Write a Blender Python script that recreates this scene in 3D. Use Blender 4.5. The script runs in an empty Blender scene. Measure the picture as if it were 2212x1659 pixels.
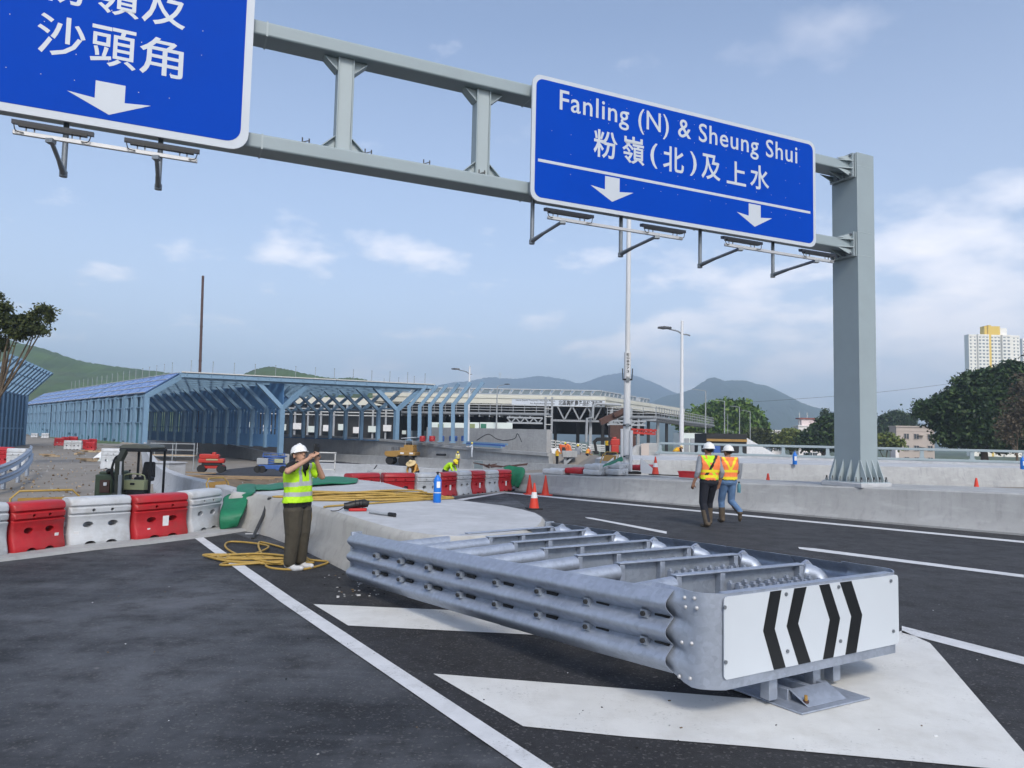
import bpy, bmesh, math, random
import numpy as np
from mathutils import Vector, Matrix, Euler
R = math.radians
SC = bpy.context.scene
COL = SC.collection
V = Vector

# ------------------------------------------------------------------ camera
F_PX, CX, CY, EYE = 1597.7, 1106.0, 829.5, 1.85      # in units of a 2212 x 1659 frame
PITCH, ROLL = R(4.08), R(1.23)
_F = V((0, math.cos(PITCH), math.sin(PITCH)))
_U0 = V((0, -math.sin(PITCH), math.cos(PITCH)))
_R0 = V((1, 0, 0))
_RT = math.cos(ROLL) * _R0 + math.sin(ROLL) * _U0
_UP = -math.sin(ROLL) * _R0 + math.cos(ROLL) * _U0
cam_d = bpy.data.cameras.new('camera')
cam = bpy.data.objects.new('camera', cam_d)
COL.objects.link(cam)
cam_d.sensor_width = 36.0
cam_d.lens = 36.0 * F_PX / 2212.0
cam_d.clip_start, cam_d.clip_end = 0.1, 20000
cam.matrix_world = Matrix(((_RT.x, _UP.x, -_F.x, 0), (_RT.y, _UP.y, -_F.y, 0),
                           (_RT.z, _UP.z, -_F.z, EYE), (0, 0, 0, 1)))
SC.camera = cam

def ray(x, y): return _F + _RT * ((x - CX) / F_PX) - _UP * ((y - CY) / F_PX)
def G(x, y, z=0.0):                                   # point of the photo on a level at height z
    d = ray(x, y); return V((0, 0, EYE)) + d * ((z - EYE) / d.z)
def D(x, y, Y):                                       # point of the photo at distance Y
    d = ray(x, y); return V((0, 0, EYE)) + d * (Y / d.y)
def onplane(x, y, P0, n):
    d = ray(x, y); o = V((0, 0, EYE)); return o + d * ((P0 - o).dot(n) / d.dot(n))

# ------------------------------------------------------------------ light, sky, exposure
SUN_EL, SUN_AZ = R(42), R(167)                        # azimuth clockwise from +Y: behind, to the right
world = bpy.data.worlds.new('World'); SC.world = world; world.use_nodes = True
nt = world.node_tree; nt.nodes.clear()
def wn(t, **k):
    n = nt.nodes.new(t)
    for a, b in k.items(): setattr(n, a, b)
    return n
L = nt.links.new
out = wn('ShaderNodeOutputWorld'); bg = wn('ShaderNodeBackground')
sky = wn('ShaderNodeTexSky', sky_type='NISHITA'); sky.sun_disc = False
sky.sun_elevation, sky.sun_rotation = SUN_EL, SUN_AZ
sky.air_density, sky.dust_density, sky.ozone_density = 1.0, 1.6, 2.0
bg.inputs['Strength'].default_value = 0.11
tc = wn('ShaderNodeTexCoord'); sep = wn('ShaderNodeSeparateXYZ'); L(tc.outputs['Generated'], sep.inputs[0])
zc = wn('ShaderNodeMath', operation='MAXIMUM'); L(sep.outputs['Z'], zc.inputs[0]); zc.inputs[1].default_value = 0.0
za = wn('ShaderNodeMath', operation='ADD'); L(zc.outputs[0], za.inputs[0]); za.inputs[1].default_value = 0.24
def wdiv(s):
    m = wn('ShaderNodeMath', operation='DIVIDE'); L(sep.outputs[s], m.inputs[0]); L(za.outputs[0], m.inputs[1]); return m
comb = wn('ShaderNodeCombineXYZ'); L(wdiv('X').outputs[0], comb.inputs[0]); L(wdiv('Y').outputs[0], comb.inputs[1])
mp = wn('ShaderNodeMapping'); L(comb.outputs[0], mp.inputs[0]); mp.inputs['Location'].default_value = (3.1, 1.7, 0)
def wnoise(scale, detail, rough, dist=0.0):
    n = wn('ShaderNodeTexNoise'); L(mp.outputs[0], n.inputs['Vector'])
    n.inputs['Scale'].default_value, n.inputs['Detail'].default_value = scale, detail
    n.inputs['Roughness'].default_value, n.inputs['Distortion'].default_value = rough, dist
    return n
def wramp(src, stops):
    r = wn('ShaderNodeValToRGB'); L(src, r.inputs[0]); e = r.color_ramp.elements
    e[0].position, e[0].color = stops[0][0], (*[stops[0][1]] * 3, 1); e[1].position, e[1].color = stops[1][0], (*[stops[1][1]] * 3, 1)
    for p, c in stops[2:]:
        x = e.new(p); x.color = (c, c, c, 1)
    return r
n1 = wnoise(2.6, 10, 0.56, 0.05); n2 = wnoise(5.2, 8, 0.6, 0.1)
cov = wramp(sep.outputs['Z'], [(0.0, 0.05), (0.08, 0.085), (0.17, 0.09), (0.24, 0.075), (0.32, 0.0)])     # cumulus bank low over the hills
east = wramp(sep.outputs['X'], [(0.0, 0.22), (0.22, 0.62), (0.50, 1.0)])                                 # thicker towards the right-hand side of the view
bank = wn('ShaderNodeMath', operation='MULTIPLY'); L(cov.outputs[0], bank.inputs[0]); L(east.outputs[0], bank.inputs[1])
addn = wn('ShaderNodeMath', operation='MULTIPLY_ADD'); L(bank.outputs[0], addn.inputs[0]); addn.inputs[1].default_value = 2.9; L(n1.outputs['Fac'], addn.inputs[2])
cl = wramp(addn.outputs[0], [(0.605, 0.0), (0.72, 0.62), (0.85, 0.95)])
puff = wramp(n2.outputs['Fac'], [(0.655, 0.0), (0.74, 0.45)])
pfade = wramp(sep.outputs['Z'], [(0.0, 1.0), (0.24, 0.9), (0.36, 0.30)]); pm_ = wn('ShaderNodeMath', operation='MULTIPLY'); L(puff.outputs[0], pm_.inputs[0]); L(pfade.outputs[0], pm_.inputs[1])
clf = wn('ShaderNodeMath', operation='MULTIPLY'); L(cl.outputs[0], clf.inputs[0]); L(pfade.outputs[0], clf.inputs[1])
mx = wn('ShaderNodeMath', operation='MAXIMUM'); L(clf.outputs[0], mx.inputs[0]); L(pm_.outputs[0], mx.inputs[1])
hz = wramp(sep.outputs['Z'], [(0.0, 0.62), (0.12, 0.45), (0.26, 0.22), (0.5, 0.08)])          # thin veil of high cloud, thicker to the horizon
veil = wn('ShaderNodeMix', data_type='RGBA'); L(hz.outputs[0], veil.inputs['Factor']); L(sky.outputs[0], veil.inputs['A'])
veil.inputs['B'].default_value = (7.0, 7.2, 8.3, 1)
mixc = wn('ShaderNodeMix', data_type='RGBA'); L(mx.outputs[0], mixc.inputs['Factor']); L(veil.outputs['Result'], mixc.inputs['A'])
shade = wn('ShaderNodeMix', data_type='RGBA'); L(n2.outputs['Fac'], shade.inputs['Factor'])
shade.inputs['A'].default_value = (7.2, 7.0, 7.6, 1); shade.inputs['B'].default_value = (10.6, 9.8, 9.2, 1)
L(shade.outputs['Result'], mixc.inputs['B'])
L(mixc.outputs['Result'], bg.inputs['Color']); L(bg.outputs[0], out.inputs[0])

sun_d = bpy.data.lights.new('sun', 'SUN'); sun_d.energy = 1.7; sun_d.angle = R(14); sun_d.color = (1, 0.94, 0.85)
sun = bpy.data.objects.new('sun', sun_d); COL.objects.link(sun)
_sd = V((math.sin(SUN_AZ) * math.cos(SUN_EL), math.cos(SUN_AZ) * math.cos(SUN_EL), math.sin(SUN_EL)))
sun.rotation_euler = _sd.to_track_quat('Z', 'Y').to_euler()
SC.view_settings.view_transform = 'Standard'; SC.view_settings.look = 'None'
SC.view_settings.gamma = 1.0; SC.view_settings.use_curve_mapping = False
SC.view_settings.exposure = 0.75
try:
    SC.cycles.use_denoising = True; SC.cycles.max_bounces = 6; SC.cycles.diffuse_bounces = 3
    SC.cycles.volume_bounces = 3; SC.cycles.transparent_max_bounces = 12; SC.cycles.caustics_reflective = False
except Exception: pass

# ------------------------------------------------------------------ materials
MATS = {}
def mat(name, col, rough=0.6, metal=0.0, var=0.12, scale=6.0, bump=0.0, bscale=60.0, spec=0.4,
        dirt=0.0, dcol=(0.1, 0.085, 0.07), dscale=2.0, stretch=(1, 1, 1), alpha=1.0, chips=0.0):
    """painted or raw surface: base colour broken by two noises, optional dirt and grain"""
    if name in MATS: return MATS[name]
    m = bpy.data.materials.new(name); m.use_nodes = True; t = m.node_tree; N = t.nodes; K = t.links.new
    b = N['Principled BSDF']
    co = N.new('ShaderNodeTexCoord'); mpn = N.new('ShaderNodeMapping'); K(co.outputs['Object'], mpn.inputs[0])
    mpn.inputs['Scale'].default_value = stretch
    n = N.new('ShaderNodeTexNoise'); K(mpn.outputs[0], n.inputs['Vector'])
    n.inputs['Scale'].default_value = scale; n.inputs['Detail'].default_value = 6; n.inputs['Roughness'].default_value = 0.65
    mr = N.new('ShaderNodeMapRange'); K(n.outputs['Fac'], mr.inputs['Value'])
    mr.inputs['From Min'].default_value, mr.inputs['From Max'].default_value = 0.25, 0.75
    mr.inputs['To Min'].default_value, mr.inputs['To Max'].default_value = 1 - var, 1 + var
    mul = N.new('ShaderNodeVectorMath'); mul.operation = 'SCALE'; mul.inputs[0].default_value = col[:3]; K(mr.outputs[0], mul.inputs['Scale'])
    src = mul.outputs[0]
    if dirt:
        d = N.new('ShaderNodeTexNoise'); K(mpn.outputs[0], d.inputs['Vector']); d.inputs['Scale'].default_value = dscale
        d.inputs['Detail'].default_value = 8; d.inputs['Roughness'].default_value = 0.7
        r = N.new('ShaderNodeMapRange'); K(d.outputs['Fac'], r.inputs['Value'])
        r.inputs['From Min'].default_value, r.inputs['From Max'].default_value = 0.48, 0.75
        r.inputs['To Max'].default_value = dirt
        mx_ = N.new('ShaderNodeMix'); mx_.data_type = 'RGBA'; K(r.outputs[0], mx_.inputs['Factor']); K(src, mx_.inputs['A'])
        mx_.inputs['B'].default_value = (*dcol, 1); src = mx_.outputs['Result']
    if chips:                                          # worn through to the road in small flecks and thin areas
        f1 = N.new('ShaderNodeTexNoise'); K(co.outputs['Object'], f1.inputs['Vector']); f1.inputs['Scale'].default_value = 42; f1.inputs['Detail'].default_value = 5; f1.inputs['Roughness'].default_value = .7
        f2 = N.new('ShaderNodeTexNoise'); K(co.outputs['Object'], f2.inputs['Vector']); f2.inputs['Scale'].default_value = 1.7; f2.inputs['Detail'].default_value = 6
        ad = N.new('ShaderNodeMath'); ad.operation = 'MULTIPLY_ADD'; K(f2.outputs['Fac'], ad.inputs[0]); ad.inputs[1].default_value = .55; K(f1.outputs['Fac'], ad.inputs[2])
        r2 = N.new('ShaderNodeMapRange'); K(ad.outputs[0], r2.inputs['Value']); r2.inputs['From Min'].default_value, r2.inputs['From Max'].default_value = .90, 1.02; r2.inputs['To Max'].default_value = chips
        mz = N.new('ShaderNodeMix'); mz.data_type = 'RGBA'; K(r2.outputs[0], mz.inputs['Factor']); K(src, mz.inputs['A']); mz.inputs['B'].default_value = (.09, .09, .09, 1); src = mz.outputs['Result']
    K(src, b.inputs['Base Color'])
    rr = N.new('ShaderNodeMapRange'); K(n.outputs['Fac'], rr.inputs['Value'])
    rr.inputs['To Min'].default_value, rr.inputs['To Max'].default_value = max(0.05, rough - 0.1), min(1, rough + 0.1)
    K(rr.outputs[0], b.inputs['Roughness'])
    b.inputs['Metallic'].default_value = metal; b.inputs['Specular IOR Level'].default_value = spec
    if alpha < 1: b.inputs['Alpha'].default_value = alpha
    if bump:
        g = N.new('ShaderNodeTexNoise'); K(co.outputs['Object'], g.inputs['Vector']); g.inputs['Scale'].default_value = bscale
        g.inputs['Detail'].default_value = 4
        bp = N.new('ShaderNodeBump'); K(g.outputs['Fac'], bp.inputs['Height']); bp.inputs['Strength'].default_value = bump
        bp.inputs['Distance'].default_value = 0.02; K(bp.outputs[0], b.inputs['Normal'])
    MATS[name] = m
    return m

def asphalt(name, base, patch, amt):
    m = bpy.data.materials.new(name); m.use_nodes = True; t = m.node_tree; N = t.nodes; K = t.links.new
    b = N['Principled BSDF']; co = N.new('ShaderNodeTexCoord')
    def noise(s, d=5, r=.6, st=None):
        n = N.new('ShaderNodeTexNoise'); n.inputs['Scale'].default_value = s; n.inputs['Detail'].default_value = d; n.inputs['Roughness'].default_value = r
        if st:
            q = N.new('ShaderNodeMapping'); q.inputs['Scale'].default_value = st; q.inputs['Rotation'].default_value = (0, 0, R(35)); K(co.outputs['Object'], q.inputs[0]); K(q.outputs[0], n.inputs['Vector'])
        else: K(co.outputs['Object'], n.inputs['Vector'])
        return n
    def mixer(f, a, bb):
        q = N.new('ShaderNodeMix'); q.data_type = 'RGBA'; K(f, q.inputs['Factor'])
        for s, x in (('A', a), ('B', bb)):
            if isinstance(x, tuple): q.inputs[s].default_value = (*x, 1)
            else: K(x, q.inputs[s])
        return q.outputs['Result']
    def rng(src, a, bb, lo=0., hi=1.):
        q = N.new('ShaderNodeMapRange'); K(src, q.inputs['Value']); q.inputs['From Min'].default_value, q.inputs['From Max'].default_value = a, bb
        q.inputs['To Min'].default_value, q.inputs['To Max'].default_value = lo, hi; return q.outputs[0]
    big = noise(.45, 7, .62); mid = noise(2.2, 8, .7); fine = noise(170, 3, .6); strip = noise(1.0, 5, .6, (.35, 5, 1))
    c = mixer(rng(big.outputs['Fac'], .42, .63, 0, amt), base, patch)
    c = mixer(rng(mid.outputs['Fac'], .50, .70, 0, .7), c, tuple(x * .5 for x in base))
    c = mixer(rng(strip.outputs['Fac'], .50, .75, 0, .35), c, tuple(x * 1.25 for x in patch))
    v = N.new('ShaderNodeTexVoronoi'); v.inputs['Scale'].default_value = 70; K(co.outputs['Object'], v.inputs['Vector'])
    sel = N.new('ShaderNodeSeparateColor'); K(v.outputs['Color'], sel.inputs[0])
    c = mixer(rng(sel.outputs[0], .87, 1.0, 0, .42), c, (.19, .185, .18))
    c = mixer(rng(fine.outputs['Fac'], .3, .45, .55, 0), c, (.008, .008, .009))
    sp = noise(9, 2, .5); c = mixer(rng(sp.outputs['Fac'], .735, .76, 0, .5), c, (.22, .21, .2))
    K(c, b.inputs['Base Color']); b.inputs['Roughness'].default_value = .82; b.inputs['Specular IOR Level'].default_value = .35
    K(rng(mid.outputs['Fac'], .3, .7, .62, .92), b.inputs['Roughness'])
    bp = N.new('ShaderNodeBump'); K(fine.outputs['Fac'], bp.inputs['Height']); bp.inputs['Strength'].default_value = .7; bp.inputs['Distance'].default_value = .012
    K(bp.outputs[0], b.inputs['Normal'])
    MATS[name] = m; return m

def concrete(name, col, streak=0.5, board=True):
    m = bpy.data.materials.new(name); m.use_nodes = True; t = m.node_tree; N = t.nodes; K = t.links.new
    b = N['Principled BSDF']; co = N.new('ShaderNodeTexCoord')
    def noise(s, d=6, r=.65, st=None):
        n = N.new('ShaderNodeTexNoise'); n.inputs['Scale'].default_value = s; n.inputs['Detail'].default_value = d; n.inputs['Roughness'].default_value = r
        if st:
            q = N.new('ShaderNodeMapping'); q.inputs['Scale'].default_value = st; K(co.outputs['Object'], q.inputs[0]); K(q.outputs[0], n.inputs['Vector'])
        else: K(co.outputs['Object'], n.inputs['Vector'])
        return n
    def rng(src, a, bb, lo=0., hi=1.):
        q = N.new('ShaderNodeMapRange'); K(src, q.inputs['Value']); q.inputs['From Min'].default_value, q.inputs['From Max'].default_value = a, bb
        q.inputs['To Min'].default_value, q.inputs['To Max'].default_value = lo, hi; return q.outputs[0]
    def mixer(f, a, bb):
        q = N.new('ShaderNodeMix'); q.data_type = 'RGBA'; K(f, q.inputs['Factor'])
        for s, x in (('A', a), ('B', bb)):
            if isinstance(x, tuple): q.inputs[s].default_value = (*x, 1)
            else: K(x, q.inputs[s])
        return q.outputs['Result']
    big = noise(.9); mid = noise(5, 8, .7); st = noise(2.2, 6, .6, (3, 3, .22)); fine = noise(70, 4, .6); form = noise(1.3, 2, .5, (1.5, 1.5, 5))
    c = mixer(rng(big.outputs['Fac'], .35, .7), col, tuple(x * .80 for x in col))
    c = mixer(rng(mid.outputs['Fac'], .5, .8, 0, .45), c, tuple(x * .62 for x in col))
    c = mixer(rng(st.outputs['Fac'], .52, .72, 0, streak), c, tuple(x * .60 for x in col))
    c = mixer(rng(form.outputs['Fac'], .55, .72, 0, .35), c, tuple(min(.85, x * 1.25) for x in col))
    pore = noise(38, 2, .5); c = mixer(rng(pore.outputs['Fac'], .70, .74, 0, .4), c, tuple(x * .4 for x in col))
    K(c, b.inputs['Base Color']); b.inputs['Roughness'].default_value = .85; b.inputs['Specular IOR Level'].default_value = .25
    bp = N.new('ShaderNodeBump'); K(fine.outputs['Fac'], bp.inputs['Height']); bp.inputs['Strength'].default_value = .3; bp.inputs['Distance'].default_value = .01
    K(bp.outputs[0], b.inputs['Normal'])
    MATS[name] = m; return m

def galvanised(name, col, rough=.50, metal=.45, sc=26):
    m = bpy.data.materials.new(name); m.use_nodes = True; t = m.node_tree; N = t.nodes; K = t.links.new
    b = N['Principled BSDF']; co = N.new('ShaderNodeTexCoord')
    v = N.new('ShaderNodeTexVoronoi'); v.inputs['Scale'].default_value = sc; K(co.outputs['Object'], v.inputs['Vector'])
    n = N.new('ShaderNodeTexNoise'); n.inputs['Scale'].default_value = 3.0; n.inputs['Detail'].default_value = 9; n.inputs['Roughness'].default_value = .7; K(co.outputs['Object'], n.inputs['Vector'])
    q = N.new('ShaderNodeMapping'); q.inputs['Scale'].default_value = (9, 9, 9); q.inputs['Rotation'].default_value = (.6, .3, .8); K(co.outputs['Object'], q.inputs[0])
    s = N.new('ShaderNodeTexNoise'); s.inputs['Scale'].default_value = 2.2; s.inputs['Detail'].default_value = 4; K(q.outputs[0], s.inputs['Vector'])
    sc_ = N.new('ShaderNodeSeparateColor'); K(v.outputs['Color'], sc_.inputs[0])
    a = N.new('ShaderNodeMath'); a.operation = 'MULTIPLY_ADD'; K(sc_.outputs[0], a.inputs[0]); a.inputs[1].default_value = .16; a.inputs[2].default_value = .62
    a2 = N.new('ShaderNodeMath'); a2.operation = 'MULTIPLY_ADD'; K(n.outputs['Fac'], a2.inputs[0]); a2.inputs[1].default_value = .45; K(a.outputs[0], a2.inputs[2])
    a3 = N.new('ShaderNodeMath'); a3.operation = 'MULTIPLY_ADD'; K(s.outputs['Fac'], a3.inputs[0]); a3.inputs[1].default_value = .20; K(a2.outputs[0], a3.inputs[2])
    mul = N.new('ShaderNodeVectorMath'); mul.operation = 'SCALE'; mul.inputs[0].default_value = col; K(a3.outputs[0], mul.inputs['Scale'])
    K(mul.outputs[0], b.inputs['Base Color']); b.inputs['Metallic'].default_value = metal
    r = N.new('ShaderNodeMapRange'); K(n.outputs['Fac'], r.inputs['Value']); r.inputs['To Min'].default_value, r.inputs['To Max'].default_value = rough - .14, rough + .2
    K(r.outputs[0], b.inputs['Roughness'])
    bp = N.new('ShaderNodeBump'); K(s.outputs['Fac'], bp.inputs['Height']); bp.inputs['Strength'].default_value = .12; bp.inputs['Distance'].default_value = .006; K(bp.outputs[0], b.inputs['Normal'])
    MATS[name] = m; return m

def foliage(name, cols, scale=.8):
    """leaf colour varies leaf by leaf (vertex attribute 'tint') - the leaf's own hue"""
    m = bpy.data.materials.new(name); m.use_nodes = True; t = m.node_tree; N = t.nodes; K = t.links.new
    b = N['Principled BSDF']; a = N.new('ShaderNodeAttribute'); a.attribute_name = 'tint'
    r = N.new('ShaderNodeValToRGB'); K(a.outputs['Fac'], r.inputs[0]); e = r.color_ramp.elements
    e[0].position, e[0].color = 0, (*cols[0], 1); e[1].position, e[1].color = 1, (*cols[-1], 1)
    for i, c in enumerate(cols[1:-1]):
        x = e.new((i + 1) / (len(cols) - 1)); x.color = (*c, 1)
    K(r.outputs[0], b.inputs['Base Color']); b.inputs['Roughness'].default_value = .6; b.inputs['Specular IOR Level'].default_value = .25
    MATS[name] = m; return m

asphalt('asphalt_near', (.024, .026, .030), (.098, .103, .114), 1.0)
asphalt('asphalt_gore', (.024, .024, .026), (.040, .040, .043), .8)
asphalt('asphalt_right', (.034, .034, .037), (.047, .047, .050), .5)
concrete('concrete', (.37, .375, .375)); concrete('concrete_new', (.46, .47, .485), .25); concrete('concrete_dark', (.30, .305, .31), .6)
concrete('concrete_island', (.40, .395, .375), .7)
galvanised('galv', (.36, .40, .47), .46, .6); galvanised('galv_dark', (.33, .37, .43), .5, .6)
mat('road_paint', (.60, .60, .58), .7, var=.08, scale=3, dirt=.45, dcol=(.40, .38, .34), dscale=2.6, bump=.25, bscale=120, chips=.5)
mat('line_paint', (.58, .59, .60), .7, var=.10, scale=5, dirt=.45, dcol=(.3, .3, .3), dscale=3.5, bump=.3, bscale=140, chips=.7)
mat('gantry_grey', (.28, .335, .355), .5, var=.05, scale=1.2, dirt=.12, dcol=(.2, .22, .22), dscale=1.5)
mat('gantry_bright', (.35, .405, .42), .5, var=.04, scale=2)
mat('sign_blue', (.0012, .052, .41), .6, var=.06, scale=.6, spec=.05)
mat('sign_white', (.50, .54, .59), .4, var=.04, scale=2)
mat('sign_back', (.30, .31, .32), .5, .4)
mat('lamp_dark', (.014, .017, .026), .45, var=.2)
mat('arm_steel', (.20, .22, .24), .45, .5, var=.15, scale=9)
mat('rail_light', (.50, .50, .50), .4, .3)
mat('bolt_dark', (.06, .06, .06), .5, .6)
mat('black_paint', (.008, .009, .010), .45, var=.1)
mat('white_panel', (.54, .58, .62), .35, var=.03, scale=1.5)
mat('pl_red', (.40, .018, .024), .42, var=.16, scale=5, dirt=.5, dcol=(.22, .07, .055), dscale=3.5)
mat('pl_white', (.47, .49, .51), .42, var=.10, scale=5, dirt=.6, dcol=(.27, .25, .22), dscale=3.5)
mat('pl_orange', (.62, .05, .025), .4, var=.1)
mat('label_white', (.7, .7, .7), .5)
mat('cone_red', (.62, .045, .02), .45, var=.1)
mat('cone_white', (.7, .7, .7), .45)
mat('rubber', (.015, .015, .015), .75, var=.3)
mat('hose_yellow', (.36, .235, .055), .5, var=.18, scale=14)
mat('tarp_green', (.010, .145, .070), .55, var=.25, scale=5, bump=.3, bscale=18)
mat('gas_blue', (.012, .15, .55), .35, var=.05)
mat('tool_red', (.42, .02, .02), .4); mat('tool_black', (.012, .012, .013), .5)
mat('pipe_grey', (.30, .32, .34), .45)
mat('skin', (.42, .24, .16), .55, var=.08, scale=20); mat('skin_dark', (.26, .14, .09), .55, var=.08, scale=20)
mat('hair', (.012, .010, .009), .6)
mat('hivis_lime', (.42, .72, .012), .7, var=.10, scale=9, bump=.4, bscale=22)
mat('hivis_orange', (.80, .20, .06), .7, var=.10, scale=9, bump=.4, bscale=22); mat('hivis_amber', (.72, .30, .02), .7, var=.12, scale=9, bump=.3, bscale=22)
mat('hivis_yellow', (.72, .60, .02), .6, var=.08)
mat('reflect', (.42, .44, .44), .35, .2, var=.1, scale=20)
mat('shirt_black', (.010, .010, .011), .8, var=.3, scale=12); mat('shirt_grey', (.22, .24, .27), .8, var=.25, scale=60, stretch=(.1, .1, 4))
mat('trouser_olive', (.052, .045, .032), .8, var=.25, scale=8, bump=.5, bscale=14); mat('trouser_navy', (.012, .014, .022), .8, var=.2, bump=.5, bscale=14)
mat('denim', (.095, .17, .30), .8, var=.3, scale=7, bump=.4, bscale=14); mat('boot_brown', (.085, .065, .045), .7, var=.3, scale=14)
mat('shoe_white', (.5, .5, .5), .5); mat('helmet_white', (.72, .72, .70), .3, var=.04); mat('helmet_yellow', (.70, .56, .02), .35)
mat('straw', (.55, .42, .22), .8, var=.2, scale=40); mat('shirt_ochre', (.50, .26, .06), .8, var=.15)
mat('steel_blue', (.155, .26, .37), .5, var=.08, scale=2, dirt=.15, dcol=(.08, .13, .2), dscale=1.2)
mat('steel_blue_deep', (.07, .175, .34), .55, var=.15, scale=1.5)
mat('teal_panel', (.07, .20, .25), .5, var=.1); mat('solar', (.085, .16, .42), .25, var=.06, scale=.4)
mat('roof_edge', (.50, .50, .48), .6)
mat('dirt', (.17, .122, .075), .95, var=.35, scale=1.2, bump=.8, bscale=3, dirt=.5, dcol=(.09, .07, .05), dscale=.5)
mat('dirt_road', (.225, .203, .175), .9, var=.22, scale=.35, bump=.6, bscale=4, dirt=.6, dcol=(.115, .095, .072), dscale=.22)
mat('scrub', (.055, .075, .028), .95, var=.4, scale=.02)
mat('exc_green', (.06, .088, .05), .6, var=.25, scale=4, dirt=.4); mat('exc_cream', (.34, .36, .20), .5, var=.12, scale=4, dirt=.3)
mat('machine_red', (.42, .025, .015), .45, var=.12, dirt=.2); mat('machine_blue', (.035, .10, .32), .45, var=.15, dirt=.2)
mat('machine_ochre', (.33, .19, .045), .5, var=.15, dirt=.3); mat('orange_machine', (.55, .10, .025), .5, var=.12)
mat('wood', (.27, .19, .11), .8, var=.25, scale=6, stretch=(1, 12, 1)); mat('ply', (.40, .30, .19), .8, var=.15)
mat('market_cream', (.56, .55, .47), .6, var=.05, scale=.6, dirt=.15, dcol=(.3, .3, .26), dscale=.5)
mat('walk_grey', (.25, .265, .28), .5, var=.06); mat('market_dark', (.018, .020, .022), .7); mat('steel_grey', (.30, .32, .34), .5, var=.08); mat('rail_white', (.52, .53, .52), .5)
mat('slate_text', (.05, .05, .05), .6); mat('window_dark', (.03, .04, .05), .15); mat('glass_grey', (.16, .20, .22), .2, .1)
mat('lamp_white', (.62, .63, .64), .45, var=.04); mat('pole_grey', (.28, .30, .31), .5); mat('rust', (.075, .038, .03), .7, var=.3, scale=3)
mat('bark', (.10, .075, .05), .9, var=.3, scale=5)
mat('tower_white', (.84, .80, .72), .7, var=.05, scale=.05); mat('tower_yellow', (.75, .50, .03), .6)
mat('house_grey', (.42, .36, .32), .8, var=.08, scale=.3); mat('house_white', (.72, .68, .66), .8, var=.05, scale=.3); mat('house_pink', (.66, .55, .54), .8); mat('roof_red', (.25, .07, .05), .8)
mat('container', (.60, .66, .63), .5, var=.05); mat('green_door', (.03, .16, .10), .5); mat('olive_door', (.22, .26, .12), .5)
mat('car_white', (.62, .63, .64), .3); mat('car_dark', (.05, .055, .06), .3)
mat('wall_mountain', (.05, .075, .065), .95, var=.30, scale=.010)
# ------------------------------------------------------------------ object helpers
def tag(o, label=None, cat=None, group=None, kind=None):
    if label: o['label'] = label
    if cat: o['category'] = cat
    if group: o['group'] = group
    if kind: o['kind'] = kind
    return o
def thing(name, label, cat, loc=(0, 0, 0), rz=0.0, group=None):
    o = bpy.data.objects.new(name, None); COL.objects.link(o); o.empty_display_size = .2
    o.location = loc; o.rotation_euler = (0, 0, rz)
    return tag(o, label, cat, group)
def kids(o): return [c for c in bpy.data.objects if c.parent == o]
def copy_tree(o, parent=None, _map=None):
    if _map is None:
        _map = {}
        for c in bpy.data.objects:
            if c.parent: _map.setdefault(c.parent.name, []).append(c)
    c = o.copy(); COL.objects.link(c); c.parent = parent
    for ch in _map.get(o.name, []): copy_tree(ch, c, _map)
    return c
def frame(p, q, up=(0, 0, 1)):
    """axes of a bar from p to q: (side, up, along)"""
    d = (V(q) - V(p)).normalized(); u = V(up)
    if abs(d.dot(u)) > .99: u = V((0, 1, 0))
    s = d.cross(u).normalized(); return s, s.cross(d).normalized(), d
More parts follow.
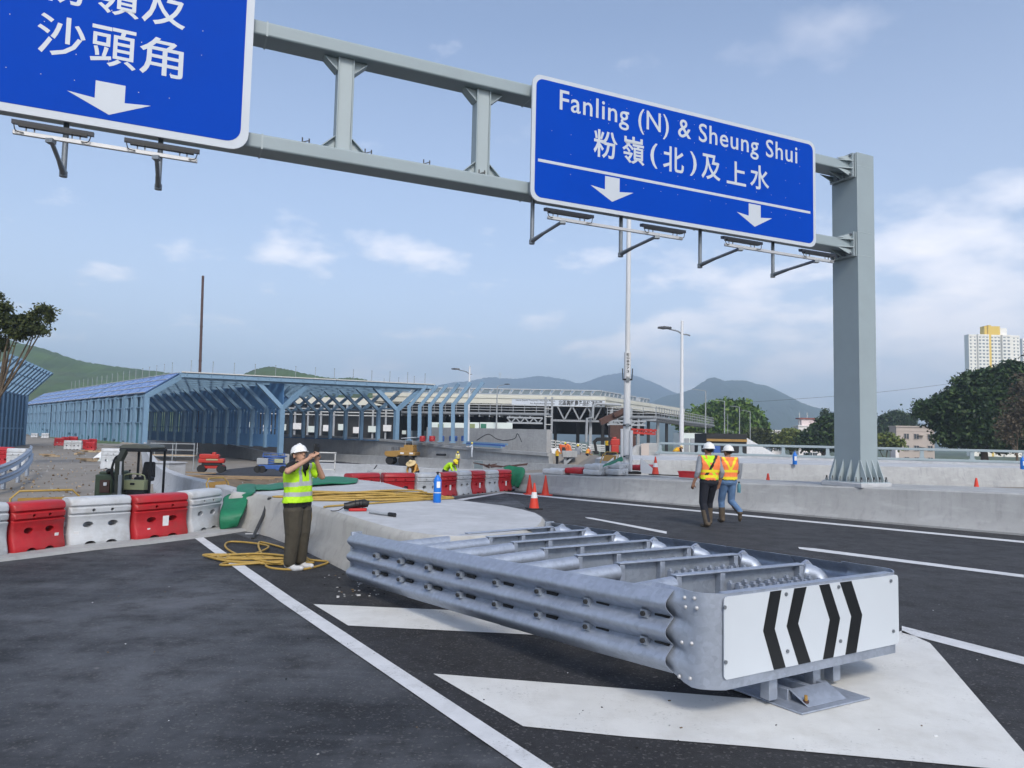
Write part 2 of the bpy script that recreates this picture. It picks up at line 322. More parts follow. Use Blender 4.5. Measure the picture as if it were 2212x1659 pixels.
class MB:
    """collects shapes and links them as ONE mesh object"""
    def __init__(s): s.v, s.f, s.m, s.slots = [], [], [], []
    def mi(s, mname):
        if mname not in s.slots: s.slots.append(mname)
        return s.slots.index(mname)
    def add(s, vs, fs, m):
        k = len(s.v); i = s.mi(m); s.v += [tuple(x) for x in vs]
        for f in fs: s.f.append([k + a for a in f]); s.m.append(i)
        return s
    def box(s, c, size, m, rz=0.0, M=None):
        x, y, z = [a / 2 for a in size]
        P = [V((a * x, b * y, d * z)) for d in (-1, 1) for b in (-1, 1) for a in (-1, 1)]
        if M is not None: P = [M @ p for p in P]
        elif rz:
            q = Matrix.Rotation(rz, 3, 'Z'); P = [q @ p for p in P]
        return s.add([p + V(c) for p in P], [(0, 2, 3, 1), (4, 5, 7, 6), (0, 1, 5, 4), (1, 3, 7, 5), (3, 2, 6, 7), (2, 0, 4, 6)], m)
    def bar(s, p, q, w, h, m, up=(0, 0, 1)):
        a, u, d = frame(p, q, up); p, q = V(p), V(q)
        P = [o + a * (i * w / 2) + u * (j * h / 2) for o in (p, q) for j in (-1, 1) for i in (-1, 1)]
        return s.add(P, [(0, 2, 3, 1), (4, 5, 7, 6), (0, 1, 5, 4), (1, 3, 7, 5), (3, 2, 6, 7), (2, 0, 4, 6)], m)
    def tube(s, path, r, m, n=8, cap=True):
        path = [V(p) for p in path]; rs = r if isinstance(r, (list, tuple)) else [r] * len(path)
        vs, fs = [], []; prev = None
        for i, p in enumerate(path):
            d = (path[min(i + 1, len(path) - 1)] - path[max(i - 1, 0)]).normalized()
            if prev is None:
                u = V((0, 0, 1)) if abs(d.z) < .9 else V((0, 1, 0)); a = d.cross(u).normalized()
            else:
                a = prev - d * prev.dot(d)
                a = a.normalized() if a.length > 1e-6 else d.orthogonal().normalized()
            prev = a; b = d.cross(a)
            for k in range(n):
                t = 2 * math.pi * k / n; vs.append(p + a * (rs[i] * math.cos(t)) + b * (rs[i] * math.sin(t)))
        for i in range(len(path) - 1):
            for k in range(n):
                fs.append((i * n + k, i * n + (k + 1) % n, (i + 1) * n + (k + 1) % n, (i + 1) * n + k))
        if cap: fs += [tuple(range(n))[::-1], tuple((len(path) - 1) * n + k for k in range(n))]
        return s.add(vs, fs, m)
    def cyl(s, p, q, r, m, n=12, r2=None): return s.tube([p, q], [r, r if r2 is None else r2], m, n)
    def lathe(s, prof, m, c=(0, 0, 0), n=20, M=None):
        vs, fs = [], []
        for r, z in prof:
            for k in range(n):
                t = 2 * math.pi * k / n; p = V((r * math.cos(t), r * math.sin(t), z))
                vs.append((M @ p if M is not None else p) + V(c))
        for i in range(len(prof) - 1):
            for k in range(n): fs.append((i * n + k, i * n + (k + 1) % n, (i + 1) * n + (k + 1) % n, (i + 1) * n + k))
        fs += [tuple(range(n))[::-1], tuple((len(prof) - 1) * n + k for k in range(n))]
        return s.add(vs, fs, m)
    def prism(s, poly, dvec, m):
        """polygon (3D points) pushed along dvec"""
        n = len(poly); P = [V(p) for p in poly]; dv = V(dvec)
        return s.add(P + [p + dv for p in P], [tuple(range(n)), tuple(range(2 * n - 1, n - 1, -1))] + [(i, n + i, n + (i + 1) % n, (i + 1) % n) for i in range(n)], m)
    def loft(s, secs, m, close=True, cap=True):
        n = len(secs[0]); vs = [p for q in secs for p in q]; fs = []
        for i in range(len(secs) - 1):
            for k in range(n if close else n - 1):
                fs.append((i * n + k, i * n + (k + 1) % n, (i + 1) * n + (k + 1) % n, (i + 1) * n + k))
        if cap and close: fs += [tuple(range(n))[::-1], tuple((len(secs) - 1) * n + k for k in range(n))]
        return s.add(vs, fs, m)
    def ball(s, c, r, m, n=10, sc=(1, 1, 1), M=None):
        prof = [(math.sin(math.pi * i / n) * 1.0 + 1e-4, -math.cos(math.pi * i / n)) for i in range(n + 1)]
        Q = Matrix.Diagonal(V(sc) * r)
        if M is not None: Q = M @ Q
        return s.lathe(prof, m, c, n + 4, Q)
    def build(s, name, parent=None, world=False, bevel=0.0, smooth=35, seg=2, kind=None):
        me = bpy.data.meshes.new(name)
        vs = s.v
        if world and parent is not None:
            L_ = Matrix.LocRotScale(parent.location, parent.rotation_euler, None).inverted()
            vs = [L_ @ V(p) for p in vs]
        me.from_pydata([tuple(p) for p in vs], [], s.f)
        for x in s.slots: me.materials.append(MATS[x])
        me.polygons.foreach_set('material_index', s.m); me.update()
        b = bmesh.new(); b.from_mesh(me); bmesh.ops.recalc_face_normals(b, faces=b.faces); b.to_mesh(me); b.free()
        if smooth:
            me.polygons.foreach_set('use_smooth', [True] * len(me.polygons)); me.set_sharp_from_angle(angle=R(smooth))
        o = bpy.data.objects.new(name, me); COL.objects.link(o)
        if parent is not None: o.parent = parent
        if bevel:
            md = o.modifiers.new('bevel', 'BEVEL'); md.width = bevel; md.segments = seg; md.limit_method = 'ANGLE'; md.angle_limit = R(40)
        if kind: o['kind'] = kind
        return o
    def mesh(s, name):
        me = bpy.data.meshes.new(name); me.from_pydata(s.v, [], s.f)
        for x in s.slots: me.materials.append(MATS[x])
        me.polygons.foreach_set('material_index', s.m); me.update(); return me
def evaluated_mesh(o):
    dg = bpy.context.evaluated_depsgraph_get(); dg.update()
    return bpy.data.meshes.new_from_object(o.evaluated_get(dg))
def drop(o):
    me = o.data; bpy.data.objects.remove(o); 
    if me and me.users == 0: bpy.data.meshes.remove(me) if isinstance(me, bpy.types.Mesh) else bpy.data.curves.remove(me)
def text_mesh(body, bold=0.0, spacing=1.0):
    c = bpy.data.curves.new('t', 'FONT'); c.body = body; c.size = 1; c.offset = bold; c.extrude = 0.0; c.resolution_u = 3; c.space_character = spacing
    o = bpy.data.objects.new('t', c); COL.objects.link(o); bpy.context.view_layer.update()
    me = evaluated_mesh(o); drop(o)
    n = len(me.vertices); co = np.empty(n * 3); me.vertices.foreach_get('co', co); co = co.reshape(-1, 3)
    fs = [tuple(p.vertices) for p in me.polygons]; bpy.data.meshes.remove(me)
    return co, fs
def put_text(mb, body, m, o, ux, uz, nrm, x0, x1, z0, z1, bold=0.0, thick=0.004, spacing=1.0):
    """lettering filling a box (x0..x1, z0..z1) on a plane with origin o and axes ux, uz"""
    co, fs = text_mesh(body, bold, spacing); lo, hi = co.min(0), co.max(0)
    sx = (x1 - x0) / (hi[0] - lo[0]); sz = (z1 - z0) / (hi[1] - lo[1])
    P = [o + ux * (x0 + (a[0] - lo[0]) * sx) + uz * (z0 + (a[1] - lo[1]) * sz) + nrm * thick for a in co]
    mb.add(P, fs, m)
def rounded(x0, x1, z0, z1, r, n=6):
    pts = []
    for cx_, cz_, a in ((x1 - r, z0 + r, -90), (x1 - r, z1 - r, 0), (x0 + r, z1 - r, 90), (x0 + r, z0 + r, 180)):
        for k in range(n + 1):
            t = R(a + 90 * k / n); pts.append((cx_ + r * math.cos(t), cz_ + r * math.sin(t)))
    return pts
def off_path(path, d):
    """offset of a plan polyline to its left by d"""
    P = [V((p[0], p[1])) for p in path]; out_ = []
    for i, p in enumerate(P):
        a = (P[i] - P[i - 1]).normalized() if i else (P[1] - P[0]).normalized()
        b = (P[i + 1] - P[i]).normalized() if i < len(P) - 1 else a
        n1_, n2_ = V((-a.y, a.x)), V((-b.y, b.x)); n_ = (n1_ + n2_).normalized(); k = max(.35, n_.dot(n1_))
        out_.append(p + n_ * (d / k))
    return out_
def sweep(mb, path, prof, m, zs=None):
    """profile [(offset to the left, height)] swept along a plan polyline; zs adds a level per point"""
    zs = zs or [0] * len(path); cols = [off_path(path, o_) for o_, _ in prof]
    secs = [[V((cols[j][i].x, cols[j][i].y, prof[j][1] + zs[i])) for j in range(len(prof))] for i in range(len(path))]
    mb.loft(secs, m, close=True, cap=True)
def smooth_path(pts, n=6):
    """Catmull-Rom through 2D/3D points"""
    P = [V(p) for p in pts]; o = []
    for i in range(len(P) - 1):
        a, b, c, d = P[max(i - 1, 0)], P[i], P[i + 1], P[min(i + 2, len(P) - 1)]
        for k in range(n):
            t = k / n
            o.append(.5 * ((2 * b) + (c - a) * t + (2 * a - 5 * b + 4 * c - d) * t * t + (3 * b - a - 3 * c + d) * t ** 3))
    o.append(P[-1]); return o
def sheet(name, poly, m, z=None, kind='structure'):
    mb = MB(); mb.add([(p[0], p[1], z if z is not None else p[2]) for p in poly], [tuple(range(len(poly)))], m)
    return mb.build(name, kind=kind, smooth=0)
# ------------------------------------------------------------------ ground, roads, markings
def sst(a, b, x):
    t = max(0.0, min(1.0, (x - a) / (b - a))); return t * t * (3 - 2 * t)
LEFT_PARAPET = [(G(504, 1059.5, .66)), (G(449, 1042, .56)), (G(384, 1027, .45)), (G(351.7, 1014.4, .36)), (G(331.7, 999.5, .26)),
                (G(318, 978, .2)), (G(311, 960, .2)), D(311, 955.5, 87)]
def left_x(Y):
    P = LEFT_PARAPET
    if Y <= P[0].y: return P[0].x
    for a, b in zip(P, P[1:]):
        if a.y <= Y <= b.y: return a.x + (b.x - a.x) * (Y - a.y) / (b.y - a.y)
    return P[-1].x - (Y - P[-1].y) * .92
RW = [D(1186, 978.5, 70), D(1106, 973, 75), D(985, 964, 84), D(855, 950, 98), D(720, 942, 117), D(608, 938, 134)]
def wall_x(Y):
    if Y <= RW[0].y: return RW[0].x + 2.2
    for a, b in zip(RW, RW[1:]):
        if Y <= b.y: return a.x + (b.x - a.x) * (Y - a.y) / (b.y - a.y) + 2.4
    return RW[-1].x + 2.4 - (Y - RW[-1].y)
def hf(X, Y):
    """ground level of the site"""
    if Y < 14.5: return -.06 if X > -5.4 + (14.5 - Y) * -.62 else -.65
    if X < left_x(Y): return -.65 + 1.3 * sst(70, 160, Y)
    z = -.06 - 1.9 * sst(22, 62, Y) * (1 - sst(-6, 14, X)) - .25 * sst(70, 110, Y)
    if Y > 70 and X > wall_x(Y): z = .25
    if Y > 45 and X > 14: z = -.06 - 4.5 * sst(48, 75, Y)
    if Y > 60 and X > 6: z = .25 - 4.5 * sst(8, 20, X)
    return z
def terrain():
    xs = [-140 + 2.0 * i for i in range(120)]; ys = [6 + 2.0 * i for i in range(96)]
    vs = [(x, y, hf(x, y)) for y in ys for x in xs]; n = len(xs)
    rnd = random.Random(3)
    vs = [(x + rnd.uniform(-.2, .2), y, z + rnd.uniform(-.03, .0)) for x, y, z in vs]
    fs = [(j * n + i, j * n + i + 1, (j + 1) * n + i + 1, (j + 1) * n + i) for j in range(len(ys) - 1) for i in range(n - 1)
          if not (ys[j] < 14 and xs[i] > -4)]
    mb = MB(); mb.add(vs, fs, 'dirt_road'); return mb.build('site_ground', kind='structure', smooth=0)
terrain()
mbg = MB(); mbg.add([(-4300, -650, -6), (4300, -650, -6), (4300, 4400, -6), (-4300, 4400, -6)], [(0, 1, 2, 3)], 'scrub'); mbg.build('ground', kind='structure', smooth=0)

sheet('road', [(-16, -14), (26, -14), (26, 2), (11, 15.6), (9.6, 17), (5.3, 21), (.6, 25.2), (.1, 25.5), (-1.9, 21.6), (-5.1, 14.9), (-7.5, 10.1), (-12, 3)], 'asphalt_near', 0)
sheet('right_carriageway', [G(2212, 1428), G(1950, 1359), G(1183, 1123), G(1090, 1064), (.1, 25.4), (.6, 25.2), (5.3, 21), (9.6, 17), (11, 15.6), (18, 9.2), (26, 2), (26, -2)], 'asphalt_right', .004)
sheet('gore_paving', [G(417, 1160), G(500, 1150), G(640, 1200), G(860, 1283), G(1100, 1283), G(1183, 1125), G(1950, 1360), G(2212, 1428), (8, 2), (2.5, 2.0), (.35, 3.05), G(1170, 1661), G(615, 1295)], 'asphalt_gore', .0035)
# dirt heap and the paving strip between the curved parapet and the underpass
def patch(name, poly, m, dz, res=.8, amp=.05, seed=1):
    rnd = random.Random(seed); P = [V((p[0], p[1])) for p in poly]
    def inside(x, y):
        c = False
        for i in range(len(P)):
            a, b = P[i], P[i - 1]
            if (a.y > y) != (b.y > y) and x < (b.x - a.x) * (y - a.y) / (b.y - a.y) + a.x: c = not c
        return c
    x0, x1 = min(p.x for p in P), max(p.x for p in P); y0, y1 = min(p.y for p in P), max(p.y for p in P)
    nx, ny = int((x1 - x0) / res) + 2, int((y1 - y0) / res) + 2; idx = {}; vs = []; fs = []
    for j in range(ny):
        for i in range(nx):
            x, y = x0 + i * res, y0 + j * res; idx[i, j] = len(vs); vs.append((x, y, (dz(x, y) if callable(dz) else hf(x, y) + dz) + rnd.uniform(-amp, amp)))
    for j in range(ny - 1):
        for i in range(nx - 1):
            if inside(x0 + (i + .5) * res, y0 + (j + .5) * res): fs.append((idx[i, j], idx[i + 1, j], idx[i + 1, j + 1], idx[i, j + 1]))
    mb = MB(); mb.add(vs, fs, m); return mb.build(name, kind='structure', smooth=60)
lp = LEFT_PARAPET
patch('dirt_patch', [(lp[0].x + .3, lp[0].y + .5), (lp[1].x + .25, lp[1].y), (lp[2].x + .25, lp[2].y), (lp[3].x + .3, lp[3].y), (lp[4].x + .3, lp[4].y + 2), (-15, 39), (-9, 38), (-8, 28), (-5, 21), (-5, 17)], 'dirt',
      lambda x, y: .35 - .040 * (y - 15) , .6, .10, 4)
patch('underpass_road', [(-14, 41), (-26, 62), (-29, 92), (-50, 130), (-36, 122), (-16, 92), (-1, 64), (12, 52), (20, 40), (8, 26), (2, 27), (-5, 27)], 'asphalt_right', .06, 1.5, .0, 5)

def marking(poly, name='road_marking', m='line_paint', z=.009):
    return sheet(name, [G(x, y, z) for x, y in poly], m, z)
marking([(417, 1160), (437, 1159), (631, 1291), (1199, 1661), (1206, 1666), (1140, 1666), (1132, 1661), (606, 1300)], 'edge_line')
marking([(677, 1305), (1049, 1321), (1360, 1342), (1500, 1385), (1224, 1374.5), (752, 1351)], 'chevron_marking', 'road_paint')
marking([(936, 1455), (1348, 1487), (1622, 1509), (1640, 1450), (1950, 1362), (2009, 1389), (2034, 1417), (2212, 1624), (2300, 1726), (2300, 1680), (2141, 1659.5), (1620, 1612), (1348, 1590.5), (1130, 1568.5)][:9] +
        [(2300, 1727), (2230, 1668), (2141, 1659.5), (1620, 1612), (1348, 1590.5), (1130, 1568.5)], 'chevron_marking', 'road_paint')
marking([(1948, 1352), (2212, 1419), (2330, 1449), (2330, 1465), (2212, 1435.5), (1948, 1366.5)], 'gore_line')
marking([(1724, 1181.5), (1760, 1184.5), (2212, 1241.5), (2212, 1247.5), (1752, 1189.5), (1727, 1185.5)], 'lane_line')
marking([(1263, 1117), (1280, 1118.5), (1440, 1148), (1440, 1153), (1290, 1123.5), (1268, 1119.5)], 'lane_line')
marking([(1094, 1062.8), (1417, 1093.7), (2212, 1168.7), (2300, 1177), (2300, 1181), (2212, 1172.7), (1417, 1096.6), (1090, 1065.2)], 'edge_line')
marking([(984, 1079), (1090, 1062.5), (1096, 1064.5), (1000, 1080.6)], 'edge_strip', 'line_paint', .012)
# pale strip of screed at the edge of the finished paving, under the water barriers
mbs = MB(); sweep(mbs, [(-7.9, 9.1), (-6.95, 10.55), (-6.45, 11.45), (-5.95, 12.15), (-5.4, 13.1), (-4.9, 14.3)], [(-.22, .004), (-.2, .05), (.5, .05), (.5, .004)], 'concrete'); mbs.build('edge_kerb', kind='structure')
sheet('footing_mark', [G(530, 1152, .006), G(720, 1152, .006), G(720, 1154, .006), G(530, 1154, .006)], 'line_paint', .006)

# ------------------------------------------------------------------ concrete islands, parapets, walls
def slab_thing(name, label, cat, poly, ztop, m, rings=((.0, -.03), (.04, -.09), (.07, -.36), (.20, -.58), (.22, -.75)), mtop=None, group=None):
    """raised island: top outline in plan with a safety-shape face all round"""
    P = [V((p[0], p[1])) for p in poly]
    area = sum(P[i - 1].x * P[i].y - P[i].x * P[i - 1].y for i in range(len(P)))
    if area < 0: P = P[::-1]
    n = len(P)
    def ring(o_):
        r = []
        for i in range(n):
            a = (P[i] - P[i - 1]).normalized(); b = (P[(i + 1) % n] - P[i]).normalized()
            n1_, n2_ = V((a.y, -a.x)), V((b.y, -b.x)); q = (n1_ + n2_).normalized(); k = max(.45, q.dot(n1_)); r.append(P[i] + q * (o_ / k))
        return r
    mb = MB(); rr = [[(p.x, p.y, ztop) for p in ring(-.03)]] + [[(p.x, p.y, ztop + dz) for p in ring(o_)] for o_, dz in rings]
    mb.loft(rr, m, close=True, cap=False)
    mb.add([V(p) for p in rr[0]], [tuple(range(n))], mtop or m)
    o = mb.build(name, smooth=30); return tag(o, label, cat, group)
ZI = .67
_io = [(1175, 1117), (1174, 1126), (1164, 1137), (1140, 1145), (1100, 1152), (1050, 1157), (990, 1159), (930, 1155.5), (870, 1147), (820, 1134.5), (780, 1123), (735, 1109), (690, 1096), (645, 1084.5), (610, 1076), (570, 1069.5), (535, 1065), (500, 1063),
       (502, 1056), (560, 1048), (620, 1040), (680, 1034), (760, 1034), (830, 1042), (900, 1061), (950, 1072), (985, 1079), (1040, 1086), (1090, 1092), (1130, 1100), (1160, 1108)]
ISLAND = [G(x, y, ZI) for x, y in _io]
isl = slab_thing('concrete_island', 'long raised concrete island with a rounded nose behind the metal crash cushion', 'traffic island', ISLAND, ZI, 'concrete_island', mtop='concrete_new')
# dark movement joint down the island's left face
jt = MB(); a = G(585, 1072, ZI)
jp = [G(588, 1074.5, ZI - .02), G(584, 1080, ZI - .08), G(574, 1112, .33), G(560, 1142, .12), G(551, 1163, .01)]
for p, q in zip(jp, jp[1:]): jt.bar(p + V((-.03, -.03, 0)), q + V((-.03, -.03, 0)), .05, .03, 'bolt_dark')
jo = jt.build('movement_joint', isl)

PROF = [(-.22, -.75), (-.22, .06), (-.20, .10), (-.07, .30), (-.02, 1.0), (.0, 1.02), (.22, 1.02), (.24, .9), (.24, -.75)]
def parapet(name, label, path, zs, h, m='concrete', thick=.24, cat='parapet', group=None, face=-1):
    """safety-shape wall; its sloped face looks to the right of the path (face=-1) or left"""
    k = h
    pr_ = [(-.22, -1.2), (-.22, .06), (-.20, .10), (-.08, .30 * k / .8), (-.03, k - .02), (-.01, k), (thick, k), (thick + .02, k - .02), (thick + .02, -1.2)]
    if face > 0: pr_ = [(-o_, z) for o_, z in pr_]
    mb = MB(); sweep(mb, path, pr_, m, zs)
    return tag(mb.build(name, smooth=30), label, cat, group)
# near right-hand platform (front face along the carriageway, flat top 2.6 m deep) carrying the gantry column
B1 = [(G(1112, 1061)), G(1250, 1073), G(1503, 1095), G(1760, 1117.5), G(1992, 1138.7), G(2212, 1158)]
B1 = [(p.x, p.y) for p in B1]; B1.append((B1[-1][0] + 9, B1[-1][1] - 8.2))
B1z = [.60, .64, .70, .78, .84, .875, .95]
pm = MB(); secs = []
cols = {o_: off_path(B1, o_) for o_ in (-.0, .03, .16, .21, .24, .5, 2.7, 2.75)}
for i in range(len(B1)):
    z = B1z[i]; c = lambda o_, zz: V((cols[o_][i].x, cols[o_][i].y, zz))
    secs.append([c(-.0, -.1), c(0.0, .05), c(.03, .09), c(.16, z * .40), c(.21, z - .03), c(.24, z), c(2.7, z), c(2.75, z - .04), c(2.75, -1.0), c(.5, -1.0)])
pm.loft(secs, 'concrete', close=True)
plat1 = tag(pm.build('concrete_platform', smooth=30), 'nearest raised concrete platform along the right carriageway, carrying the tall grey gantry column', 'traffic island')
def b1_top(x, y):                                     # a point on the platform top seen at a pixel
    p = G(x, y, .75)
    for _ in range(8):
        t = max(0, min(1, (p.x - B1[0][0]) / (B1[5][0] - B1[0][0]))); z = .60 + .275 * t; p = G(x, y, z)
    return p
# second platform farther right, with a tapered nose at its left end
P2 = [G(1286, 995.5, .72), G(1330, 997.5, .78), G(1388, 995, .82), G(1503, 994.5, .85), G(1604, 1000.5, .85), G(1956, 1008.5, .85), G(2207, 1011, .85), (40, 31), (40, 38.5), G(2207, 996, .85), G(1900, 990, .85), G(1604, 987, .85), G(1450, 983, .85), G(1340, 981.5, .85), G(1306, 987, .78)]
plat2 = slab_thing('concrete_platform', 'farther concrete platform with a tapered pale nose, in front of the deck railing', 'traffic island', P2, .85, 'concrete', mtop='concrete_new', rings=((.0, -.04), (.05, -.4), (.2, -.7), (.22, -1.9)))
LPz = [p.z - .80 for p in lp]
parapet('curved_parapet', 'new pale concrete parapet curving away behind the small digger', [(p.x, p.y) for p in lp][::-1], LPz[::-1], .80, 'concrete_new', face=-1)
# inner kerb walls of the underpass road
pa = [D(1270, 1003, 64), D(1100, 999, 74.5), D(950, 990, 85.5), D(803, 986.5, 97), D(735, 983, 106), D(640, 976, 120)]
parapet('low_parapet', 'low grey parapet at the foot of the long retaining wall, beyond the road roller', [(p.x, p.y) for p in pa], [-1.6, -1.85, -1.95, -2.15, -2.3, -2.4], 1.15, 'concrete', face=1)
rw = RW
mbw = MB(); prw = [(0, -4), (0, -.32), (.18, -.30), (.18, 0), (-.5, 0), (-.5, -4)]
sweep(mbw, [(p.x, p.y) for p in rw], prw, 'concrete', [p.z for p in rw])
tag(mbw.build('retaining_wall', smooth=30), 'long grey retaining wall with a coping, carrying the blue enclosure columns above the roller', 'wall')
hw = [D(1190, 928, 80), D(930, 923, 98)]
mbw = MB(); sweep(mbw, [(hw[0].x, hw[0].y), (hw[1].x, hw[1].y)], [(0, -5), (0, 0), (.6, 0), (.6, -5)], 'concrete', [hw[0].z, hw[1].z])
upper = tag(mbw.build('upper_wall', smooth=30), 'tall plain grey concrete wall with two drooping cables in front of the market hall', 'wall')
# rope slung along the upper wall
cb = MB(); pts = [(1030, 951), (1054, 938), (1073, 948), (1092, 951.5), (1112, 947), (1118, 937), (1127, 955)]
cb.tube(smooth_path([D(x, y, 79 + (1130 - x) * .065) for x, y in pts], 5), .05, 'bolt_dark', 5)
tag(cb.build('cable', smooth=60), 'dark cable drooping along the tall grey wall', 'cable')
mid = [D(621.7, 981, 92), D(571.7, 974.5, 100), D(459, 952, 128), D(319, 937, 172)]
mbw = MB(); sweep(mbw, [(p.x, p.y) for p in mid], [(-.2, -4), (-.2, 0), (.3, 0), (.3, -4)], 'concrete', [p.z for p in mid])
tag(mbw.build('enclosure_wall', smooth=30), 'pale concrete wall under the blue louvres, behind the red and blue lifts', 'wall')
n_ = [D(640, 999, 46), D(700, 1000.5, 44), D(835, 1004.5, 42), D(928, 1012, 40), D(1075, 1016, 38)]
parapet('near_parapet', 'pale parapet behind the worker in the straw hat', [(p.x, p.y) for p in n_][::-1], [p.z - .8 for p in n_][::-1], .8, 'concrete_new', face=1)
# walls at the far right ramp
k1 = [D(1330, 1002, 47), D(1375, 962, 47.5), D(1395, 957, 48), D(1420, 957, 48), D(1420, 1002, 48)]
mbw = MB(); mbw.prism([V((p.x, p.y, p.z)) for p in k1], (0, .5, 0), 'concrete'); mbw.prism([D(1385, 958.5, 47.3), D(1402, 958.5, 47.3), D(1402, 990, 47.3), D(1385, 990, 47.3)], (0, .1, 0), 'house_grey')
tag(mbw.build('ramp_wall', smooth=30), 'short grey ramp wall rising left of the deck railing, behind the tall white mast', 'wall')
# ------------------------------------------------------------------ sign gantry
GC = V((8.76, 18.84, 0)); GE = V((.911, .4125, 0)).normalized(); GN = V((GE.y, -GE.x, 0)); UP = V((0, 0, 1))
ZU, ZL = 8.94, 6.90
def gp(u, o, z): return GC + GE * u + GN * o + UP * z          # along the beam, out towards the road, up
MG = Matrix((GE, -GN, UP)).transposed()
def gantry_column(g, u0, zb):
    mb = MB(); z1 = 9.25
    mb.prism([gp(u0 + a, b, zb + .02) for a, b in ((-.30, -.40), (.30, -.40), (.30, .40), (-.30, .40))], UP * (z1 - zb), 'gantry_grey')
    for z in (ZU - .02, ZL + .30, ZL - .30):                    # weld seams
        mb.prism([gp(u0 + a, b, z) for a, b in ((-.303, -.403), (.303, -.403), (.303, .403), (-.303, .403))], UP * .018, 'gantry_bright')
    c = mb.build('column', g, world=True, bevel=.02)
    bp = MB(); bp.prism([gp(u0 + a, b, zb - .04) for a, b in ((-.50, -.60), (.50, -.60), (.50, .60), (-.50, .60))], UP * .08, 'gantry_grey')
    bp.build('base_plate', c, bevel=.008).matrix_parent_inverse = Matrix.Translation(-V(g.location))
    def fin(a, b, da, db):
        fins = MB(); P, Q = gp(u0 + a, b, 0), gp(u0 + a + da, b + db, 0); s_ = (Q - P).cross(UP).normalized() * .012
        fins.prism([P + UP * (zb + .04) - s_, Q + UP * (zb + .04) - s_, Q + UP * (zb + .12) - s_, P + UP * (zb + .58) - s_], s_ * 2, 'gantry_bright')
        fins.build('stiffener', c, smooth=0).matrix_parent_inverse = Matrix.Translation(-V(g.location))
    for t in (-.3, -.1, .1, .3):
        fin(t, .40, 0, .17); fin(t, -.40, 0, -.17)
    for t in (-.36, -.12, .12, .36):
        fin(-.30, t, -.17, 0); fin(.30, t, .17, 0)
    spots = [q for t in (-.43, -.2, 0, .2, .43) for q in ((t, .53), (t, -.53))] + [(s_, t) for t in (-.36, -.12, .12, .36) for s_ in (-.43, .43)]
    for a, b in spots:
        bl = MB(); p = gp(u0 + a, b, zb + .04); bl.cyl(p, p + UP * .06, .036, 'arm_steel', 6); bl.cyl(p + UP * .06, p + UP * .12, .02, 'bolt_dark', 8)
        bl.build('bolt', c, smooth=0).matrix_parent_inverse = Matrix.Translation(-V(g.location))
    return c
gz = b1_top(1849, 1047).z
gantry = thing('sign_gantry', 'tall grey steel sign gantry spanning the road on a square column', 'gantry', (GC.x, GC.y, gz))
gz += .06; gantry_column(gantry, 0, gz); gantry_column(gantry, -26, 0.0)
pad = MB(); pad.prism([gp(a, b, gz - .10) for a, b in ((-.53, -.62), (.53, -.62), (.53, .62), (-.53, .62))], UP * .12, 'concrete_new'); tag(pad.build('plinth', bevel=.02), 'low grouted concrete plinth under the foot of the gantry column', 'plinth')
for z in (ZU, ZL):
    mb = MB(); mb.prism([gp(-.30, a, z + b) for a, b in ((-.248, -.133), (.248, -.133), (.248, .133), (-.248, .133))], GE * -25.4, 'gantry_grey')
    bm_ = mb.build('beam', gantry, world=True, bevel=.035, seg=3)
    sm = MB()
    for uu in (-4.9, -9.4, -14.6, -19): sm.prism([gp(uu, a, z + b) for a, b in ((-.252, -.137), (.252, -.137), (.252, .137), (-.252, .137))], GE * -.03, 'gantry_bright')
    sm.build('weld_seam', bm_, smooth=0).matrix_parent_inverse = Matrix.Translation(-V(gantry.location))
    # bolted end joint at the column: collar plates, stiffeners
    j = MB()
    for uu, w in ((-.325, .05), (-.405, .03)):
        j.prism([gp(uu, a, z + b) for a, b in ((-.36, -.31), (.36, -.31), (.36, .31), (-.36, .31))], GE * w, 'gantry_bright')
    for a in (-.27, 0, .27):
        for s_ in (-1, 1):
            j.prism([gp(-.40, a - .012, z + s_ * .133), gp(-.40, a - .012, z + s_ * .28), gp(-.85, a - .012, z + s_ * .133)], GN * .024, 'gantry_bright')
    for b in (-.10, .10):
        j.prism([gp(-.40, .248, z + b), gp(-.40, .36, z + b), gp(-.8, .248, z + b)], UP * .022, 'gantry_bright')
    for a in (-.3, -.1, .1, .3):
        for b in (-.25, .25):
            p = gp(-.42, a, z + b); j.cyl(p, p - GE * .04, .03, 'arm_steel', 6)
    j.build('end_joint', gantry, world=True, smooth=20)
def beam_u(x, y, o=.0):
    p = onplane(x, y, GC + GN * o, GN); return (p - GC).dot(GE), p.z
for x, y in ((743, 220), (1039, 290)):
    u, _ = beam_u(x, y); s = MB(); z0, z1 = ZL + .133, ZU - .133; h = .12
    s.prism([gp(u - h, .11, z0), gp(u + h, .11, z0), gp(u + h, .11, z1), gp(u - h, .11, z1)], GN * -.22, 'gantry_bright')
    for s_ in (-1, 1):
        s.prism([gp(u + s_ * h, .135, z0), gp(u + s_ * (h + .03), .135, z0), gp(u + s_ * (h + .03), .135, z1), gp(u + s_ * h, .135, z1)], GN * -.27, 'gantry_grey')
        for zz, dz in ((z1, -.26), (z0, .26)):
            s.prism([gp(u + s_ * (h + .03), .05, zz), gp(u + s_ * (h + .28), .05, zz), gp(u + s_ * (h + .28), .05, zz + dz * .15), gp(u + s_ * (h + .03), .05, zz + dz)], GN * -.1, 'gantry_bright')
            s.bar(gp(u + s_ * (h + .27), 0, zz + dz * .16), gp(u + s_ * (h + .04), 0, zz + dz), .02, .24, 'gantry_grey', up=GN)
    s.build('strut', gantry, world=True, bevel=.004)
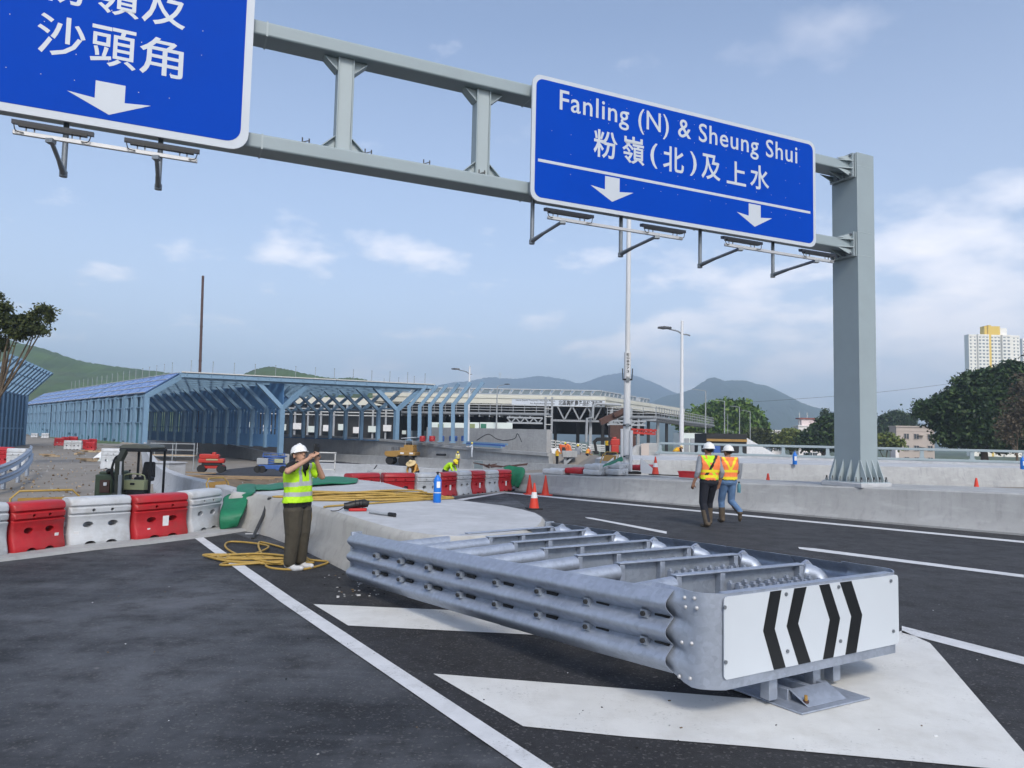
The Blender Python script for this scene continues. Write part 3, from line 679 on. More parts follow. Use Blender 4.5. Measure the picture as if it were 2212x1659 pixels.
for x in (657, 792, 918, 1037, 1150):
    u, _ = beam_u(x, 340); c = MB()
    for k in (-.06, .06): c.bar(gp(u + k, .12, ZL + .133), gp(u + k, .12, ZL + .25), .02, .02, 'bolt_dark')
    c.bar(gp(u - .07, .12, ZL + .16), gp(u + .07, .12, ZL + .22), .015, .015, 'bolt_dark')
    c.build('cable_clip', gantry, world=True, smooth=0)

# ------------------------------------------------------------------ road signs
SO = .44                                               # sign face stands this far in front of the beam axis
SP = GC + GN * SO
def sp(x, y):
    p = onplane(x, y, SP, GN); return (p - GC).dot(GE), p.z
NORM = {}
def cap_units(ch, bold):
    if (ch, bold) not in NORM:
        co, _ = text_mesh(ch, bold); NORM[ch, bold] = (co[:, 1].min(), co[:, 1].max())
    return NORM[ch, bold]
def glyph(mb, ch, u0, u1, z0, z1, m, thick, bold):
    put_text(mb, ch, m, GC + GN * SO, GE, UP, GN, u0, u1, z0, z1, bold, thick)
def sign(name, label, u0, u1, z0, z1, border, rad):
    t = thing(name, label, 'road sign', tuple(gp((u0 + u1) / 2, SO - .05, z0)))
    mb = MB(); q = rounded(u0, u1, z0, z1, rad)
    mb.prism([gp(a, SO - .045, b) for a, b in q], GN * .045, 'sign_white'); mb.build('border', t, world=True, smooth=20)
    mb = MB(); q = rounded(u0 + border, u1 - border, z0 + border, z1 - border, rad - border * .5)
    mb.prism([gp(a, SO, b) for a, b in q], GN * .004, 'sign_blue'); mb.build('panel', t, world=True, smooth=20)
    mb = MB()
    for k in range(5):
        zz = z0 + .15 + (z1 - z0 - .3) * k / 4
        mb.bar(gp(u0 + .1, SO - .085, zz), gp(u1 - .1, SO - .085, zz), .08, .06, 'sign_back', up=UP)
    n = max(2, int((u1 - u0) / 1.5))
    for k in range(n):
        uu = u0 + .4 + (u1 - u0 - .8) * k / (n - 1); mb.bar(gp(uu, SO - .17, z0 + .1), gp(uu, SO - .17, min(z1, ZU + .5) - .05), .09, .09, 'sign_back', up=GN)
    mb.build('back_frame', t, world=True, smooth=0)
    return t
# right-hand sign
uL, zTL = sp(1151, 163); uR, zTR = sp(1761, 303); _, zBL = sp(1147, 437); _, zBR = sp(1761, 531)
z0, z1 = (zBL + zBR) / 2, (zTL + zTR) / 2
rs = sign('road_sign', 'wide blue road sign reading Fanling (N) & Sheung Shui beside the gantry column', uL, uR, z0, z1, .085, .20)
mb = MB(); ub0, zb0 = sp(1208.5, 237); ub1, zb1 = sp(1722, 352); _, zc0 = sp(1208.5, 199.6)
zb = (zb0 + zb1) / 2; capz = .42; lo, hi = cap_units('F', .008); co, _ = text_mesh('Fanling (N) & Sheung Shui', .008, 1.08); k = capz / (hi - lo)
put_text(mb, 'Fanling (N) & Sheung Shui', 'sign_white', GC + GN * SO, GE, UP, GN, ub0, ub1, zb + co[:, 1].min() * k, zb + co[:, 1].max() * k, .008, .007, 1.08)
za, zb_ = sp(1307.5, 129.6 + 427 * .5)[1], sp(1641, 129.6 + 552 * .5)[1]
def zoomb(zx, zy): return 1106 + zx * .5, 129.6 + zy * .5
cz = (za + zb_) / 2; hc = .60
for ch, a, b, fr in (('粉', 352, 455, 1), ('嶺', 476, 572, 1), ('(', 597, 628, .93), ('北', 652, 742, .95), (')', 768, 797, .93), ('及', 818, 900, .97), ('上', 927, 1010, .92), ('水', 1028, 1110, .97)):
    yy = 370 + (a - 352) * .195; ua = sp(*zoomb(a, yy))[0]; ub = sp(*zoomb(b, yy))[0]
    glyph(mb, ch, ua, ub, cz - .02, cz - .02 + hc * fr, 'sign_white', .007, .014)
mb.build('lettering', rs, world=True, smooth=0)
mb = MB(); p0 = sp(1162, 346); p1 = sp(1750, 459); zz = (p0[1] + p1[1]) / 2
mb.prism([gp(a, SO, b) for a, b in ((p0[0], zz - .03), (p1[0], zz - .03), (p1[0], zz + .03), (p0[0], zz + .03))], GN * .007, 'sign_white'); mb.build('dividing_line', rs, world=True, smooth=0)
def arrow(t, tipx, tipy, w, h, sw, sh):
    u, z = sp(tipx, tipy); mb = MB()
    q = [(0, 0), (w / 2, h * .52), (sw / 2, h * .45), (sw / 2, h), (-sw / 2, h), (-sw / 2, h * .45), (-w / 2, h * .52)]
    mb.prism([gp(u + a, SO, z + b) for a, b in q], GN * .007, 'sign_white'); mb.build('arrow', t, world=True, smooth=0)
arrow(rs, 1322, 436, 1.06, .53, .36, .3); arrow(rs, 1630, 490, 1.06, .53, .36, .3)
# left-hand sign, cut by the top and left edges of the photograph
uR2, zB2 = sp(537, 326); uT2, _ = sp(549, 10)
uR2 = (uR2 + uT2) / 2; zB2 = (zB2 + sp(20, 243)[1]) / 2
ls = sign('road_sign', 'large blue road sign with Chinese place names above a single white arrow', uR2 - 6.2, uR2, zB2, 11.0, .13, .30)
def zooma(zx, zy): return zx * .27344, zy * .27344
mb = MB(); rows = []
zl = [sp(*zooma(485, 470 - 30))[1], sp(*zooma(897, 580 - 40))[1], sp(*zooma(1275, 640 - 30))[1]]; cz = sum(zl) / 3
uc = [sp(*zooma(485, 320))[0], sp(*zooma(897, 425))[0], sp(*zooma(1275, 495))[0]]
for ch, u in zip('沙頭角', uc): glyph(mb, ch, u - .325, u + .325, cz, cz + .65, 'sign_white', .007, .008)
for ch, u in zip('粉嶺及', uc): glyph(mb, ch, u - .325, u + .325, cz + .86, cz + 1.51, 'sign_white', .007, .008)
mb.build('lettering', ls, world=True, smooth=0)
arrow(ls, *zooma(860, 908), 1.18, .52, .42, .4)
for t, us, zs in ((rs, (uL, uR), (z0, z1)), (ls, (uR2 - 6.2, uR2), (zB2, zB2 + 2.9))):      # rivets
    rnd = random.Random(4); mb = MB(); mb.prism([GE * (a * .0055) + UP * (b * .0055) for a, b in ((-1, -1), (1, -1), (1, 1), (-1, 1))], GN * .003, 'rail_light')
    r0 = mb.build('rivet', t, smooth=0); first = True; n = int((us[1] - us[0]) / .45); cnt = 0
    for i in range(1, n):
        for j in range(1, int((zs[1] - zs[0]) / .42) + 1):
            if rnd.random() < .3 or cnt >= 95: continue
            u, z = us[0] + .45 * i, zs[0] + .25 + .42 * j
            if z > zs[1] - .2: continue
            o = r0 if first else r0.copy()
            if not first: COL.objects.link(o)
            first = False; cnt += 1; o.location = gp(u, SO + .0075, z) - V(t.location)

# ------------------------------------------------------------------ lamp brackets under the signs
def sign_lights(label, posts, rail, lamps, o_rail=1.45):
    """posts: [(x, ytop, ybottom)], rail end pixels on the plane o_rail in front of the beam; lamps: pairs of end pixels"""
    P = GC + GN * .12; Q = GC + GN * o_rail
    a, b = onplane(*rail[0], Q, GN), onplane(*rail[1], Q, GN); zr = (a.z + b.z) / 2; a.z = b.z = zr
    t = thing('sign_lights', label, 'sign lights', tuple((a + b) / 2), group='lamp brackets hanging under the road signs')
    mb = MB(); mb.bar(a, b, .05, .06, 'rail_light'); r_ = mb.build('rail', t, world=True, bevel=.006)
    for x, yb in posts:
        p = onplane(x, yb, P, GN); u = (p - GC).dot(GE); m = MB()
        m.tube([gp(u, .12, ZL - .133), gp(u, .12, p.z)], .042, 'arm_steel', 10)
        m.tube([gp(u, .12, p.z + .03), gp(u, .12, p.z - .06)], .058, 'arm_steel', 10)
        m.tube([gp(u, .12, p.z), gp(u, o_rail * .42, p.z + (zr - p.z) * .36)], [.05, .036], 'arm_steel', 10)
        m.tube([gp(u, o_rail * .4, p.z + (zr - p.z) * .34), gp(u, o_rail, zr - .03)], .033, 'arm_steel', 10)
        m.box(gp(u, o_rail, zr - .05), (.10, .10, .06), 'arm_steel'); m.build('arm', t, world=True, smooth=40)
    for q0, q1 in lamps:
        a = onplane(*q0, Q, GN); b = onplane(*q1, Q, GN); zz = zr + .125; ua, ub = (a - GC).dot(GE), (b - GC).dot(GE); m = MB()
        m.prism([gp(ua, o_rail - .05, zz), gp(ua, o_rail + .06, zz - .02), gp(ua, o_rail + .06, zz + .04), gp(ua, o_rail - .05, zz + .06)], GE * (ub - ua), 'lamp_dark')
        m.prism([gp(ua + .08, o_rail - .03, zz - .035), gp(ua + .08, o_rail + .07, zz - .045), gp(ua + .08, o_rail + .07, zz), gp(ua + .08, o_rail - .03, zz)], GE * (ub - ua - .16), 'black_paint')
        for f in (.22, .78):
            uu = ua + (ub - ua) * f; m.tube([gp(uu - .05, o_rail, zz - .04), gp(uu - .05, o_rail, zr + .02), gp(uu + .05, o_rail, zr + .02), gp(uu + .05, o_rail, zz - .04)], .012, 'rail_light', 6)
        for f, s_ in ((0.03, 1), (.97, -1)):
            uu = ua + (ub - ua) * f; m.tube(smooth_path([gp(uu, o_rail + .05, zz - .02), gp(uu + s_ * .03, o_rail + .06, zz - .12), gp(uu + s_ * .12, o_rail + .04, zr)], 4), .008, 'bolt_dark', 5)
        m.build('lamp', t, world=True, smooth=20)
    return t
sign_lights('lamp bracket with two dark lamps under the left half of the right-hand sign', [(1149, 521), (1340.6, 549)], ((1182.8, 471.5), (1474, 514)), [((1176.5, 466), (1279.7, 480)), ((1385, 497), (1478, 510))])
sign_lights('lamp bracket with two dark lamps under the sign, next to the gantry column', [(1512, 573), (1669.5, 594)], ((1565.6, 528.5), (1800, 565.6)), [((1560, 524), (1643.7, 536)), ((1728.7, 552), (1801.5, 563))])
sign_lights('lamp bracket with two dark lamps hanging under the large left-hand sign', [(137, 374), (342, 402)], ((27.3, 286), (426.6, 347)), [((25, 280), (202, 307)), ((268, 317), (430.7, 343))])
# ------------------------------------------------------------------ crash cushion
CF_L, CF_R = V((1.38, 4.98, 0)), V((3.12, 6.02, 0))             # front corners in plan
CR_L, CR_R = V((-1.86, 9.02, 0)), V((.56, 10.55, 0))            # where the side rails meet the island
ZT_F, ZT_R = .835, .66                                          # rail top in front and at the island
cush = thing('crash_cushion', 'long galvanised crash cushion with ribbed side rails and a white chevron board on its nose', 'crash cushion', (1.4, 7.5, 0))
fdir = (CF_R - CF_L).normalized(); fn = V((fdir.y, -fdir.x, 0))  # front normal, towards the traffic
def wave(t): return .085 * (.5 - .5 * math.cos(6 * math.pi * t)) ** .62
NS = 48
def rail_section(p, n_, zt, h, amp, out_=0.0, th=.007):
    o = [V((p.x, p.y, zt - h * k / NS)) + n_ * (amp * wave(k / NS) + out_) for k in range(NS + 1)]
    i = [q - n_ * th for q in o[::-1]]; return o + i
def side(a, b, left):
    d = (b - a).normalized(); n_ = V((-d.y, d.x, 0)) if left else V((d.y, -d.x, 0))
    if left and n_.x > 0: n_ = -n_
    if not left and n_.x < 0: n_ = -n_
    Ln = (b - a).length; npan = 6; parts = []
    for k in range(npan):
        mb = MB(); s0, s1 = .30 + (Ln - .30) * k / npan, min(Ln, .30 + (Ln - .30) * (k + 1) / npan + .25)
        secs = []
        for j in range(6):
            s = s0 + (s1 - s0) * j / 5; f = s / Ln; bow = .05 * math.sin(math.pi * f)
            secs.append(rail_section(a + d * s + n_ * bow, n_, ZT_F + (ZT_R - ZT_F) * f, .56, 1.0, .010 * (npan - k)))
        mb.loft(secs, 'galv', close=True); parts.append(mb.build('rail_panel', cush, world=True, smooth=50))
    for k in range(8):                                          # slotted bolts in the two grooves
        f = .10 + .86 * k / 8
        for t in (1 / 3, 2 / 3):
            s = f * Ln; z = ZT_F + (ZT_R - ZT_F) * f - .56 * t; c = a + d * s + n_ * (.05 * math.sin(math.pi * f) + .055); c.z = z; m = MB()
            M3 = Matrix((d, n_, UP)).transposed()
            m.box(c + n_ * .028, (.06, .05, .055), 'galv_dark', M=M3); m.cyl(c + n_ * .05, c + n_ * .072, .018, 'bolt_dark', 6)
            m.box(c - d * .13 - n_ * .0, (.13, .02, .026), 'black_paint', M=M3)
            m.build('rail_clamp', cush, world=True, smooth=0)
    return d, n_
dL, nL = side(CF_L, CR_L, True); dR, nR = side(CF_R, CR_R, False)
# nose: one plate from the left rail round the front to the right rail, corrugations dying out at the corners
secs = []; rad = .13
def flat(p, n_, amp): return rail_section(p, n_, ZT_F + .005, .625 - .065 * min(1, amp), amp, .02 + .052 * (1 - amp) * (1 if n_ is not fn else 0), .010)
for s, amp in ((.52, 1.0), (.44, .97), (.36, .80), (.28, .5), (.21, .18), (.14, 0.0)): secs.append(flat(CF_L + dL * s, nL, amp))
cl_ = CF_L + dL * rad + fdir * 0 - nL * 0; 
for k in range(1, 6):
    n_ = (nL * (1 - k / 6) + fn * (k / 6)).normalized(); secs.append(rail_section(CF_L + (dL * .12 * (1 - k / 6) + fdir * .10 * (k / 6)) + n_ * .012, n_, ZT_F + .005, .625, 0, .02 + .052 * (1 - k / 6), .010))
for f in (.06, .3, .5, .7, .94): secs.append(flat(CF_L + (CF_R - CF_L) * f, fn, 0))
for k in range(1, 6):
    n_ = (fn * (1 - k / 6) + nR * (k / 6)).normalized(); secs.append(rail_section(CF_R + (-fdir * .10 * (1 - k / 6) + dR * .12 * (k / 6)) + n_ * .012, n_, ZT_F + .005, .625, 0, .02 + .052 * (k / 6), .010))
for s, amp in ((.14, 0.0), (.21, .18), (.28, .5), (.36, .80), (.44, .97), (.52, 1.0)): secs.append(flat(CF_R + dR * s, nR, amp))
mb = MB(); mb.loft(secs, 'galv', close=True); nose = mb.build('nose_plate', cush, world=True, smooth=55)
mb = MB(); mb.bar(CF_L + fdir * .08 + UP * .832 + fn * -.02, CF_R - fdir * .08 + UP * .832 + fn * -.02, .075, .014, 'galv'); mb.build('nose_rim', cush, world=True, bevel=.004)
for s, z in ((.12, .80), (.20, .79), (.10, .74), (.19, .73), (.14, .50), (.22, .49), (.15, .27), (.24, .26)):
    m = MB(); p = CF_L + dL * s + nL * .074 + UP * z; m.ball(p, .014, 'rail_light', 6); m.build('nose_bolt', cush, world=True)
for s, z in ((.12, .80), (.20, .79), (.14, .50), (.15, .27)):
    m = MB(); p = CF_R + dR * s + nR * .074 + UP * z; m.ball(p, .014, 'rail_light', 6); m.build('nose_bolt', cush, world=True)
# chevron board
wF = (CF_R - CF_L).length; b0, b1, bz0, bz1 = .045, wF - .035, .285, .822
def fp(u, z, o=0.0): return CF_L + fdir * u + fn * (.022 + o) + UP * z
mb = MB(); mb.prism([fp(a, b) for a, b in rounded(b0, b1, bz0, bz1, .03, 4)], fn * .008, 'white_panel')
board = mb.build('chevron_board', cush, world=True, smooth=20)
def fb(x, y):
    p = onplane(x, y, CF_L + fn * .03, fn); return (p - CF_L).dot(fdir), p.z
def zc(zx, zy): return (1600 + zx * .32543) / 1.15732, (1280 + zy * .32543) / 1.15732
for q in ([(1000, 588), (1085, 572), (1033, 897), (1117, 1197), (1028, 1220), (945, 913)], [(1185, 563), (1278, 548), (1213, 857), (1310, 1163), (1217, 1180), (1126, 878)],
          [(1375, 538), (1452, 526), (1535, 815), (1483, 1126), (1405, 1141), (1457, 828)], [(1535, 514), (1622, 506), (1705, 790), (1660, 1093), (1577, 1108), (1622, 803)]):
    P = [fb(*zc(*a)) for a in q]
    P = [(u, max(bz0 + .002, min(bz1 - .002, z))) for u, z in P]
    P[0] = (P[0][0], bz1 - .002); P[1] = (P[1][0], bz1 - .002); P[3] = (P[3][0], bz0 + .002); P[4] = (P[4][0], bz0 + .002)
    mb = MB(); mb.prism([fp(u, z, .008) for u, z in P], fn * .003, 'black_paint')
    mb.build('chevron', board, smooth=0).matrix_parent_inverse = Matrix.Translation(-V(cush.location))
for a in ((648, 731), (655, 1152), (1120, 630), (1130, 1068), (1523, 574), (1537, 990), (1924, 528), (1943, 914)):
    mb = MB(); u, z = fb(*zc(*a)); mb.cyl(fp(u, z, .008), fp(u, z, .018), .013, 'arm_steel', 8)
    mb.build('screw', board, smooth=20).matrix_parent_inverse = Matrix.Translation(-V(cush.location))
# cross frames with side tubes and crush cartridges
FL = [(1454.7, 1243, 1730, 1218), (1333.7, 1216.7, 1589.7, 1196.6), (1243.8, 1200, 1488.5, 1181), (1170.6, 1185, 1401, 1167), (1106, 1171.3, 1325, 1154.4), (1052.5, 1160, 1260.7, 1144.8), (1007.5, 1152, 1193, 1138)]
def isect(p, d, a, b):
    """plan point where the line p + t d meets the segment line a-b"""
    e = b - a; det = d.x * -e.y + e.x * d.y; r = a - p; t = (r.x * -e.y + e.x * r.y) / det; return p + d * t
prevc = None; frames_c = []
for k, (xa, ya, xb, yb) in enumerate(FL):
    z = .80 - .020 * k; A, B = G(xa, ya, z), G(xb, yb, z); A.z = B.z = 0; d = (B - A).normalized(); n_ = V((d.y, -d.x, 0))
    mb = MB(); mb.bar(A + UP * z, B + UP * z, .075, .012, 'galv', up=UP)
    mb.bar(A + UP * (z - .21) - n_ * .035, B + UP * (z - .21) - n_ * .035, .40, .008, 'galv_dark', up=n_)
    for e in (A + d * .03, B - d * .03, A + (B - A) * .34): mb.box(e + UP * (z - .22), (.05, .07, .42), 'galv', M=Matrix((d, n_, UP)).transposed())
    for f in (.3, .7): mb.box(A + (B - A) * f + UP * ((z - .4) / 2 + .03), (.09, .09, z - .42), 'galv', M=Matrix((d, n_, UP)).transposed())
    mb.build('cross_frame', cush, world=True, bevel=.003)
    zt = z - .075
    Lw = isect(A, -d, CF_L, CR_L) + d * .06; t = MB(); t.tube([Lw + UP * (zt - .03), A + UP * zt - d * .005], .070, 'galv', 14)
    t.build('side_tube', cush, world=True, smooth=60)
    Rw = isect(B, d, CF_R, CR_R) - d * .10; t = MB()
    pth = smooth_path([B + UP * zt + d * .01, B + (Rw - B) * .45 + UP * zt, Rw - d * .12 + UP * (zt + .005), Rw - d * .02 - n_ * -.05 + UP * (zt - .03), Rw + n_ * .10 + UP * (zt - .12)], 4)
    t.tube(pth, [.068 + .016 * (i / (len(pth) - 1)) for i in range(len(pth))], 'galv', 14)
    t.prism([Rw - d * .16 + UP * (zt + .06) - n_ * .02, Rw - d * .06 + UP * (zt + .105) - n_ * .02, Rw + d * .03 + UP * (zt + .03) - n_ * .02], n_ * .03, 'galv')
    t.build('side_tube', cush, world=True, smooth=60)
    frames_c.append((A, B, d, n_, z))
for k in range(len(frames_c)):
    A, B, d, n_, z = frames_c[k]
    if k == 0: continue
    A0, B0 = frames_c[k - 1][0], frames_c[k - 1][1]; mb = MB()
    for i in range(11):
        for j in range(6):
            f = .365 + .056 * i; p = (A + (B - A) * f) * (1 - .14 * j - .13) + (A0 + (B0 - A0) * f) * (.14 * j + .13)
            mb.box(p + UP * (z - .16 - .02 * (i % 2)), (.036, .05, .16), 'galv', M=Matrix((d, n_, UP)).transposed())
            mb.cyl(p + UP * (z - .08 - .02 * (i % 2)), p + UP * (z - .065 - .02 * (i % 2)), .016, 'galv', 6)
    q = [A + (B - A) * .34, A + (B - A) * .96, A0 + (B0 - A0) * .96, A0 + (B0 - A0) * .34]
    mb.prism([p * .9 + (sum(q, V()) / 4) * .1 + UP * (z - .30) for p in q], UP * .05, 'galv_dark')
    mb.build('crush_cartridge', cush, world=True, smooth=0)
# cartridge between nose and first frame
A, B, d, n_, z = frames_c[0]; mb = MB()
for i in range(11):
    for j in range(6):
        p = A + (B - A) * (.365 + .056 * i) + n_ * (.08 + .095 * j); mb.box(p + UP * (z - .16 - .02 * (i % 2)), (.036, .05, .16), 'galv', M=Matrix((d, n_, UP)).transposed()); mb.cyl(p + UP * (z - .08 - .02 * (i % 2)), p + UP * (z - .065 - .02 * (i % 2)), .016, 'galv', 6)
mb.prism([A + (B - A) * .32 + UP * (z - .30), A + (B - A) * .97 + UP * (z - .30), A + (B - A) * .97 + n_ * .62 + UP * (z - .30), A + (B - A) * .32 + n_ * .62 + UP * (z - .30)], UP * .05, 'galv_dark')
mb.build('crush_cartridge', cush, world=True, smooth=0)
# base plate, track and front legs
T0, T1, T2 = G(1732.6, 1549), G(1880, 1514), G(1577, 1491)
ax = ((CR_L + CR_R) / 2 - (CF_L + CF_R) / 2).normalized(); bd = (T1 - T0).normalized()
mb = MB(); Lb = 6.0
mb.prism([T0 + UP * .012, T1 + UP * .012, T1 + ax * Lb + UP * .012, T0 + ax * Lb + UP * .012], UP * .012, 'galv')
wB = (T1 - T0).length
for f in (.22, .50, .74):
    p = T0 + bd * wB * f + ax * .22; mb.bar(p + UP * .06, p + ax * (Lb - .4) + UP * .06, .05, .08, 'galv')
p0, p1 = T0 + bd * wB * .20 + ax * .06, T0 + bd * wB * .76 + ax * .06
mb.prism([p0 + UP * .024, p1 + UP * .024, p1 + ax * .15 + UP * .10, p0 + ax * .15 + UP * .10], ax * .012, 'galv')
mb.build('base_track', cush, world=True, bevel=.004)
for x, y, zt in ((1706, 1530, .26), (1800, 1500, .27), (1843, 1486, .27)):
    p = G(x, y, .03) + ax * .17; m = MB(); m.box(p + UP * ((zt - .03) / 2 + .03), (.085, .085, zt), 'galv', M=Matrix((fdir, fn, UP)).transposed())
    m.build('leg', cush, world=True, bevel=.006)
p = G(1741, 1521, .03); m = MB(); m.cyl(p, p + UP * .06, .012, 'machine_ochre', 8); m.cyl(p + UP * .01, p + UP * .025, .022, 'rust', 6); m.build('anchor_bolt', cush, world=True)
# brackets fixing the rails to the island
m = MB(); e = CR_L + UP * 0; m.box(CR_L - dL * .02 + nL * -.02 + UP * .44, (.03, .14, .46), 'galv_dark', M=Matrix((dL, nL, UP)).transposed()); m.box(CR_R - dR * .02 + UP * .44, (.03, .14, .46), 'galv_dark', M=Matrix((dR, nR, UP)).transposed())
m.build('end_bracket', cush, world=True, bevel=.004)
# ------------------------------------------------------------------ people
def tapered(bm, p, q, r1, r2, n=12):
    p, q = V(p), V(q); d = q - p
    if d.length > 1e-5:
        z = d.normalized(); a = z.orthogonal().normalized(); b = z.cross(a)
        rings = []
        for c, r in ((p, r1), (q, r2)): rings.append([bm.verts.new(c + a * (r * math.cos(2 * math.pi * k / n)) + b * (r * math.sin(2 * math.pi * k / n))) for k in range(n)])
        for k in range(n): bm.faces.new((rings[0][k], rings[0][(k + 1) % n], rings[1][(k + 1) % n], rings[1][k]))
        bm.faces.new(rings[0][::-1]); bm.faces.new(rings[1])
    for c, r in ((p, r1), (q, r2)):
        bmesh.ops.create_icosphere(bm, subdivisions=2, radius=r, matrix=Matrix.Translation(c))
def person(label, loc, rz, J, look, scale=1.0, voxel=.012, group=None, fingers=True):
    """one continuous body grown from the joints J, dressed by `look`; local x = the person's right, y = forward"""
    t = thing('person', label, 'person', loc, rz, group); t.scale = (scale,) * 3
    g = lambda k: V(J[k])
    S = []                                              # (p, q, r1, r2, material, is torso)
    T, A_, B_, SK = look['top'], look['bottom'], look['boot'], look['skin']
    up_ = (g('chest') - g('pelvis')).normalized(); side_ = (g('shR') - g('shL')).normalized(); fat = look.get('fat', 1.0)
    for x in (-.075, 0, .075):
        S.append((g('pelvis') + side_ * x + up_ * .03, g('waist') + side_ * x, .112 * fat, .108 * fat, T, 1))
        S.append((g('waist') + side_ * x, g('chest') + side_ * x * 1.25, .108 * fat, .118, T, 1))
    S.append((g('shL') + side_ * .035, g('shR') - side_ * .035, .075, .075, T, 1)); S.append((g('chest'), g('neck') - up_ * .05, .11, .075, T, 1))
    S.append((g('neck') - up_ * .05, g('head') - up_ * .03, .055, .052, SK, 0))
    S.append((g('hipL'), g('hipR'), .115, .115, A_, 0))
    if look.get('untuck'): S[-1] = (g('hipL') + V((0, 0, -.09)), g('hipR') + V((0, 0, -.09)), .11, .11, A_, 0); S.append((g('hipL'), g('hipR'), .138, .138, T, 1)); S.append((g('hipL') + V((0, 0, -.03)), g('hipR') + V((0, 0, -.03)), .140, .140, T, 1))
    lr = look.get('leg', 1.0); cut = look.get('sleeve', .55)
    for s_ in 'LR':
        sh, el, wr = g('sh' + s_), g('el' + s_), g('wr' + s_)
        if cut <= 1: 
            m_ = sh + (el - sh) * cut; S.append((sh, m_, .068, .062, T, 2)); S.append((m_, el, .046, .043, SK, 0)); S.append((el, wr, .043, .030, SK, 0))
        else:
            m_ = el + (wr - el) * (cut - 1); S.append((sh, el, .066, .056, T, 2)); S.append((el, m_, .056, .048, T, 2)); S.append((m_, wr, .036, .030, SK, 0))
        S.append((g('hip' + s_).lerp(g('kn' + s_), .26 if look.get('untuck') else 0), g('kn' + s_), .095 * lr, .075 * lr, A_, 0)); S.append((g('kn' + s_), g('an' + s_) + V((0, 0, .03)), .072 * lr, .058 * lr, A_, 0))
        an, to = g('an' + s_), g('to' + s_); bh = look.get('boot_h', .06)
        kn = g('kn' + s_); S.append((an, an + (kn - an).normalized() * (bh + .02), .062 * lr if bh > .1 else .052, .068 * lr if bh > .1 else .05, B_, 0)); hl = an - (to - an).normalized() * .05
        low = V((0, 0, -.035)) if look.get('flat', True) else V((0, 0, -.02))
        S.append((hl + low, an + (to - an) * .5 + low, .042, .045, B_, 0)); S.append((an + (to - an) * .5 + low, to + V((0, 0, .002)), .046, .036, B_, 0))
        hd = J.get('hand' + s_) or (wr + (wr - el).normalized() * .09); hd = V(hd)
        d = (hd - wr).normalized(); pal = wr + d * .075
        S.append((wr, pal, .029, .031, SK, 0)); S.append((wr, pal + side_ * .018, .026, .022, SK, 0))
        if fingers:
            fl = V(J.get('curl' + s_, (0, .3, -.3))).normalized(); ac = d.cross(fl).normalized()
            for k, ln in ((-1.5, .062), (-.5, .074), (.5, .070), (1.5, .055)):
                b0 = pal + ac * (k * .0185) + d * .012; b1 = b0 + d * ln * .5 + fl * ln * .25; b2 = b1 + d * ln * .2 + fl * ln * .5
                S.append((b0, b1, .0098, .0092, SK, 0)); S.append((b1, b2, .0092, .0082, SK, 0))
            th = wr + d * .03 + ac * .028; S.append((th, th + ac * .03 + d * .03 + fl * .012, .012, .010, SK, 0)); S.append((th + ac * .03 + d * .03 + fl * .012, th + ac * .03 + d * .055 + fl * .03, .010, .009, SK, 0))
    H = g('head'); hy, hp = J.get('hyaw', 0), J.get('hpitch', 0)
    HM = Matrix.Rotation(hy, 3, 'Z') @ Matrix.Rotation(hp, 3, 'X')
    h = lambda x, y, z: H + HM @ V((x, y, z))
    S += [(h(0, .005, .03), h(0, -.02, .035), .085, .088, SK, 0), (h(0, .03, -.06), h(0, .035, .02), .058, .072, SK, 0), (h(0, .055, -.085), h(0, .04, -.06), .034, .05, SK, 0),
          (h(0, .100, .012), h(0, .116, -.022), .012, .017, SK, 0), (h(0, .088, -.055), h(0, .090, -.062), .020, .020, SK, 0),
          (h(.082, -.008, .01), h(.084, -.01, -.035), .018, .014, SK, 0), (h(-.082, -.008, .01), h(-.084, -.01, -.035), .018, .014, SK, 0)]
    bm = bmesh.new()
    for p, q, r1, r2, _, _ in S: tapered(bm, p, q, r1, r2)
    me = bpy.data.meshes.new('t'); bm.to_mesh(me); bm.free(); o = bpy.data.objects.new('t', me); COL.objects.link(o)
    md = o.modifiers.new('r', 'REMESH'); md.mode = 'VOXEL'; md.voxel_size = voxel
    md = o.modifiers.new('s', 'SMOOTH'); md.iterations = 4 if voxel < .011 else 2; md.factor = .5
    me2 = evaluated_mesh(o); drop(o); me2.name = 'body'
    slots = []; 
    for sgm in S:
        if sgm[4] not in slots: slots.append(sgm[4])
    me2.materials.clear()
    for x in slots: me2.materials.append(MATS[x])
    nf = len(me2.polygons); cen = np.empty(nf * 3); me2.polygons.foreach_get('center', cen); cen = cen.reshape(-1, 3)
    best = np.full(nf, 1e9); own = np.zeros(nf, int)
    for i, (p, q, r1, r2, _, _) in enumerate(S):
        p, q = np.array(p), np.array(q); d = q - p; L2 = max(1e-9, d @ d); tt = np.clip((cen - p) @ d / L2, 0, 1)
        dist = np.linalg.norm(cen - p - tt[:, None] * d, axis=1) - (r1 + (r2 - r1) * tt); k = dist < best; best[k] = dist[k]; own[k] = i
    me2.polygons.foreach_set('material_index', [slots.index(S[i][4]) for i in own]); me2.polygons.foreach_set('use_smooth', [True] * nf)
    body = bpy.data.objects.new('body', me2); COL.objects.link(body); body.parent = t
    tor = np.array([S[i][5] for i in own])
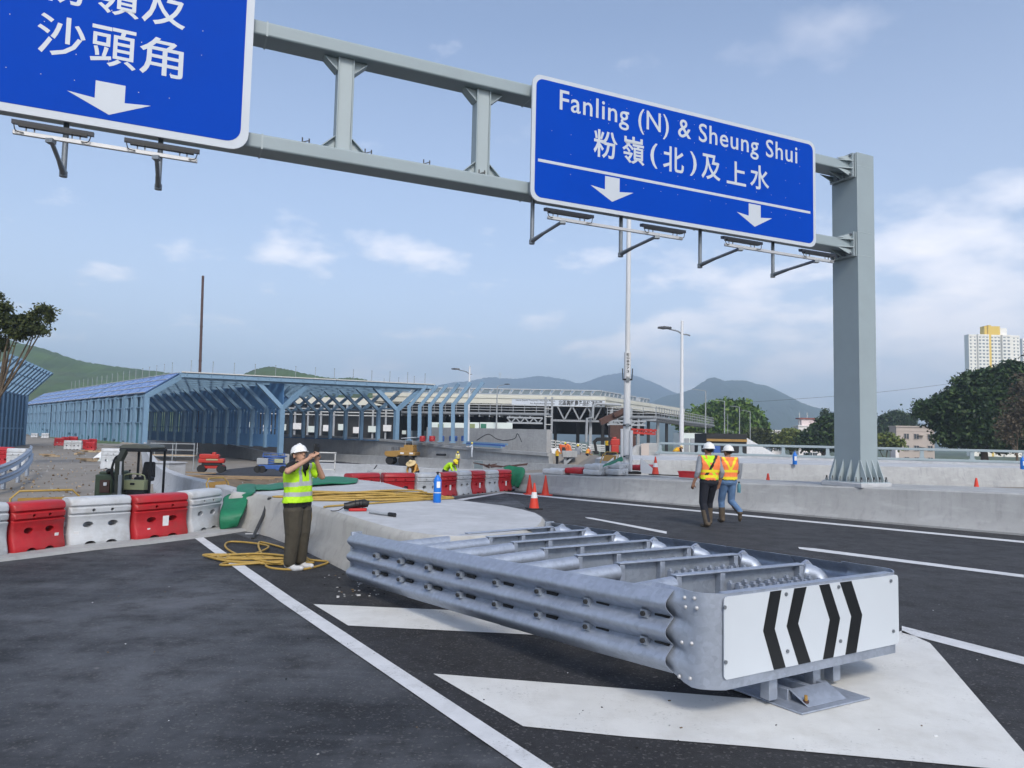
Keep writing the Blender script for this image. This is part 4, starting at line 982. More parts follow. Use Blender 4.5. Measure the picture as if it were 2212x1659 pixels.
    # clothing shells lifted off the torso
    for nm, rule, off in look.get('shells', []):
        nv = len(me2.vertices); co = np.empty(nv * 3); me2.vertices.foreach_get('co', co); co = co.reshape(-1, 3)
        no = np.empty(nv * 3); me2.vertices.foreach_get('normal', no); no = no.reshape(-1, 3)
        vmap = {}; vs, fs, ms, sl = [], [], [], []
        ax_u, ax_s = np.array(up_), np.array(side_); o0 = np.array(g('pelvis'))
        for i in range(nf):
            if tor[i] == 0: continue
            r_ = cen[i] - o0; a, b = r_ @ ax_u, r_ @ ax_s; fwd = me2.polygons[i].normal.dot(up_.cross(side_))
            mname = rule(a, b, fwd, tor[i])
            if not mname: continue
            if mname not in sl: sl.append(mname)
            f = []
            for v_ in me2.polygons[i].vertices:
                if v_ not in vmap: vmap[v_] = len(vs); vs.append(co[v_] + no[v_] * off)
                f.append(vmap[v_])
            fs.append(f); ms.append(sl.index(mname))
        if not fs: continue
        m3 = bpy.data.meshes.new(nm); m3.from_pydata([tuple(x) for x in vs], [], fs)
        for x in sl: m3.materials.append(MATS[x])
        m3.polygons.foreach_set('material_index', ms); m3.polygons.foreach_set('use_smooth', [True] * len(fs)); m3.update()
        o3 = bpy.data.objects.new(nm, m3); COL.objects.link(o3); o3.parent = t
        sd = o3.modifiers.new('thick', 'SOLIDIFY'); sd.thickness = .006; sd.offset = 1
    HM4 = HM
    if look.get('hair'):
        mb = MB(); prof = [(.096 * math.sin(a), .096 * math.cos(a)) for a in [math.pi * k / 10 for k in range(0, 7)]]
        mb.lathe([(max(r, .001), z) for r, z in prof], look['hair'], h(0, -.022, .03), 16, HM4 @ Matrix.Rotation(R(28), 3, 'X')); mb.build('hair', t)
    hm = look.get('helmet')
    if hm:
        mb = MB(); c = h(0, -.012, .055)
        prof = [(.001, .098), (.05, .092), (.088, .066), (.108, .025), (.113, -.012), (.120, -.018), (.120, -.026), (.108, -.022)]
        mb.lathe(prof, hm, c, 24, HM4 @ Matrix.Diagonal((.98, 1.12, 1.0)))
        brim = []
        for k in range(13):
            a = R(20 + 140 * k / 12); brim.append((math.cos(a) * .112, math.sin(a) * .126, -.015)); 
        outer = [(x * 1.06, y * 1.30 + .006, -.032) for x, y, z in brim]
        P = [c + HM4 @ V(p) for p in brim + outer]; n = 13; fs = [(i, i + 1, n + i + 1, n + i) for i in range(n - 1)]
        dn = HM4 @ V((0, 0, -.007)); mb.add(P + [p + dn for p in P], fs + [tuple(2 * n + j for j in f[::-1]) for f in fs] + [(n + i, n + i + 1, 3 * n + i + 1, 3 * n + i) for i in range(n - 1)], hm)
        mb.tube([c + HM4 @ V((0, y, z)) for y, z in ((-.10, .06), (-.05, .094), (0, .104), (.05, .097), (.10, .062))], .012, hm, 8)
        mb.build('helmet', t)
    if look.get('hat'):
        mb = MB(); mb.lathe([(.001, .10), (.06, .095), (.09, .05), (.10, .0), (.15, -.02), (.235, -.055), (.235, -.06), (.1, -.01)], 'straw', h(0, -.01, .06), 24, HM4); mb.build('straw_hat', t)
    t['h'] = 0; del t['h']
    return t, h, HM
def pose(hgt=1.72, **kw):
    J = dict(pelvis=(0, 0, .96), waist=(0, 0, 1.10), chest=(0, 0, 1.30), neck=(0, 0, 1.47), head=(0, .015, 1.585), shL=(-.185, 0, 1.41), shR=(.185, 0, 1.41),
             elL=(-.26, -.03, 1.12), elR=(.26, -.03, 1.12), wrL=(-.27, .04, .88), wrR=(.27, .04, .88), hipL=(-.09, 0, .93), hipR=(.09, 0, .93),
             knL=(-.10, .02, .50), knR=(.10, .02, .50), anL=(-.10, -.02, .09), anR=(.10, -.02, .09), toL=(-.11, .15, .04), toR=(.11, .15, .04))
    J.update(kw); return J
def vest(base, band, hem=-.02, low=(.02, .07), mid=(.17, .22), straps=True, neck=.50, alt=None, v_back=False):
    def rule(a, b, fwd, tr):
        if a < hem or a > neck: return None
        if tr == 2 and abs(b) > .19: return None
        if abs(b) > .235: return None
        if fwd > .35 and a > .30 and abs(b) < (a - .30) * .42: return None      # open neck
        if low[0] < a < low[1] or mid[0] < a < mid[1]: return band
        if v_back and fwd < 0 and a > mid[1]:
            if abs(abs(b) - (a - mid[1]) * .55) < .028: return band
            return base
        if straps and a > mid[1] and .075 < abs(b) < .125: return band
        return alt if (alt and a < low[0]) else base
    return rule
LIME = [('hivis_vest', vest('hivis_lime', 'reflect', hem=-.035, low=(.05, .11), mid=(.19, .25)), .016)]
# the man in the foreground taking a photograph
mloc = G(637, 1229); mloc.z = 0
mJ = pose(elR=(.36, .12, 1.37), wrR=(.085, .22, 1.53), handR=(.03, .262, 1.585), elL=(-.24, .22, 1.28), wrL=(-.09, .235, 1.50), handL=(-.06, .250, 1.585),
          shR=(.19, .02, 1.43), shL=(-.19, .02, 1.42), curlR=(-.8, .3, .2), curlL=(.7, .4, .2), hyaw=R(-18), hpitch=R(16), head=(.0, .0, 1.585), chest=(0, -.02, 1.30), neck=(0, -.01, 1.47),
          hipL=(-.085, 0, .93), hipR=(.085, 0, .93), knL=(-.085, .03, .50), knR=(.09, .02, .50), anL=(-.10, .0, .09), anR=(.11, .0, .09), toL=(-.12, .19, .04), toR=(.10, .20, .04))
man, hh, HMm = person('person in white hard hat and lime vest holding a phone up to photograph', mloc, R(-116), mJ,
    dict(top='shirt_black', bottom='trouser_olive', boot='shoe_white', skin='skin', sleeve=.62, untuck=True, leg=1.48, fat=1.12, hair='hair', helmet='helmet_white', shells=LIME), .97, .0085)
gl = MB()
for s_ in (-1, 1):
    c = [hh(s_ * .034 + .028 * math.cos(a), .104, .022 + .021 * math.sin(a)) for a in [2 * math.pi * k / 12 for k in range(13)]]; gl.tube(c, .003, 'black_paint', 5, False)
    gl.tube([hh(s_ * .062, .100, .025), hh(s_ * .088, .0, .02)], .003, 'black_paint', 5)
gl.tube([hh(-.008, .11, .022), hh(.008, .11, .022)], .003, 'black_paint', 5); gl.build('glasses', man, smooth=60)
MM = Matrix.LocRotScale(mloc, Euler((0, 0, R(-116))), V((.97,) * 3)); ph = thing('phone', 'black phone held up in front of his face by the man in lime', 'phone', tuple(MM @ V((-.02, .285, 1.645))), R(-146))
mb = MB(); mb.box((0, 0, .02), (.078, .010, .162), 'black_paint'); mb.build('case', ph, bevel=.004); mb = MB(); mb.box((0, -.0062, .02), (.070, .002, .150), 'window_dark'); mb.build('screen', ph, smooth=0)
mb = MB(); mb.box((-.02, .007, .075), (.026, .005, .03), 'lamp_dark'); mb.build('camera_bump', ph, smooth=0)
# two workers walking away on the right carriageway
def vestA(a, b, fwd, tr):
    if a < -.03 or a > .50 or (tr == 2 and abs(b) > .20): return None
    if fwd > .35 and a > .30 and abs(b) < (a - .30) * .42: return None
    if .06 < a < .11 or .17 < a < .22: return 'hivis_yellow'
    if fwd < .25:
        if abs(b + .02 - (a - .26) * .62) < .030: return 'black_paint' if a > .10 else 'hivis_lime'
        if abs(b + .02 + (a - .26) * .62) < .032: return 'hivis_lime'
        if a > .36 and abs(b) < .08: return 'hivis_lime'
    return 'hivis_orange'
wl = G(1531, 1139); wl.z = 0
wJ = pose(elL=(-.27, -.05, 1.13), wrL=(-.33, .02, .90), handL=(-.345, .05, .81), elR=(.255, -.08, 1.13), wrR=(.235, .0, .88), handR=(.22, .03, .79), curlL=(.6, .5, 0), curlR=(-.6, .5, 0),
          hyaw=R(14), anL=(-.06, -.05, .09), toL=(-.10, .12, .035), knL=(-.11, .04, .50), anR=(.12, .22, .11), toR=(.12, .39, .10), knR=(.11, .20, .51))
person('person in white hard hat, orange vest and green safety harness walking away in navy trousers', wl, R(12), wJ,
    dict(top='shirt_grey', bottom='trouser_navy', boot='boot_brown', skin='skin_dark', sleeve=1.35, leg=1.12, boot_h=.24, hair='hair', helmet='helmet_white', shells=[('harness_vest', vestA, .016)]), 1.045, .011)
vestB = vest('hivis_orange', 'hivis_yellow', hem=-.05, low=(-.04, .08), mid=(.18, .23), straps=True, v_back=True)
wl2 = G(1573, 1131); wl2.z = 0
wJ2 = pose(elL=(-.24, .0, 1.13), wrL=(-.22, .14, .92), elR=(.25, .05, 1.14), wrR=(.18, .22, 1.0), hyaw=R(22), anL=(-.07, .16, .09), toL=(-.08, .33, .05), knL=(-.09, .16, .50),
           knR=(.10, .07, .49), anR=(.15, -.27, .27), toR=(.16, -.24, .10))
pB, _, _ = person('person in white hard hat and orange vest with yellow V stripes, striding in blue jeans', wl2, R(8), wJ2,
    dict(top='shirt_grey', bottom='denim', boot='boot_brown', skin='skin_dark', sleeve=.7, leg=1.05, boot_h=.22, hair='hair', helmet='helmet_white', shells=[('hivis_vest', vestB, .018)]), 1.015, .011)
mb = MB(); q = G(1606, 1085, .85); bot = thing('water_bottle', 'small turquoise bottle at the hip of the worker in jeans', 'bottle', (wl2.x + .235, wl2.y - .03, .70))
mb = MB(); mb.lathe([(.036, 0), (.04, .02), (.04, .17), (.02, .21), (.02, .225)], MATS and 'teal_panel', (0, 0, 0), 12); mb.build('flask', bot); mb = MB(); mb.cyl((0, 0, .22), (0, 0, .25), .022, 'black_paint'); mb.build('cap', bot)
# workers in the distance
VY = [('hivis_vest', vest('hivis_yellow', 'reflect', hem=-.02, low=(.06, .10), mid=(.18, .22)), .02)]
VO = [('hivis_vest', vest('hivis_orange', 'hivis_yellow', hem=-.02, low=(.06, .10), mid=(.18, .22)), .02)]
VA = [('hivis_vest', vest('hivis_amber', 'hivis_yellow', hem=-.02, low=(.06, .10), mid=(.18, .22)), .02)]
def look(top='shirt_grey', bottom='trouser_navy', helmet='helmet_yellow', shells=None, **k):
    d = dict(top=top, bottom=bottom, boot='boot_brown', skin='skin_dark', sleeve=1.5, leg=1.1, boot_h=.1, helmet=helmet, shells=shells or []); d.update(k); return d
BEND = dict(chest=(0, .22, 1.20), neck=(0, .36, 1.27), head=(0, .47, 1.30), shL=(-.18, .30, 1.24), shR=(.18, .30, 1.24), waist=(0, .05, 1.06), elL=(-.2, .42, .98), elR=(.2, .42, .98), wrL=(-.1, .52, .80), wrR=(.1, .52, .80), hpitch=R(-35))
REACH = dict(elL=(-.22, .22, 1.25), wrL=(-.12, .42, 1.32), elR=(.22, .20, 1.22), wrR=(.12, .42, 1.25))
GW = 'workers on the road works behind'
def far(label, x, y, Y, rz, lk, J, sc=1.0, z=None):
    p = D(x, y, Y)
    if z is not None: p.z = z
    return person(label, tuple(p), R(rz), pose(**J), lk, sc, .03, GW, fingers=False)
far('person in an ochre shirt and wide straw hat bending beside the red water barriers', 897, 1030, 34, 160, look('shirt_ochre', 'trouser_navy', None, None, hat=True), dict(BEND, hyaw=0), 1.0, -.75)
far('person in a yellow hard hat and lime top, bent down behind the water barriers', 962, 1030, 33, -110, look('hivis_lime', 'trouser_navy'), BEND, .98, -.62)
far('person in yellow helmet and vest facing the camera alone on the sunken road', 988, 1011, 76, 180, look('shirt_grey', 'boot_brown', shells=VY), {}, .98)
far('person in yellow vest stooping beside the wheels of the road roller', 848, 1004, 92, 20, look('shirt_grey', 'house_grey', 'helmet_yellow', VY), dict(BEND, chest=(0, .1, 1.27), neck=(0, .18, 1.42), head=(0, .22, 1.53)), .95)
far('person in white standing on the parapet ledge, reaching towards the retaining wall', 1019, 989, 79, 100, look('sign_white', 'sign_white', 'helmet_yellow'), dict(REACH), .95)
far('person in amber vest and black trousers guiding the lifted concrete block', 1203, 1008, 70, -70, look('shirt_ochre', 'shirt_black', 'helmet_white', VA), REACH, 1.02)
far('person in grey with a bright yellow helmet, standing behind the concrete block', 1248, 1002, 74, 170, look('shirt_grey', 'shirt_grey', 'helmet_yellow'), dict(elL=(-.25, .1, 1.15)), 1.12)
far('person in orange vest and pale helmet working right of the concrete block', 1268, 1001, 72, -60, look('shirt_grey', 'trouser_navy', 'helmet_white', VO), dict(BEND, chest=(0, .1, 1.27), neck=(0, .15, 1.42), head=(0, .2, 1.53)), .98)
far('person in plain orange crouched beside the orange machine', 1231, 986, 76, 90, look('hivis_orange', 'hivis_orange', 'helmet_yellow'), dict(BEND), .98)
far('person in amber jacket beside the red machine left of the white mast', 1312, 986, 66, -40, look('hivis_amber', 'shirt_black', 'helmet_white', VA), REACH, 1.0)
far('person in black with a striped amber vest leaning over the far platform', 1457, 995, 47.5, -75, look('shirt_black', 'shirt_black', 'straw', VA), dict(BEND), .98, .10)
# ------------------------------------------------------------------ plastic water barriers
def wb_mesh(m):
    half = [(.235, 0.0), (.24, .03), (.225, .10), (.19, .20), (.178, .30), (.182, .40), (.20, .455), (.205, .475), (.165, .50), (.205, .53), (.208, .60), (.165, .63), (.20, .66), (.195, .73), (.165, .765), (.10, .785)]
    sec = [(y, z) for y, z in half] + [(-y, z) for y, z in half[::-1]]
    mb = MB(); secs = []
    for x, k in ((-.50, .80), (-.485, .93), (-.46, 1), (.46, 1), (.485, .93), (.50, .80)):
        secs.append([V((x, y * k, z if z < .7 else z - (1 - k) * .03)) for y, z in sec])
    mb.loft(secs, m); me = mb.mesh('t'); b = bmesh.new(); b.from_mesh(me); bmesh.ops.recalc_face_normals(b, faces=b.faces); b.to_mesh(me); b.free()
    o = bpy.data.objects.new('t', me); COL.objects.link(o); cuts = []
    c = MB()
    for x in (-.2, .2):
        c.lathe([(1, -.4), (1, .4)], m, (x, 0, .325), 18, Matrix.Rotation(R(90), 3, 'X') @ Matrix.Diagonal((.085, .052, 1)))
        c.lathe([(1, -.4), (1, .4)], m, (x * .85, 0, .0), 14, Matrix.Rotation(R(90), 3, 'X') @ Matrix.Diagonal((.09, .05, 1)))
    for x in (-.13, .17): c.lathe([(1, .1), (1, .4)], m, (x, 0, .565), 10, Matrix.Rotation(R(90), 3, 'X') @ Matrix.Diagonal((.028, .028, 1)))
    cm = c.mesh('c'); b = bmesh.new(); b.from_mesh(cm); bmesh.ops.recalc_face_normals(b, faces=b.faces); b.to_mesh(cm); b.free()
    co_ = bpy.data.objects.new('c', cm); COL.objects.link(co_)
    md = o.modifiers.new('b', 'BOOLEAN'); md.object = co_; md.operation = 'DIFFERENCE'; md.solver = 'EXACT'
    me2 = evaluated_mesh(o); drop(o); drop(co_); me2.name = 'shell'; me2.materials.clear(); me2.materials.append(MATS[m])
    me2.polygons.foreach_set('material_index', [0] * len(me2.polygons)); me2.polygons.foreach_set('use_smooth', [True] * len(me2.polygons)); me2.set_sharp_from_angle(angle=R(38))
    return me2
WBM = {'r': wb_mesh('pl_red'), 'w': wb_mesh('pl_white')}
kn = {}
for k_, m_ in (('r', 'pl_red'), ('w', 'pl_white')):
    mb = MB()
    for x, zs_ in ((-.515, (.10, .30)), (.515, (.19, .39))):
        for z in zs_: mb.cyl((x, 0, z), (x, 0, z + .07), .055, m_, 12)
    kn[k_] = mb.mesh('hinge')
def water_barrier(label, p, rz, k, group, sticker=None, tilt=None, sc=1.0):
    t = thing('water_barrier', label, 'water barrier', tuple(p), rz, group); t.scale = (sc,) * 3
    if tilt: t.rotation_euler = tilt
    for nm, me in (('shell', WBM[k]), ('hinge', kn[k])):
        o = bpy.data.objects.new(nm, me); COL.objects.link(o); o.parent = t
    for (x, z, w, h_) in (sticker or []):
        mb = MB(); mb.box((x, -.190 - max(0, (.2 - z)) * .25, z), (w, .006, h_), 'label_white', M=Matrix.Rotation(R(6) if z < .25 else 0, 3, 'X')); mb.build('sticker', t, smooth=0)
    return t
RJ = random.Random(2)
def row(pts, items, group):
    """barriers set end to end along a plan polyline given by their front feet"""
    for (a, b, k, label, st) in items:
        d = (b - a).normalized(); n_ = V((-d.y, d.x, 0)); c = (a + b) / 2 + n_ * .20; c.z = .05
        t = water_barrier(label, c, math.atan2(d.y, d.x) + RJ.uniform(-.03, .03), k, group, st); t.scale = ((b - a).length * .97, 1, RJ.uniform(.885, .915))
g1, g2, g3, g4, g5, g6, g7 = G(24, 1203), G(140.5, 1186), G(143, 1185.5), G(283, 1172.7), G(288, 1172.6), G(407, 1158), G(411, 1156)
g8 = g7 + (G(482, 1141) - g7).normalized() * 1.0
g0 = g1 + (g1 - g2).normalized() * 1.02 + V((-.12, 0, 0))
L_GROUP = 'red and white water barriers across the left lane'
row(None, [(g0, g1 + (g0 - g1).normalized() * .03, 'w', 'white water barrier at the far left, cut by the edge of the picture', None),
           (g1, g2, 'r', 'darkest red water barrier, leftmost red one, with a small square sticker low down', [(.33, .20, .075, .085)]),
           (g3, g4, 'w', 'white water barrier between the two red ones, oval holes showing straw behind', [(-.38, .18, .075, .08)]),
           (g5, g6, 'r', 'red water barrier right in front of the small digger, with a tall printed sticker', [(.06, .28, .11, .20), (-.26, .15, .05, .06)]),
           (g7, g8, 'w', 'grubby white water barrier ending the row beside the green tarpaulin', None)], L_GROUP)
def wz(zx, zy): return 777.7 + zx * .15625, 933.2 + zy * .15625
e1, e0 = G(*wz(2100, 826)), G(*wz(1130, 920)); dd = (e1 - e0) / 5
M_GROUP = 'red and white water barriers behind the concrete island'
labs = [('w', 'white water barrier partly hidden by the blue gas bottle'), ('r', 'red water barrier directly right of the blue gas bottle'), ('w', 'white water barrier between two red ones, right of the gas bottle'),
        ('r', 'narrow looking red water barrier in the middle of the row behind the island'), ('w', 'white water barrier next to last in the row, left of the red end barrier'), ('r', 'red water barrier at the right end of the row, beside the leaning green tarpaulin')]
for i, (k, l) in enumerate(labs):
    a = e0 + dd * (i - 1.0); b = a + dd * .98
    if i == 0: a = a + V((-.25, .12, 0)); 
    row(None, [(a, b, k, l, [(.05, .27, .10, .19)] if k == 'r' else None)], M_GROUP)
q2 = e0 - dd + V((-.30, .15, 0)); q1 = q2 + V((-.85, -.42, 0)); row(None, [(q1, q2, 'r', 'red water barrier left of the white one behind the gas bottle', None)], M_GROUP)
q0 = q1 + V((-.70, -.9, 0)); row(None, [(q0, q1 + V((-.05, -.1, 0)), 'r', 'bright red water barrier at the left end of the row, near the yellow hose', None)], M_GROUP)
# flat stacks of barriers on the near platform
F_GROUP = 'water barriers stacked flat on the near platform'
def flat_wb(x, y, k, label, lift, rz, sc=1.0):
    p = b1_top(x, y); p.z += .155 + lift; p.z -= 0
    t = water_barrier(label, p, 0, k, F_GROUP); t.rotation_euler = (R(90), 0, R(rz)); t.scale = (1.12 * sc, .48, .75)
    t.location = V(p) + V((math.sin(R(rz)), -math.cos(R(rz)), 0)) * -.35
flat_wb(1200, 1024, 'w', 'white water barrier lying flat alone at the left end of the stack', -.08, -32, .66)
flat_wb(1245, 1024.5, 'r', 'red water barrier lying flat at the front of the stack', -.04, -34, .56)
flat_wb(1284, 1026, 'w', 'white water barrier lying flat right of the red one, bottom of its pile', -.06, -36, .52)
flat_wb(1286, 1026, 'w', 'white water barrier lying flat on top of another, right of the red one', .10, -37, .50)
flat_wb(1330, 1026, 'w', 'white water barrier lying flat against the foot of the tall mast', -.06, -40, .46)
flat_wb(1333, 1025, 'w', 'white barrier on top of the pile by the tall mast', .12, -42, .44)
flat_wb(1386, 1020, 'r', 'red water barrier lying flat just right of the tall white mast', .0, -44, .5)
# red trough on the near platform by the walkers
p = b1_top(1494, 1033); t = thing('red_tray', 'small red plastic tray on the platform left of the two walkers', 'tray', tuple(p + V((0, .3, 0))), R(-42))
mb = MB(); mb.loft([[V((x * k, y * k, z)) for x, y in ((-.3, -.14), (.3, -.14), (.3, .14), (-.3, .14))] for k, z in ((.9, 0), (1, .17), (1.06, .17), (1.06, .19), (.96, .19), (.86, .03))], 'pl_red'); mb.build('tub', t, bevel=.006)

# ------------------------------------------------------------------ traffic cones
def cone(label, p, h_, rz=0, stripe=True, group='traffic cones', plain_m='cone_red'):
    t = thing('traffic_cone', label, 'traffic cone', tuple(p), rz, group); k = h_ / .7
    mb = MB(); mb.box((0, 0, .018 * k), (.36 * k, .36 * k, .036 * k), 'rubber' if stripe else 'cone_red'); mb.build('base', t, bevel=.006)
    mb = MB(); r = lambda z: (.135 - .112 * z / .66) * k
    zs_ = [.034, .28, .281, .45, .451, .66, .675] if stripe else [.034, .66, .675]
    mb.lathe([(r(z), z * k) for z in zs_], 'cone_red', (0, 0, 0), 24); mb.build('body', t, smooth=50)
    if stripe:
        mb = MB(); mb.lathe([(r(z) + .003, z * k) for z in (.29, .44)], 'cone_white', (0, 0, 0), 24); mb.build('band', t, smooth=50)
    return t
cone('nearest traffic cone, red with a white band, at the edge of the right carriageway', G(1153.5, 1100), .70, .3)
cone('plain red cone at the foot of the platform, left of the other plain one', G(1143.5, 1068.5), .66, .2, False)
cone('plain red cone standing alone at the foot of the platform, right of the other two', G(1178, 1070), .66, .5, False)
p = b1_top(1419, 1027); cone('striped cone with a bar at its foot on top of the near platform', p + V((0, .25, 0)), .62, .3)
mb = MB(); mb.bar(p + V((-.05, -.1, .03)), p + V((.75, -.55, .03)), .06, .03, 'rubber'); tag(mb.build('rubber_bar', smooth=0), 'black bar lying on the platform beside the striped cone', 'bar')
for x, l in ((1659, 'tip of a red cone behind the platform, right of the two walkers'), (1822, 'tip of a red cone behind the platform, just left of the gantry base'), (2109, 'tip of a red cone behind the platform, far right of the gantry column')):
    q = D(x, 1040, 22.5); q.z = .12; cone(l, q, .82, .1, False, 'cone tips behind the near platform')

# ------------------------------------------------------------------ things lying on the island
def hose(name, label, pts, r=.016, n=6):
    mb = MB(); mb.tube(smooth_path(pts, n), r, 'hose_yellow', 7); return tag(mb.build(name, smooth=60), label, 'hose')
rnd = random.Random(11)
def coil(cx_, cy_, z0, a, b, rot, turns, jit):
    P = []; ca, sa = math.cos(rot), math.sin(rot); n = 10
    for k in range(int(turns * n) + 1):
        t = 2 * math.pi * k / n; f = 1 - .035 * (k / n) + rnd.uniform(-jit, jit); ox, oy = rnd.uniform(-.05, .05), rnd.uniform(-.04, .04)
        x, y = a * f * math.cos(t) + ox + .12 * math.sin(k / n * 2.1), b * f * math.sin(t) + oy
        P.append(V((cx_ + x * ca - y * sa, cy_ + x * sa + y * ca, z0 + .012 * (k / n) * (.6 + .4 * math.sin(t * 1.7)) + .016)))
    return P
c = G(790, 1078, ZI)
P = coil(c.x + .0, c.y, ZI, 1.55, .52, R(16), 11, .10)
P = [G(700, 1098, ZI) + V((0, 0, .02)), G(740, 1094, ZI) + V((0, 0, .02))] + P
s0 = G(668, 1100, ZI); down = [G(648, 1214, .02), G(655, 1195, .03), G(661, 1170, .10), G(668, 1140, .40), G(672, 1112, .62), s0 + V((.0, .05, .03))]
hose('hose', 'heap of yellow hose coiled on top of the concrete island', P)
c = G(560, 1212); P = coil(c.x, c.y, 0, .72, .27, R(-12), 5, .16)
P2_ = [G(480, 1221, .016), G(525, 1205, .03), G(580, 1180, .05), G(500, 1170, .03), G(489, 1184, .02), G(540, 1204, .02), G(640, 1196, .03), G(570, 1172, .03), G(558, 1178, .05), G(572, 1210, .03), G(582, 1226, .016), G(650, 1230, .016), G(700, 1219, .016), G(706, 1213, .016), G(675, 1210, .02)]
hose('hose', 'yellow hose in loose loops on the road at the feet of the man', P + P2_ + [G(664, 1206, .03)] + down[1:])
# blue gas bottle
t = thing('gas_bottle', 'bright blue gas bottle standing upright on the concrete island', 'gas bottle', tuple(G(944, 1085.5, ZI)))
mb = MB(); mb.lathe([(.066, 0), (.07, .012), (.07, .36), (.064, .405), (.045, .445), (.024, .465), (.02, .485)], 'gas_blue', (0, 0, 0), 24); mb.build('cylinder', t, smooth=50)
mb = MB(); mb.lathe([(.018, .485), (.018, .51), (.028, .515), (.026, .535), (.01, .54)], 'black_paint', (0, 0, 0), 10); mb.build('valve', t)
mb = MB(); mb.lathe([(.0715, .168), (.0715, .182)], 'label_white', (0, 0, 0), 24); mb.build('band', t)
def wrap(z0_, z1_, a0, a1, m): 
    mb = MB(); vs = []; n = 8
    for z in (z0_, z1_): vs += [(.0712 * math.cos(a0 + (a1 - a0) * k / n), .0712 * math.sin(a0 + (a1 - a0) * k / n), z) for k in range(n + 1)]
    mb.add(vs, [(k, k + 1, n + 2 + k, n + 1 + k) for k in range(n)], m); return mb.build('label', t, smooth=60)
wrap(.26, .37, R(-95), R(-40), 'label_white'); wrap(.19, .34, R(-175), R(-150), 'label_white')
# angle grinder bag, black over red
p = G(770, 1104, ZI); t = thing('power_tool', 'black and red power tool lying on the island near the yellow hose', 'tool', tuple(p), R(14))
mb = MB(); mb.tube([V((-.19, -.0, .075)), V((-.12, .0, .075)), V((0, .02, .105)), V((.12, .03, .115)), V((.18, .03, .10))], [.050, .062, .060, .066, .045], 'tool_black', 10)
for x in (-.02, .04, .09): mb.lathe([(.064, -.006), (.070, 0), (.064, .006)], 'tool_black', (x, .022, .105), 12, Matrix.Rotation(R(90), 3, 'Y'))
mb.build('motor_body', t, smooth=45)
mb = MB(); mb.loft([[V((x, y, z)) for x, y in ((-.12, -.07), (.15, -.06), (.16, .06), (-.10, .06))] for z in (.0, .045)], 'tool_red'); mb.build('red_housing', t, bevel=.012)
mb = MB(); mb.tube(smooth_path([V((-.19, -.02, .06)), V((-.26, -.05, .02)), V((-.34, -.05, .008)), V((-.38, -.01, .008))], 5), .007, 'tool_black', 6); mb.build('cord', t)
# grey tube with a dark end
a, b = G(799, 1109.5, ZI), G(853, 1117, ZI); d = (b - a).normalized(); t = thing('pipe', 'short grey plastic pipe with a black end cap at the front of the island', 'pipe', tuple(a))
mb = MB(); mb.cyl(a + UP * .026, b - d * .12 + UP * .026, .024, 'pipe_grey', 14); mb.build('pipe', t, world=True); mb = MB(); mb.cyl(b - d * .13 + UP * .03, b + UP * .03, .030, 'tool_black', 14); mb.cyl(b, b + d * .015 + UP * .0, .016, 'bolt_dark', 10); mb.build('end_cap', t, world=True)
# green tarpaulins
def tarp(label, rows, m='tarp_green', seed=1, amp=.03, group=None):
    r_ = random.Random(seed); mb = MB(); secs = [smooth_path(q, 4) for q in rows]
    nn = len(secs[0]); vs = [p + V((r_.uniform(-amp, amp), r_.uniform(-amp, amp), r_.uniform(-amp, amp))) for s_ in secs for p in s_]
    fs = [(i * nn + k, i * nn + k + 1, (i + 1) * nn + k + 1, (i + 1) * nn + k) for i in range(len(secs) - 1) for k in range(nn - 1)]
    mb.add(vs, fs, m); o = mb.build('tarpaulin', smooth=80); sd = o.modifiers.new('thick', 'SOLIDIFY'); sd.thickness = .01; sb = o.modifiers.new('s', 'SUBSURF'); sb.levels = sb.render_levels = 1
    return tag(o, label, 'tarpaulin', group)
def off(p, dx, dy, dz): return p + V((dx, dy, dz))
A = [G(553, 1052, ZI), G(530, 1060, ZI), G(512, 1067, ZI), G(500, 1068, .58)]
tarp('green tarpaulin draped over the left end of the concrete island', [
    [off(G(556, 1049, ZI), 0, .1, .03), off(G(552, 1066, ZI), 0, 0, .035), off(G(548, 1082, .52), -.05, -.1, .02), off(G(536, 1112, .30), -.06, -.1, .02), off(G(524, 1140, .06), -.05, -.08, .01)],
    [off(G(528, 1049, ZI), 0, .1, .03), off(G(527, 1062, ZI), 0, 0, .04), off(G(518, 1080, .52), -.08, -.12, .03), off(G(510, 1112, .30), -.10, -.12, .02), off(G(504, 1143, .04), -.08, -.1, .01)],
    [off(G(508, 1054, ZI), 0, .1, .03), off(G(508, 1063, ZI), 0, 0, .02), off(G(498, 1078, .52), -.1, -.1, .02), off(G(492, 1112, .30), -.1, -.1, .01), off(G(487, 1144, .03), -.06, -.1, .01)]], seed=3)
tarp('long green tarpaulin rolled along the back of the island behind the man', [
    [off(G(549, 1063, ZI), 0, 0, .02), off(G(600, 1060, ZI), 0, 0, .03), off(G(670, 1053, ZI), 0, 0, .06), off(G(720, 1050, ZI), 0, 0, .04), off(G(774, 1046, ZI), 0, 0, .03)],
    [off(G(549, 1056, ZI), 0, .05, .10), off(G(600, 1052, ZI), 0, .05, .10), off(G(670, 1045, ZI), 0, .05, .16), off(G(720, 1041, ZI), 0, .05, .18), off(G(774, 1040, ZI), 0, .05, .10)],
    [off(G(549, 1051, ZI), 0, .1, .02), off(G(600, 1047, ZI), 0, .1, .04), off(G(670, 1041, ZI), 0, .1, .05), off(G(720, 1036, ZI), 0, .1, .04), off(G(774, 1037, ZI), 0, .1, .02)]], seed=5, amp=.02)
gA, gB = G(1106, 1060), G(1124, 1062)
